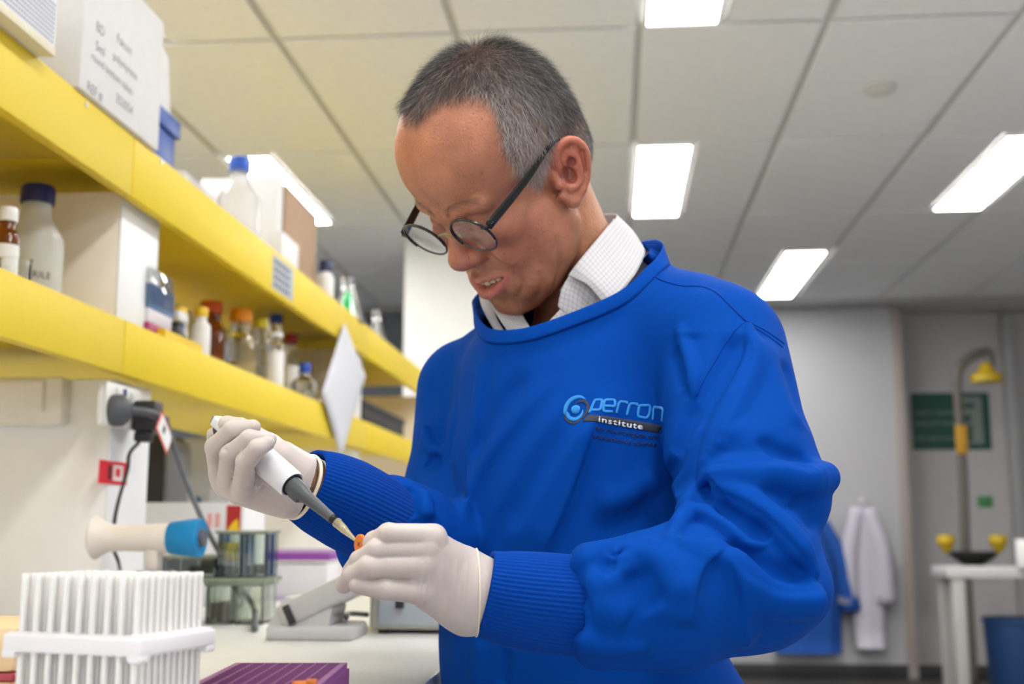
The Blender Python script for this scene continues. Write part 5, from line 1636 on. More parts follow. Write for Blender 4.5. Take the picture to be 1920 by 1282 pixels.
def hair_material():
    m = bpy.data.materials.new('grey_hair')
    m.use_nodes = True
    nt = m.node_tree; b = nt.nodes['Principled BSDF']; L = nt.links.new
    at = nt.nodes.new('ShaderNodeAttribute'); at.attribute_name = 'tone'
    cr = nt.nodes.new('ShaderNodeValToRGB')
    cr.color_ramp.elements[0].color = (0.012, 0.010, 0.010, 1)
    cr.color_ramp.elements[1].color = (0.74, 0.71, 0.69, 1)
    cr.color_ramp.elements.new(0.12).color = (0.028, 0.022, 0.021, 1)
    cr.color_ramp.elements.new(0.55).color = (0.24, 0.22, 0.21, 1)
    L(at.outputs['Fac'], cr.inputs[0]); L(cr.outputs[0], b.inputs['Base Color'])
    b.inputs['Roughness'].default_value = 0.38
    return m
HAIR = hair_material()

def strands(name, pts, tone, per, radius, parent):
    n = len(pts) // per
    hc = bpy.data.hair_curves.new(name)
    hc.add_curves([per] * n)
    w = np.asarray(h2w(pts) - np.array(parent.location), np.float32)
    hc.attributes['position'].data.foreach_set('vector', w.ravel())
    ra = hc.attributes.get('radius') or hc.attributes.new('radius', 'FLOAT', 'POINT')
    prof = np.tile(np.linspace(1.0, 0.35, per), n) * radius
    ra.data.foreach_set('value', prof.astype(np.float32))
    ta = hc.attributes.new('tone', 'FLOAT', 'CURVE')
    ta.data.foreach_set('value', tone.astype(np.float32))
    hc.materials.append(HAIR)
    o = bpy.data.objects.new(name, hc)
    COL.objects.link(o)
    o.parent = parent
    return o
_hp, _ht = make_hair()
hair = strands('hair', _hp, _ht, 4, 0.000068, PERSON)

def make_brow(sign):
    rs = np.random.RandomState(5 + sign)
    line = smooth_path([(101, 8, 24), (98, 14, 32), (93, 30, 36), (87, 44, 34.5), (82, 54, 27)], 12)
    n = 620
    t = np.clip(rs.beta(1.3, 1.6, n), 0, 1)
    c = line[(t * (len(line) - 1)).astype(int)] + rs.normal(size=(n, 3)) * (0.3, 2.2, 2.6)
    c = project(head_sdf, c * (1, sign, 1), 3)
    d = np.stack([-0.25 - 0.3 * t, sign * (0.85 + 0 * t), 0.30 - 0.7 * t], 1) + rs.normal(size=(n, 3)) * 0.28
    ln = 4 + rs.rand(n) * 3
    pts = np.stack([c, c + d * (ln / 2)[:, None] + (0.5, 0, 0), c + d * ln[:, None] + (0.3, 0, -0.3)], 1)
    tone = np.where(rs.rand(n) < 0.25, 0.5, 0.10 + 0.08 * rs.rand(n))
    strands('eyebrow', pts.reshape(-1, 3), tone, 3, 0.00004, PERSON)
make_brow(1); make_brow(-1)

# ------------------------------------------------------------------ gown
NL_C = np.array([24.0, 4.0])
_nl = smooth_path(NECKLINE + NECKLINE[:1], 14)[:-1]
_naz = np.arctan2(_nl[:, 1] - NL_C[1], _nl[:, 0] - NL_C[0])
_o = np.argsort(_naz)
def neck_height(q):
    az = np.arctan2(q[:, 1] - NL_C[1], q[:, 0] - NL_C[0])
    return np.interp(az, np.r_[_naz[_o] - 2 * math.pi, _naz[_o], _naz[_o] + 2 * math.pi], np.tile(_nl[_o, 2], 3))

def make_gown():
    G, Q = sculpt(gown_fn, (-330, 860, -690), (330, 1660, 240), 4.3, subs=1, steps=2, e=0.8)
    G = relax(G, Q, 1, 0.5)
    q = (G - NB) @ BB
    r = np.hypot(q[:, 0] - NL_C[0], q[:, 1] - NL_C[1])
    cut = (q[:, 2] > neck_height(q) + 2.5) & (r < 190) & (q[:, 2] > -70)
    low = q[:, 2] < -632
    keep = ~cut[Q].any(1)
    Q = Q[keep]
    used = np.unique(Q); mp = -np.ones(len(G), int); mp[used] = np.arange(len(used))
    mesh_obj('gown', v2w(G[used]), mp[Q], GOWN, PERSON)
    loop = np.vstack([_nl, _nl[:3]])
    out = np.stack([loop[:, 0] - NL_C[0], loop[:, 1] - NL_C[1], np.full(len(loop), 30.0)], 1)
    T = np.gradient(loop, axis=0); T /= np.linalg.norm(T, axis=1)[:, None]
    out -= T * (out * T).sum(1)[:, None]; out /= np.linalg.norm(out, axis=1)[:, None]
    g = out @ BB.T; T = T @ BB.T; loop = NB + loop @ BB.T
    t = np.full(len(loop), 14.0)
    for _ in range(25):
        t = t - np.clip(gown_fn(loop + g * t[:, None]), -2, 2) * 0.8
    mid = loop + g * t[:, None] - UPW * 4.5
    mid = project(gown_fn, mid, 4, 0.6)
    for _ in range(3):
        mid[:-3] = (np.roll(mid[:-3], 1, 0) + mid[:-3] * 2 + np.roll(mid[:-3], -1, 0)) / 4
    mid[-3:] = mid[:3]
    gn = grad(gown_fn, mid, 1.0)[1]; gn /= np.linalg.norm(gn, axis=1)[:, None]
    T = np.gradient(mid, axis=0); T /= np.linalg.norm(T, axis=1)[:, None]
    Bn = np.cross(gn, T); Bn /= np.linalg.norm(Bn, axis=1)[:, None]
    Bn *= np.sign((Bn @ UPW).mean())
    ring = []
    n = 14
    for k in range(n):
        a = 2 * math.pi * k / n
        up_ = 8.6 if math.cos(a) > 0 else 6.2
        ring.append(mid + gn * (0.5 + 1.5 * np.sign(math.sin(a)) * abs(math.sin(a)) ** 0.6) + Bn * (up_ * math.cos(a)))
    R = np.stack(ring, 1)[:-3]
    m = len(R)
    F = [((i * n + k), (i * n + (k + 1) % n), (((i + 1) % m) * n + (k + 1) % n), (((i + 1) % m) * n + k)) for i in range(m) for k in range(n)]
    groove = project(gown_fn, mid - Bn * 6.6, 3, 0.5)[:-1] + gn[:-1] * 0.35
    mesh_obj('neck_seam', *tube_data(v2w(groove), 0.0007, 6, cap=False), cloth_material('blue_thread', (0.002, 0.030, 0.21)), PERSON)
    mesh_obj('neck_binding', v2w(R.reshape(-1, 3)), F, GOWN, PERSON)
make_gown()

def seam(pxs, r=0.55, lift=0.3):
    q = smooth_path(trace_to(gown_fn, pxs), 6)
    q = project(gown_fn, q, 2, 0.5)
    g = grad(gown_fn, q, 0.5)[1]; g /= np.linalg.norm(g, axis=1)[:, None]
    return tube_data(v2w(q + g * lift), r / 1000, 5)
def make_seams():
    VV, FF = [], []
    for s, r in (([(1223, 515), (1254, 530), (1281, 536), (1319, 538), (1358, 562), (1398, 602)], 0.9),
                 ([(1398, 602), (1426, 615), (1452, 631), (1470, 645)], 0.6),
                 ([(1394, 606), (1424, 620), (1450, 637), (1467, 651)], 0.5),
                 ([(1396, 604), (1376, 622), (1346, 668), (1322, 708), (1304, 742)], 0.5),
                 ):
        v, f = seam(s, r)
        k = sum(len(x) for x in VV)
        VV.append(v); FF += [tuple(i + k for i in q) for q in f]
    mesh_obj('seam', np.vstack(VV), FF, cloth_material('blue_thread', (0.003, 0.045, 0.30)), PERSON)
make_seams()

# knitted cuffs: rings along the forearm, ribs as real ripples
def make_cuff(path, rad, nr=64, flat=1.0, up=None):
    path = smooth_path(path, 8)
    rad = np.interp(np.linspace(0, 1, len(path)), np.linspace(0, 1, len(rad)), rad)
    T = np.gradient(path, axis=0); T /= np.linalg.norm(T, axis=1)[:, None]
    ref = np.asarray(up, float)
    n = nr * 4
    rings = []
    for i in range(len(path)):
        N = ref - T[i] * (ref @ T[i]); N /= np.linalg.norm(N); Bn = np.cross(T[i], N)
        a = np.arange(n) * 2 * math.pi / n
        rr = rad[i] + 0.55 * np.cos(a * nr) + 0.9 * np.sin(2 * a + i * 0.15)
        rings.append(path[i] + (rr * np.cos(a))[:, None] * N + (rr * np.sin(a) * flat)[:, None] * Bn)
    lip = path[0] + (rings[0] - path[0]) * 0.90 + T[0] * 2.0            # turned-in edge
    deep = path[0] + (rings[0] - path[0]) * 0.84 + T[0] * 26
    R = np.vstack([deep, lip] + rings)
    m = len(rings) + 2
    idx = np.arange(m * n).reshape(m, n)
    F = np.stack([idx[:-1], np.roll(idx, -1, 1)[:-1], np.roll(idx, -1, 1)[1:], idx[1:]], -1).reshape(-1, 4)
    mesh_obj('cuff', v2w(R), F, GOWN_KNIT, PERSON)
make_cuff([V(907, 1111, 0.986), V(950, 1120, 0.988), V(1010, 1128, 0.992), V(1075, 1134, 0.997), V(1130, 1134, 1.0)], [35, 38, 40.5, 42, 43], 62, 0.92, (0, 0, 1))
make_cuff([V(570, 907, 1.070), V(606, 923, 1.082), V(650, 944, 1.102), V(694, 968, 1.126), V(735, 994, 1.155)], [33.5, 38, 41.5, 43, 43], 60, 0.96, (0.4, 0, 1))

# ------------------------------------------------------------------ shirt collar
def shirt_material():
    m = bpy.data.materials.new('checked_shirt')
    m.use_nodes = True
    nt = m.node_tree; b = nt.nodes['Principled BSDF']; L = nt.links.new
    uv = nt.nodes.new('ShaderNodeUVMap'); uv.uv_map = 'cloth'
    sx = nt.nodes.new('ShaderNodeSeparateXYZ'); L(uv.outputs[0], sx.inputs[0])
    tot = None
    for ax in (0, 1):
        mu = nt.nodes.new('ShaderNodeMath'); mu.operation = 'MULTIPLY'; mu.inputs[1].default_value = 1 / 5.2
        L(sx.outputs[ax], mu.inputs[0])
        fr = nt.nodes.new('ShaderNodeMath'); fr.operation = 'FRACT'; L(mu.outputs[0], fr.inputs[0])
        lt = nt.nodes.new('ShaderNodeMath'); lt.operation = 'LESS_THAN'; lt.inputs[1].default_value = 0.36; L(fr.outputs[0], lt.inputs[0])
        if tot is None: tot = lt
        else:
            ad = nt.nodes.new('ShaderNodeMath'); ad.operation = 'ADD'; L(tot.outputs[0], ad.inputs[0]); L(lt.outputs[0], ad.inputs[1]); tot = ad
    hf = nt.nodes.new('ShaderNodeMath'); hf.operation = 'MULTIPLY'; hf.inputs[1].default_value = 0.5; L(tot.outputs[0], hf.inputs[0])
    mx = nt.nodes.new('ShaderNodeMixRGB'); mx.inputs[1].default_value = (0.55, 0.545, 0.56, 1); mx.inputs[2].default_value = (0.41, 0.405, 0.45, 1)
    L(hf.outputs[0], mx.inputs[0]); L(mx.outputs[0], b.inputs['Base Color'])
    b.inputs['Roughness'].default_value = 0.9; b.inputs['Sheen Weight'].default_value = 0.2
    return m
SHIRT = shirt_material()
def patch(name, rows, n=8, m=SHIRT, thick=1.0, crinkle=0.0, parent=PERSON):
    """a sheet of cloth through a small lattice of points (u, v, depth)"""
    G = np.array([[V(*q) for q in r] for r in rows])
    A = np.stack([smooth_path(G[:, j], n) for j in range(G.shape[1])], 1)
    A = np.stack([smooth_path(A[i], n) for i in range(A.shape[0])], 0)
    a, b = A.shape[:2]
    if crinkle:
        A = A + crinkle * noise3(A.reshape(-1, 3) / 7.0, 9, 3).reshape(a, b, 1) * np.array([0.2, 1, 0.2])
    lu = np.concatenate([[0], np.cumsum(np.linalg.norm(np.diff(A[:, b // 2], axis=0), axis=1))])
    lv = np.concatenate([[0], np.cumsum(np.linalg.norm(np.diff(A[a // 2], axis=0), axis=1))])
    idx = np.arange(a * b).reshape(a, b)
    F = np.stack([idx[:-1, :-1], idx[:-1, 1:], idx[1:, 1:], idx[1:, :-1]], -1).reshape(-1, 4)
    o = mesh_obj(name, v2w(A.reshape(-1, 3)), F, m, parent)
    uvl = o.data.uv_layers.new(name='cloth')
    li = np.zeros(len(o.data.loops), np.int32); o.data.loops.foreach_get('vertex_index', li)
    uvl.data.foreach_set('uv', np.stack([lu[li // b], lv[li % b]], 1).astype(np.float32).ravel())
    md = o.modifiers.new('thickness', 'SOLIDIFY'); md.thickness = thick / 1000; md.offset = 0
    return o
patch('collar', [
    [(1120, 402, 1.42), (1148, 428, 1.425), (1172, 460, 1.42)],
    [(1156, 403, 1.345), (1186, 432, 1.335), (1208, 466, 1.322)],
    [(1136, 428, 1.292), (1170, 468, 1.280), (1199, 500, 1.262)],
    [(1108, 462, 1.264), (1140, 504, 1.246), (1172, 540, 1.232)],
    [(1082, 494, 1.250), (1118, 526, 1.232), (1150, 562, 1.221)],
    [(1065, 517, 1.250), (1101, 534, 1.234), (1134, 572, 1.221)]], 8)
patch('collar_stand', [
    [(1150, 410, 1.36), (1170, 440, 1.36)],
    [(1140, 432, 1.31), (1165, 470, 1.31)],
    [(1100, 478, 1.275), (1130, 520, 1.27)],
    [(1068, 517, 1.262), (1100, 560, 1.255)],
    [(1050, 545, 1.262), (1080, 590, 1.255)]], 6)
patch('shirt_front', [
    [(1068, 516, 1.256), (1090, 524, 1.250), (1125, 550, 1.245), (1170, 545, 1.242)],
    [(1054, 540, 1.250), (1082, 552, 1.246), (1118, 580, 1.240), (1160, 590, 1.240)],
    [(1046, 572, 1.247), (1078, 588, 1.243), (1104, 612, 1.240), (1140, 630, 1.240)],
    [(1047, 583, 1.247), (1066, 610, 1.243), (1090, 640, 1.240), (1120, 668, 1.242)],
    [(1000, 630, 1.243), (1020, 650, 1.243), (1050, 680, 1.243), (1080, 700, 1.245)]], 8, crinkle=0.9)
patch('shirt_shoulder', [
    [(1196, 452, 1.375), (1213, 464, 1.375), (1232, 486, 1.38)],
    [(1196, 470, 1.330), (1215, 480, 1.332), (1240, 512, 1.345)],
    [(1170, 530, 1.254), (1190, 540, 1.264), (1220, 565, 1.285)],
    [(1140, 570, 1.246), (1160, 590, 1.255), (1190, 615, 1.272)]], 8)
patch('shirt_front', [
    [(917, 563, 1.318), (940, 570, 1.31), (975, 582, 1.30)],
    [(926, 582, 1.300), (950, 590, 1.288), (984, 598, 1.278)],
    [(936, 598, 1.284), (962, 606, 1.270), (994, 614, 1.262)],
    [(962, 636, 1.262), (985, 640, 1.255), (1012, 640, 1.250)]], 8, crinkle=0.8)
patch('collar', [
    [(899, 556, 1.345), (912, 556, 1.335), (924, 566, 1.325)],
    [(903, 574, 1.330), (914, 578, 1.320), (930, 592, 1.310)],
    [(916, 600, 1.312), (926, 606, 1.302), (944, 618, 1.294)],
    [(940, 640, 1.288), (950, 645, 1.278), (968, 652, 1.272)]], 8)

# trousers and shoes, below the picture
_zf = -float(v2w(NB)[2]) * 1000
def trousers_sdf(p):
    q = (p - NB) @ BB
    a = q.copy(); a[:, 1] = np.abs(a[:, 1])
    d = chain(a, [(0, 88, -600), (10, 95, -900), (-6, 102, _zf + 70)], [98, 76, 58], 20)
    d = smin(d, ell(q, (-6, 0, -640), (118, 168, 130)), 30)
    return smax(smax(d, -(q[:, 2] - _zf - 45), 6), q[:, 2] + 590, 6)
_v, _q = sculpt(trousers_sdf, NB + np.array([-330, -330, -1420]), NB + np.array([330, 330, -480]), 14, subs=0)
mesh_obj('trousers', v2w(_v), _q, cloth_material('dark_trousers', (0.02, 0.022, 0.028)), PERSON)
for s in (-1, 1):
    def shoe_sdf(p, s=s):
        q = (p - NB) @ BB - np.array([0, s * 104, _zf])
        d = smin(ell(q, (70, 0, 34), (110, 46, 42)), ell(q, (-40, 0, 46), (58, 42, 52)), 30)
        return smax(d, -(q[:, 2] - 4), 3)
    c = NB + BB @ np.array([40, s * 104, _zf + 45])
    _v, _q = sculpt(shoe_sdf, c - 190, c + 190, 9, subs=0)
    mesh_obj('shoe', v2w(_v), _q, mat('shoe_leather', (0.015, 0.014, 0.014), rough=0.4), PERSON)
# ------------------------------------------------------------------ gloved hands
LATEX = mat("latex", (0.54, 0.475, 0.45), rough=0.42, spec=0.35, noise=0.03, scale=60, bump=0.10, bump_scale=420, sss=0.25)
def finger(p, js, rs):
    return chain(p, [V(*j) for j in js], rs, 3)

WR_L = [(842, 996, 0.2)]
LH_BUMPS = [([(792, 1056, .94), (791, 1084, .94), (785, 1110, .94), (774, 1132, .94)], 1.3, 1.8),
            ([(803, 1050, .94), (801, 1086, .94), (795, 1116, .94), (786, 1140, .94)], 1.2, 1.8),
            ([(830, 1050, .93), (825, 1100, .93), (818, 1154, .93)], 0.9, 2.2),
            ([(856, 1050, .93), (850, 1100, .93), (842, 1160, .93)], 1.0, 2.2),
            ([(875, 1050, .93), (871, 1105, .93), (862, 1168, .93)], 1.0, 2.0)]
def left_hand_base(p):
    fs = [finger(p, [(814, 1006, .952), (728, 1000, .938), (701, 1014, .947), (683, 1032, .960)], [10.6, 8.2, 7.5, 6.6]),
          finger(p, [(800, 1027, .948), (706, 1030, .935), (674, 1050, .943), (658, 1069, .956)], [10.0, 8.2, 7.6, 6.8]),
          finger(p, [(792, 1058, .946), (694, 1062, .932), (661, 1079, .941), (645, 1097, .955)], [11.0, 9.4, 8.2, 7.0]),
          finger(p, [(786, 1108, .948), (722, 1104, .934), (671, 1097, .934)], [10.4, 8.4, 7.0]),
          finger(p, [(858, 1062, .985), (775, 1022, .990), (712, 1022, .982), (683, 1037, .972)], [15, 11.5, 9.6, 7.8])]
    d = fs[0]
    for f in fs[1:]:
        d = smin(d, f, 0.7)
    pl = cap(p, V(884, 1080, .985), V(806, 1012, .952), 17, 11)
    pl = smin(pl, cap(p, V(886, 1100, .984), V(797, 1038, .950), 20, 12), 10)
    pl = smin(pl, cap(p, V(886, 1122, .984), V(790, 1068, .950), 20, 12.5), 10)
    pl = smin(pl, cap(p, V(880, 1146, .985), V(786, 1106, .952), 18, 11.5), 10)
    pl = smin(pl, cap(p, V(866, 1158, .986), V(800, 1118, .962), 11, 9), 9)
    pl = smin(pl, cap(p, V(858, 1060, .985), V(800, 1024, .972), 17, 12), 10)
    pl = smin(pl, cap(p, V(884, 1112, .985), V(960, 1122, .99), 30, 27), 14)
    return smin(d, pl, 3.5)
_lb = []
for pts, h, w in LH_BUMPS:
    _lb.append((smooth_path(trace_to(left_hand_base, [q[:2] for q in pts], 0.85, 1.1), 4), h, w))
def left_hand(p):
    d = left_hand_base(p)
    for pts, h, w in _lb:
        d = d - bump(p, pts, h, w)
    return d

PIP_TOP, PIP_RING, PIP_CONE, PIP_TIP = V(413, 792, 1.045), V(548, 909, 0.993), V(629, 977, 0.965), V(667, 1013, 0.953)
def right_hand_base(p):
    fs = [finger(p, [(413, 884, 1.052), (404, 838, 1.022), (436, 806, 1.006), (474, 801, 1.008)], [10.5, 8.8, 8.0, 6.8]),
          finger(p, [(428, 908, 1.040), (432, 852, 1.000), (468, 823, .988), (504, 824, .994)], [10.5, 8.6, 7.8, 6.6]),
          finger(p, [(455, 920, 1.026), (461, 866, .985), (483, 840, .974), (501, 831, .980)], [10.0, 8.2, 7.4, 6.4]),
          finger(p, [(420, 880, 1.07), (400, 822, 1.05), (426, 796, 1.032), (452, 796, 1.022)], [10.5, 8.4, 7.4, 6.4]),
          finger(p, [(560, 885, 1.065), (505, 838, 1.060), (455, 806, 1.058), (424, 800, 1.056)], [16, 12, 9.5, 8])]
    d = fs[0]
    for f in fs[1:]:
        d = smin(d, f, 0.7)
    pl = cap(p, V(440, 894, 1.062), V(520, 898, 1.060), 22, 27)
    pl = smin(pl, cap(p, V(520, 896, 1.060), V(566, 911, 1.066), 28, 25), 10)
    pl = smin(pl, cap(p, V(452, 918, 1.04), V(535, 925, 1.052), 14, 22), 9)
    pl = smin(pl, cap(p, V(528, 862, 1.048), V(556, 888, 1.055), 17, 21), 9)
    pl = smin(pl, cap(p, V(562, 910, 1.068), V(600, 922, 1.08), 25, 24), 9)
    return smin(d, pl, 5)
_rb = []
for px, h, w in (([(464, 912), (470, 905), (476, 902)], 1.6, 1.5), ([(470, 918), (477, 909), (484, 904)], 1.6, 1.5), ([(478, 922), (486, 912), (492, 906)], 1.5, 1.5),
                 ([(488, 926), (495, 916), (500, 908)], 1.2, 1.5), ([(417, 842), (427, 843)], -1.4, 1.5), ([(450, 855), (458, 850)], -1.4, 1.5),
                 ([(478, 876), (481, 884)], -1.4, 1.5), ([(446, 905), (452, 915), (470, 925)], 0.8, 3)):
    _rb.append((smooth_path(trace_to(right_hand_base, px, 0.9, 1.2), 4), h, w))
def right_hand(p):
    d = right_hand_base(p)
    for pts, h, w in _rb:
        d = d - bump(p, pts, h, w)
    bar = cap(p, PIP_TOP + (PIP_RING - PIP_TOP) * 0.1, PIP_RING, 12.0, 11.4)      # the fingers close on the barrel
    return smax(d, -(bar - 0.3), 1.0)

def trim(Vx, Q, a, b):
    """drop what lies beyond b along a->b"""
    ba = (b - a) / np.linalg.norm(b - a)
    keep = ((Vx - b) @ ba < 0)[Q].all(1)
    Q = Q[keep]; used = np.unique(Q); mp = -np.ones(len(Vx), int); mp[used] = np.arange(len(used))
    return Vx[used], mp[Q]
_v, _q = sculpt(left_hand, V(640, 1215, 1.0) - (12, 130, 12), V(985, 985, 1.0) + (15, 50, 15), 1.9, subs=1, steps=2)
_v, _q = trim(_v, _q, V(884, 1112, .985), V(940, 1120, .988))
mesh_obj('glove', v2w(_v), _q, LATEX, PERSON)
_v, _q = sculpt(right_hand, V(385, 970, 1.0) - (12, 50, 12), V(620, 780, 1.05) + (15, 70, 15), 2.2, subs=1, steps=2)
_v, _q = trim(_v, _q, V(520, 896, 1.06), V(571, 912, 1.068))
mesh_obj('glove', v2w(_v), _q, LATEX, PERSON)
def ring_at(fn, c, ax, r0, n=72, off=0.4):
    """closed loop where a plane meets a sculpted surface"""
    ax = ax / np.linalg.norm(ax)
    N = np.array((0, 0, 1.0)); N -= ax * (N @ ax); N /= np.linalg.norm(N); Bn = np.cross(ax, N)
    a = np.arange(n) * 2 * math.pi / n
    dirs = np.cos(a)[:, None] * N + np.sin(a)[:, None] * Bn
    t = np.full(n, r0 * 0.4)
    for _ in range(60):
        t = t - np.clip(fn(c + dirs * t[:, None]), -2, 2) * 0.7
    return c + dirs * (t + off)[:, None]
def rim(fn, c, ax, r0, rad, name='glove_rim'):
    lp = ring_at(fn, c, ax, r0)
    lp = project(fn, lp, 4, 0.4)
    g = grad(fn, lp, 0.4)[1]; lp = lp + g / np.linalg.norm(g, axis=1)[:, None] * 0.35
    lp = np.vstack([lp, lp[:2]])
    Vt, Ft = tube_data(v2w(lp), rad / 1000, 8, cap=False)
    mesh_obj(name, Vt, Ft, mat('latex_rim', (0.74, 0.66, 0.52), rough=0.45, noise=0.04), PERSON)
rim(left_hand, V(893, 1112, .985), V(960, 1122, .99) - V(870, 1110, .985) + (0, 0, 6), 30, 0.9)
rim(right_hand, V(566, 911, 1.067), V(600, 924, 1.08) - V(540, 902, 1.06), 26, 1.9)
# shirt cuff at the right wrist
lp = ring_at(lambda p: cap(p, V(560, 903, 1.066), V(640, 938, 1.096), 26.0, 27), V(592, 917, 1.077), V(640, 938, 1.096) - V(560, 903, 1.066), 27)
axc = V(640, 938, 1.096) - V(560, 903, 1.066); axc /= np.linalg.norm(axc)
rg = np.concatenate([[lp - axc * 9], [lp], [lp + axc * 20]])
idx = np.arange(3 * len(lp)).reshape(3, -1)
_f = np.stack([idx[:-1], np.roll(idx, -1, 1)[:-1], np.roll(idx, -1, 1)[1:], idx[1:]], -1).reshape(-1, 4)
o = mesh_obj('shirt_cuff', v2w(rg.reshape(-1, 3)), _f, mat('shirt_white', (0.72, 0.71, 0.74), rough=0.9), PERSON)
md = o.modifiers.new('thickness', 'SOLIDIFY'); md.thickness = 0.001
# ------------------------------------------------------------------ spectacles
GL = np.array([0.67, -0.74, -0.005]); GN = np.array([-0.42, -0.385, -0.82])
GL /= np.linalg.norm(GL); GN -= GL * (GN @ GL); GN /= np.linalg.norm(GN); GU = np.cross(GN, GL)
GC = V(841.0, 448, 1.222)
R_L, SEP = 25.6, 79.0
def gp(n, l, u):
    """point in spectacle axes (front, left, up), mm -> view axes"""
    return GC + GN * n + GL * l + GU * u
M_ACET = mat('black_acetate', (0.012, 0.011, 0.011), rough=0.18, spec=0.6, noise=0.3, scale=120)
M_RIM = mat('gunmetal_rim', (0.10, 0.098, 0.095), rough=0.28, metal=0.85, noise=0.2, scale=300)
def lens_material():
    m = bpy.data.materials.new('lens_glass'); m.use_nodes = True
    nt = m.node_tree; nt.nodes.clear(); L = nt.links.new
    out = nt.nodes.new('ShaderNodeOutputMaterial'); mx = nt.nodes.new('ShaderNodeMixShader')
    tr = nt.nodes.new('ShaderNodeBsdfTransparent'); tr.inputs[0].default_value = (0.93, 0.93, 0.94, 1)
    gl = nt.nodes.new('ShaderNodeBsdfGlossy'); gl.inputs['Roughness'].default_value = 0.02; gl.inputs[0].default_value = (0.95, 0.9, 0.95, 1)
    fr = nt.nodes.new('ShaderNodeFresnel'); fr.inputs[0].default_value = 1.55
    L(fr.outputs[0], mx.inputs[0]); L(tr.outputs[0], mx.inputs[1]); L(gl.outputs[0], mx.inputs[2]); L(mx.outputs[0], out.inputs[0])
    return m
M_LENS = lens_material()
_gc = v2w(GC)
GLS = empty('glasses', _gc, 'round black-framed glasses low on the nose of the man', 'glasses')
for s in (1, -1):
    c = s * SEP / 2
    a = np.linspace(0, 2 * math.pi, 73)[:-1]
    lp = np.array([gp(-abs(math.cos(t) * R_L + c) * 0.05, c + R_L * math.cos(t) * 1.0, R_L * math.sin(t) * 0.98) for t in a])
    lp = np.vstack([lp, lp[:2]])
    Vt, Ft = tube_data(v2w(lp), 0.0012, 8, cap=False)
    rim_o = mesh_obj('rim', Vt, Ft, M_RIM, GLS)
    # darker front insert over the upper half
    up = np.array([gp(1.0 - abs(math.cos(t) * R_L + c) * 0.05, c + (R_L + 0.3) * math.cos(t), (R_L + 0.3) * math.sin(t) * 0.98) for t in np.linspace(-0.35, math.pi + 0.35, 40)])
    Vt, Ft = tube_data(v2w(up), 0.0014, 8)
    mesh_obj('rim_insert', Vt, Ft, M_ACET, GLS)
    # lens: shallow dome
    rings = [[gp(1.2 - abs(c) * 0.05, c, 0)]]
    for r in (6, 12, 18, R_L - 0.6):
        rings.append([gp(1.2 * (1 - (r / R_L) ** 2) - abs(math.cos(t) * r + c) * 0.05, c + r * math.cos(t), r * math.sin(t) * 0.98) for t in a])
    VV = [p for r in rings for p in r]; n = len(a)
    FF = [(0, 1 + i, 1 + (i + 1) % n) for i in range(n)]
    for k in range(3):
        o0 = 1 + k * n
        FF += [(o0 + i, o0 + n + i, o0 + n + (i + 1) % n, o0 + (i + 1) % n) for i in range(n)]
    mesh_obj('lens', v2w(np.array(VV)), FF, M_LENS, GLS)
    # end piece, hinge and temple
    h0 = gp(-2.4, s * (SEP / 2 + R_L - 1.0), 8.5)
    h1 = gp(-3.5, s * (SEP / 2 + R_L + 5.0), 9.5)
    ear = w2v(h2w((-13.0, s * 79.5, 27.0)))
    mid = h1 * 0.5 + ear * 0.5 + w2v(h2w((0, s * 3.0, 0))) - w2v(h2w((0, 0, 0)))
    back = w2v(h2w((-24.0, s * 80.5, 17.0)))
    hook = w2v(h2w((-38.0, s * 80.0, -6.0)))
    Vt, Ft = tube_data(v2w(np.array([gp(-1.0, s * (SEP / 2 + R_L - 4.5), 10.0), h0, h1])), [0.0016, 0.0026, 0.0030], 8, flat=0.8)
    ep = mesh_obj('end_piece', Vt, Ft, M_ACET, GLS)
    tp = smooth_path([h1, mid, ear, back, hook], 8)
    # flat temple: tall across the head's up axis, thin outwards
    upv = w2v(h2w((0, 0, 1.0))) - w2v(h2w((0, 0, 0)))
    rad = np.interp(np.linspace(0, 1, len(tp)), [0, 0.12, 0.35, 0.6, 1], [0.0052, 0.0050, 0.0040, 0.0022, 0.0022])
    outv = np.array(h2w((0, s, 0))) - np.array(h2w((0, 0, 0)))
    Vt, Ft = tube_data(v2w(tp), rad, 12, flat=0.32, up=outv)
    mesh_obj('temple', Vt, Ft, M_ACET, GLS)
    for k in range(2):
        q = h1 * (1 - (0.06 + 0.035 * k)) + mid * (0.06 + 0.035 * k)
        dv = (B @ (upv / np.linalg.norm(upv)))
        bm = bmesh.new(); bmesh.ops.create_icosphere(bm, subdivisions=2, radius=0.0006, matrix=Matrix.Translation(Vector(tuple(v2w(q) + outv / np.linalg.norm(outv) * 0.0012)) - GLS.location))
        bm_obj('rivet', bm, M_SCREW, GLS, smooth=True)
    # nose pad on its wire
    pad = gp(-7.0, s * 9.0, -3.0)
    bm = bmesh.new(); bmesh.ops.create_uvsphere(bm, u_segments=16, v_segments=10, radius=1.0)
    M = Matrix(((GL[0], GU[0], GN[0], 0), (GL[1], GU[1], GN[1], 0), (GL[2], GU[2], GN[2], 0), (0, 0, 0, 1)))
    Bm = Matrix([list(r) + [0] for r in B.tolist()] + [[0, 0, 0, 1]])
    bmesh.ops.transform(bm, matrix=Matrix.Translation(Vector(tuple(v2w(pad))) - GLS.location) @ Bm @ M @ Matrix.Rotation(s * 0.6, 4, 'Y') @ Matrix.Diagonal((0.0016, 0.0050, 0.0030, 1)), verts=bm.verts[:])
    bm_obj('nose_pad', bm, mat('pad_silicone', (0.72, 0.62, 0.40), rough=0.2, transmission=0.5, noise=0), GLS, smooth=True)
    Vt, Ft = tube_data(v2w(smooth_path([gp(-1.5, s * 12.4, 3.5), gp(-5.5, s * 11.0, 3.0), gp(-6.5, s * 9.8, -1.0)], 5)), 0.0005, 6)
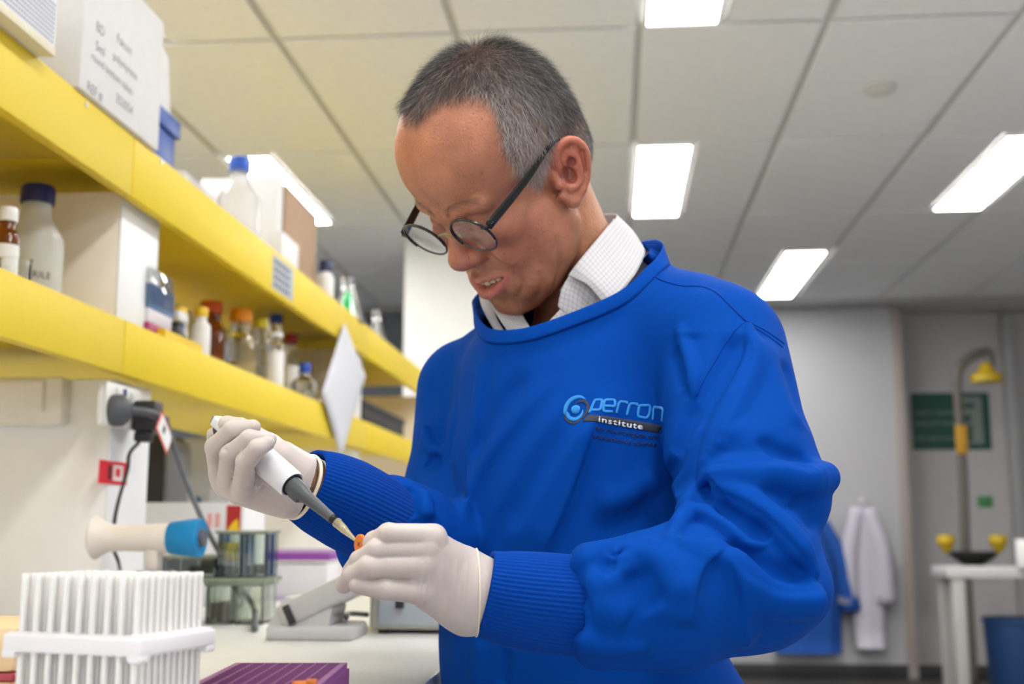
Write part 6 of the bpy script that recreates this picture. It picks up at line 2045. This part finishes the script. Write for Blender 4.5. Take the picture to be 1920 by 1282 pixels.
    mesh_obj('pad_wire', Vt, Ft, mat('brass_wire', (0.42, 0.30, 0.10), rough=0.3, metal=0.9, noise=0), GLS)
Vt, Ft = tube_data(v2w(smooth_path([gp(-0.4, 11.8, 4.5), gp(1.2, 6.0, 8.2), gp(1.6, 0, 9.2), gp(1.2, -6.0, 8.2), gp(-0.4, -11.8, 4.5)], 6)), 0.0013, 8)
mesh_obj('bridge', Vt, Ft, mat('brass_rim', (0.26, 0.21, 0.10), rough=0.3, metal=0.8, noise=0), GLS)
# ------------------------------------------------------------------ near things: white tube rack, purple rack, peach box
# white rack of tubes: near corner at the photo's (264, 1195)
dR = 0.70
cor = P(264, 1196, dR)                  # top outer corner of the deck
ex = P(4, 1188, 0.735) - cor; ex[2] = 0; lx = np.linalg.norm(ex); ex /= lx
ey = np.array([-ex[1], ex[0], 0]);
if ey[1] < 0: ey = -ey
NX, NY = 9, 11
PIT = (lx - 0.008) / NX
PITY = 0.0064
LX, LY = 2 * 0.004 + NX * PIT, 2 * 0.004 + NY * PITY
tan = (P(395, 1180, 0.80) - cor); 
zdeck = cor[2]
ztop = zdeck + 0.0345
M_RACK = mat('rack_plastic', (0.80, 0.775, 0.80), rough=0.32, spec=0.5, noise=0.015, sss=0.1)
M_TUBE = mat('tube_plastic', (0.83, 0.815, 0.80), rough=0.35, noise=0.015, sss=0.15)
rk = empty('tube_rack', (cor[0], cor[1], ZB), 'white plastic rack full of upright white tubes', 'rack')
rk.rotation_euler = (0, 0, math.atan2(-ex[1], -ex[0]))     # local -x runs along the near face
zd = zdeck - ZB
def ringbox(bm, x0, x1, y0, y1, z0, z1, t):
    for q in ((x0, x1, y0, y0 + t), (x0, x1, y1 - t, y1), (x0, x0 + t, y0 + t, y1 - t), (x1 - t, x1, y0 + t, y1 - t)):
        add_box(bm, *q, z0, z1)
def plate_with_holes(bm, x0, x1, y0, y1, nx, ny, pit, z0, z1, hole):
    """a lattice plate: bars between the holes"""
    ox, oy = (x0 + x1) / 2 - (nx - 1) * pit / 2, (y0 + y1) / 2 - (ny - 1) * pit / 2
    xs = [x0] + [v for i in range(nx) for v in (ox + i * pit - hole, ox + i * pit + hole)] + [x1]
    ys = [y0] + [v for j in range(ny) for v in (oy + j * pit - hole, oy + j * pit + hole)] + [y1]
    for i in range(0, len(xs), 2): add_box(bm, xs[i], xs[i + 1], y0, y1, z0, z1)
    for j in range(0, len(ys), 2):
        for i in range(nx): add_box(bm, xs[2 * i + 1], xs[2 * i + 2], ys[j], ys[j + 1], z0, z1)
bm = bmesh.new()
add_box(bm, -LX, 0, 0, LY, zd - 0.0115, zd - 0.0005, bevel=0.0016, seg=3)
bm_obj('deck_shell', bm, M_RACK, rk, smooth=True)
for cx in (-LX + 0.005, -0.005):
    for cy in (0.005, LY - 0.005):
        bm = bmesh.new()
        add_box(bm, cx - 0.005, cx + 0.005, cy - 0.005, cy + 0.005, zd - 0.0150, zd - 0.010, bevel=0.0012)
        bm_obj('corner_lug', bm, M_RACK, rk, smooth=True)
bm = bmesh.new(); add_box(bm, -LX + 0.002, -0.002, 0.002, LY - 0.002, zd - 0.001, zd + 0.0006, bevel=0.0004)
bm_obj('deck_plate', bm, M_RACK, rk)
zbase = 0.045
box('lower_deck', (-LX + 0.001, -0.001, 0.001, LY - 0.001, zbase, zbase + 0.004), M_RACK, rk, bevel=0.001)
box('rack_base', (-LX - 0.003, 0.003, -0.003, LY + 0.003, 0, zbase), mat('rack_base', (0.72, 0.69, 0.72), rough=0.4), rk, bevel=0.004)
tb_me = None
for i, j in [(i, j) for i in range(NX) for j in range(NY)]:
    if True:
        if tb_me is None:
            o = lathe('tube', [(0.0018, 0), (0.0022, 0.003), (0.0023, zd - zbase + 0.030), (0.0025, ztop - zdeck + zd - zbase - 0.001), (0.0020, ztop - zdeck + zd - zbase - 0.0002), (0.0020, ztop - zdeck + zd - zbase - 0.004), (0, ztop - zdeck + zd - zbase - 0.004)], M_TUBE, rk, n=12)
            tb_me = o.data
        else:
            o = bpy.data.objects.new('tube', tb_me); COL.objects.link(o); o.parent = rk
        tw = rnd.uniform(-1, 1) * 0.006
        o.location = (-LX / 2 + (i - (NX - 1) / 2) * PIT, LY / 2 + (j - (NY - 1) / 2) * PITY, zbase + 0.002)
        o.rotation_euler = (tw, rnd.uniform(-1, 1) * 0.006, 0)
# peach box behind it
c = P(-2, 1240, 0.86)
e = empty('peach_box', (c[0] - 0.03, c[1] + 0.04, ZB), 'peach-coloured tub behind the white tube rack at the left edge', 'tub')
zt = P(20, 1172, 0.86)[2] - ZB
M_PEACH = mat('peach_plastic', (0.72, 0.40, 0.20), rough=0.5)
box('tub_body', (-0.05, 0.046, -0.05, 0.05, 0, zt * 0.56), M_PEACH, e, bevel=0.004)
box('red_band', (-0.0505, 0.0465, -0.0505, 0.0505, zt * 0.56, zt * 0.62), mat('band_red', (0.40, 0.05, 0.07), rough=0.5), e, bevel=0.001)
box('tub_lid', (-0.052, 0.048, -0.052, 0.052, zt * 0.62, zt), mat('peach_lid', (0.78, 0.56, 0.32), rough=0.5), e, bevel=0.006)
# purple rack: far edge (440..650, 1242)
zp = P(650, 1242, 0.93)[2]
q0, q1 = at_z(442, 1242, zp), at_z(651, 1242, zp)
ex = q0 - q1; ex[2] = 0; lx = np.linalg.norm(ex); ex /= lx
pr = empty('purple_rack', (q1[0], q1[1], ZB), 'purple rack of square holes at the bottom edge, an orange cap lying on it', 'rack')
pr.rotation_euler = (0, 0, math.atan2(-ex[1], -ex[0]))
M_PUR = mat('purple_plastic', (0.235, 0.080, 0.225), rough=0.4, spec=0.5, noise=0.03)
NXP, NYP = 8, 17
px = lx / (NXP + 0.9)
LXP, LYP = lx, px * (NYP + 0.9)
hp = zp - ZB
bm = bmesh.new(); plate_with_holes(bm, -LXP, 0, -LYP, 0, NXP, NYP, px, hp - 0.003, hp, px * 0.445)
bm_obj('hole_deck', bm, M_PUR, pr)
box('inner_floor', (-LXP + 0.002, -0.002, -LYP + 0.002, -0.002, hp - 0.014, hp - 0.011), mat('purple_dark', (0.16, 0.045, 0.15), rough=0.5), pr, bevel=0)
bm = bmesh.new()
ringbox(bm, -LXP, 0, -LYP, 0, 0.0, hp - 0.003, 0.0022)
bm_obj('side_wall', bm, M_PUR, pr)
bm = bmesh.new()
for j in range(22):
    y = -LYP + (j + 0.5) * LYP / 22
    add_box(bm, 0, 0.0022, y - 0.0012, y + 0.0012, 0.004, hp - 0.004)
for i in range(16):
    x = -LXP + (i + 0.5) * LXP / 16
    add_box(bm, x - 0.0012, x + 0.0012, 0, 0.0022, 0.004, hp - 0.004)
bm_obj('wall_ribs', bm, M_PUR, pr)
# loose orange cap lying on the rack
M_OCAP = mat('orange_cap', (0.62, 0.17, 0.02), rough=0.45, noise=0.05)
c = at_z(563, 1284, zp + 0.003)
e = empty('loose_cap', (c[0], c[1], zp + 0.0003), 'loose orange tube cap lying on the purple rack', 'cap')
lathe('cap_disc', [(0.0052, 0), (0.0058, 0.001), (0.0058, 0.004), (0.005, 0.005), (0, 0.005)], M_OCAP, e, n=20)
box('cap_tab', (0.004, 0.011, -0.0022, 0.0022, 0.003, 0.0065), M_OCAP, e, bevel=0.0008)

# ------------------------------------------------------------------ pipette and tube in the gloved hands
M_PIPW = mat('pipette_white', (0.70, 0.69, 0.715), rough=0.33, noise=0.02)
M_PIPG = mat('pipette_grey', (0.072, 0.076, 0.082), rough=0.45, noise=0.04)
pT, pR, pC, pE = (v2w(x) for x in (PIP_TOP, PIP_RING, PIP_CONE, PIP_TIP))
pip = empty('pipette', pR, 'white pipette with a dark grey cone held in the right glove', 'pipette')
def pl(v): return Vector(tuple(v)) - Vector(tuple(pR))
L1 = float(np.linalg.norm(pR - pT)); L2 = float(np.linalg.norm(pC - pR)); L3 = float(np.linalg.norm(pE - pC))
Mb = Matrix.Translation(-Vector(tuple(pR))) @ axis_M(pT, pR)
lathe('barrel', [(0.0105, L1 * 0.10), (0.0125, L1 * 0.16), (0.0128, L1 * 0.5), (0.0122, L1 * 0.97), (0.0113, L1), (0.0100, L1 - 0.0005), (0.0098, L1 - 0.006), (0, L1 - 0.006)], M_PIPW, pip, n=36, M=Mb)
lathe('collar', [(0.0100, L1 - 0.006), (0.0097, L1 + 0.0005), (0.0086, L1 + 0.0005), (0.0084, L1 - 0.006)], M_BLACK, pip, n=32, M=Mb)
Mc = Matrix.Translation(-Vector(tuple(pR))) @ axis_M(pR, pC)
lathe('cone', [(0.0084, -0.006), (0.0083, 0.004), (0.0080, 0.010), (0.0074, 0.014), (0.0058, 0.019), (0.0052, L2 * 0.5), (0.0040, L2 * 0.92), (0.0032, L2 * 0.93), (0, L2 * 0.93)], M_PIPG, pip, n=28, M=Mc)
box('cone_shoulder', (-0.0062, 0.0062, -0.0084, -0.002, 0.004, 0.016), M_PIPG, pip, bevel=0.002, M=Mc)
Mt = Matrix.Translation(-Vector(tuple(pR))) @ axis_M(pR, pC)
lathe('tip_seat', [(0.0034, L2 * 0.92), (0.0030, L2 * 1.03), (0.0, L2 * 1.03)], M_BLACK, pip, n=20, M=Mt)
for k in range(3):
    lathe('seal_ring', [(0.0034, L2 * (0.945 + 0.02 * k)), (0.0037, L2 * (0.95 + 0.02 * k)), (0.0034, L2 * (0.955 + 0.02 * k))], M_BLACK, pip, n=20, M=Mt, close=False)
Mtip = Matrix.Translation(-Vector(tuple(pR))) @ axis_M(pC, pE)
lathe('disposable_tip', [(0.0041, 0.001), (0.0043, 0.0025), (0.0039, 0.003), (0.0034, L3 * 0.42), (0.0029, L3 * 0.52), (0.0012, L3 * 1.0), (0.0006, L3 * 1.0), (0.0022, L3 * 0.52), (0.0028, L3 * 0.4), (0.0034, 0.002)],
      mat('tip_straw', (0.86, 0.80, 0.56), rough=0.08, transmission=0.72, ior=1.35, noise=0), pip, n=20, M=Mtip, close=False)
# push button and finger hook at the top
Mtop = Matrix.Translation(-Vector(tuple(pR))) @ axis_M(pR, pT)
Lt = L1
bm = bmesh.new(); add_box(bm, -0.0085, 0.0085, -0.0055, 0.0055, Lt * 0.86, Lt + 0.004, bevel=0.003, seg=3)
for v in bm.verts: v.co = Mtop @ v.co
bm_obj('head', bm, M_PIPW, pip, smooth=True)
box('button', (-0.0062, 0.0062, -0.0036, 0.0036, Lt + 0.004, Lt + 0.0065), mat('button_grey', (0.28, 0.28, 0.30), rough=0.3, metal=0.5), pip, bevel=0.001, M=Mtop)
# tube pinched in the left glove: orange cap marked with a pen stroke
ct = V(675, 1020, .951)
ax = np.array([0.62, 0.55, -0.45]); ax /= np.linalg.norm(ax)
n_ = np.array([-0.55, -0.80, 0.15]); n_ /= np.linalg.norm(n_)
c = v2w(ct)
e = empty('sample_tube', c, 'small tube with an orange cap pinched in the left glove', 'tube')
nw = B @ n_
Mq = axis_M((0, 0, 0), nw)
lathe('cap', [(0.0, 0.0016), (0.0062, 0.0016), (0.0070, 0.0008), (0.0070, -0.0016), (0.0060, -0.0022), (0, -0.0022)], M_OCAP, e, n=24, M=Mq @ Matrix.Scale(1.15, 4, (0, 1, 0)) @ Matrix.Scale(0.80, 4, (1, 0, 0)))
tube('pen_mark', [np.array(Mq @ Vector(p)) + c for p in ((-0.0016, 0.0022, 0.0018), (0.0002, 0.0, 0.0018), (0.0016, -0.002, 0.0018))], 0.00022, M_INK, e, 6)
tube('pen_mark', [np.array(Mq @ Vector(p)) + c for p in ((0.0016, 0.0016, 0.0018), (0.0, 0.0002, 0.0018), (-0.0012, -0.0014, 0.0018))], 0.00022, M_INK, e, 6)
lathe('tube_body', [(0.0045, -0.002), (0.0045, -0.016), (0.0015, -0.030), (0, -0.030)], mat('clear_plastic', (0.9, 0.9, 0.88), rough=0.1, transmission=0.8, noise=0), e, n=20, M=Mq)
# ------------------------------------------------------------------ embroidered badge on the chest
def badge_px(x, y):
    """badge drawing units -> where it sits on the chest"""
    return 1030 + x / 8.0, 720 + y / 8.0
def on_cloth(pts, lift):
    q = trace_to(gown_fn, [badge_px(*p) for p in pts], 1.0, 1.4)
    q = project(gown_fn, q, 2, 0.5)
    g = grad(gown_fn, q, 0.8)[1]
    g /= np.linalg.norm(g, axis=1)[:, None]
    return q + g * (np.asarray(lift)[:, None] if np.ndim(lift) else lift), g
M_TH_CY = mat('thread_cyan', (0.0, 0.22, 0.62), rough=0.5, sheen=0.2, noise=0.12, scale=1500, bump=0.3, bump_scale=3000)
M_TH_DK = mat('thread_charcoal', (0.022, 0.026, 0.048), rough=0.6, noise=0.15, scale=1500, bump=0.3, bump_scale=3000)
M_TH_WH = mat('thread_white', (0.70, 0.72, 0.78), rough=0.6, noise=0.05, scale=1500)
M_TH_NV = mat('thread_navy', (0.003, 0.018, 0.085), rough=0.7, noise=0.1, scale=1500)
def stitch(name, pts, wid, m, n=5, flat=0.4, lift=0.25):
    """a satin-stitched stroke: pts and widths in badge units"""
    p = smooth_path(np.array(pts, float), n)
    w = np.interp(np.linspace(0, 1, len(p)), np.linspace(0, 1, len(np.atleast_1d(wid))), np.atleast_1d(wid)) if np.ndim(wid) else np.full(len(p), wid)
    q, g = on_cloth(p, lift)
    Vt, Ft = tube_data(v2w(q), w / 8.0 / 2 * 1.2 / F_PX, 10, True, flat, B @ g.mean(0))
    return Vt, Ft
def join(name, parts, m):
    VV, FF = [], []; k = 0
    for v, f in parts:
        VV.append(v); FF += [tuple(i + k for i in t) for t in f]; k += len(v)
    o = mesh_obj(name, np.vstack(VV), FF, m, PERSON)
    return o
W_ = 40
glyphs = [
    [(598, 432), (632, 360), (668, 280), (690, 240), (740, 235), (782, 237), (790, 262), (772, 350), (748, 382), (700, 386), (640, 386)],
    [(818, 326), (900, 327), (976, 329), (984, 262), (964, 237), (905, 235), (850, 239), (828, 262), (812, 372), (828, 404), (880, 409), (950, 411)],
    [(1008, 436), (1026, 360), (1043, 292), (1072, 264), (1118, 266), (1164, 272), (1160, 300)],
    [(1163, 470), (1180, 395), (1198, 327), (1228, 294), (1274, 296), (1320, 303), (1314, 330)],
    [(1345, 350), (1364, 324), (1435, 322), (1506, 328), (1502, 430), (1474, 492), (1440, 506), (1392, 498), (1345, 488), (1330, 462), (1338, 405), (1345, 350)],
    [(1544, 540), (1552, 450), (1560, 362), (1584, 346), (1632, 349), (1680, 356), (1706, 388), (1698, 470), (1690, 556)]]
for gl in glyphs:
    join('lettering', [stitch('lettering', gl, W_, None, 4)], M_TH_CY)
# emblem: two interlocking crescents round a ball
join('emblem', [stitch('', [(548, 232), (480, 196), (400, 200), (312, 250), (256, 330), (238, 420), (262, 440), (300, 470)], [16, 46, 62, 64, 62, 60, 50, 30], None, 5),
                stitch('', [(250, 440), (300, 505), (380, 530), (450, 500), (494, 440), (500, 385)], [40, 62, 60, 50, 36, 14], None, 5)], M_TH_CY)
join('emblem', [stitch('', [(392, 292), (450, 262), (520, 262), (574, 310), (570, 400), (520, 480), (470, 530)], [14, 34, 50, 52, 46, 38, 22], None, 5),
                stitch('', [(222, 450), (240, 520), (300, 572), (370, 590), (430, 570), (470, 530)], [12, 26, 34, 36, 32, 22], None, 5)], M_TH_DK)
q, g = on_cloth([(395, 385)], 0.5)
bm = bmesh.new(); bmesh.ops.create_uvsphere(bm, u_segments=20, v_segments=12, radius=1)
gm = (B @ g[0])
Mq2 = Vector(tuple(gm)).to_track_quat('Z', 'Y').to_matrix().to_4x4()
r = 66 / 8.0 * 1.2 / F_PX
bmesh.ops.transform(bm, matrix=Matrix.Translation(Vector(tuple(v2w(q[0]))) - PERSON.location) @ Mq2 @ Matrix.Diagonal((r, r, r * 0.35, 1)), verts=bm.verts[:])
bm_obj('emblem', bm, M_TH_CY, PERSON, smooth=True)
join('emblem', [stitch('', [(336, 388), (345, 350), (395, 326), (445, 345), (460, 385)], [8, 16, 10, 16, 8], None, 4, 0.5, 1.3)], mat('thread_pale', (0.05, 0.42, 0.80), rough=0.45))
# charcoal band
top = smooth_path([(575, 462), (660, 462), (900, 488), (1300, 552), (1690, 622)], 6)
bot = smooth_path([(500, 568), (620, 562), (830, 592), (1250, 668), (1668, 738)], 6)
rows = []
for t in np.linspace(0, 1, 7):
    l = top * (1 - t) + bot * t
    rows.append(on_cloth(l, 0.25 + 0.55 * min(1, 4 * t * (1 - t) + 0.2))[0])
R = np.array(rows); a_, b_ = R.shape[:2]
idx = np.arange(a_ * b_).reshape(a_, b_)
F = np.stack([idx[:-1, :-1], idx[1:, :-1], idx[1:, 1:], idx[:-1, 1:]], -1).reshape(-1, 4)
o = mesh_obj('lettering_band', v2w(R.reshape(-1, 3)), F, M_TH_DK, PERSON)
md = o.modifiers.new('thickness', 'SOLIDIFY'); md.thickness = 0.0005
def cloth_text(s, base, height, m, lift, space=1.0, bold=0.0, slant=0.0):
    """lettering laid along a baseline given in badge units"""
    o = text_mesh(s, 1.0, m, bold=bold, space=space)
    me = o.data
    bm = bmesh.new(); bm.from_mesh(me)
    bmesh.ops.triangulate(bm, faces=bm.faces[:])
    bmesh.ops.subdivide_edges(bm, edges=[e for e in bm.edges if e.calc_length() > 0.25], cuts=1)
    bm.to_mesh(me); bm.free()
    co = np.array([v.co[:] for v in me.vertices])
    x0, x1 = co[:, 0].min(), co[:, 0].max()
    base = smooth_path(base, 12)
    t = (co[:, 0] - x0) / (x1 - x0)
    bx = np.interp(t, np.linspace(0, 1, len(base)), base[:, 0]); by = np.interp(t, np.linspace(0, 1, len(base)), base[:, 1])
    pts = np.stack([bx + slant * co[:, 1] * height, by - co[:, 1] * height], 1)
    q, g = on_cloth(pts, lift)
    w = v2w(q)
    for v, c in zip(me.vertices, w):
        v.co = Vector(tuple(c)) - PERSON.location
    o.parent = PERSON
    md = o.modifiers.new('thickness', 'SOLIDIFY'); md.thickness = 0.0004; md.offset = 0
    return o
cloth_text('institute', [(735, 566), (950, 606), (1180, 650), (1392, 684)], 122, M_TH_WH, 1.3, 1.12, 0.012, 0.06)
cloth_text('for neurological and', [(690, 694), (1000, 742), (1330, 796), (1640, 836)], 98, M_TH_NV, 0.35, 1.0, 0.012)
cloth_text('translational science', [(648, 806), (950, 862), (1280, 912), (1600, 940)], 98, M_TH_NV, 0.35, 1.0, 0.012)
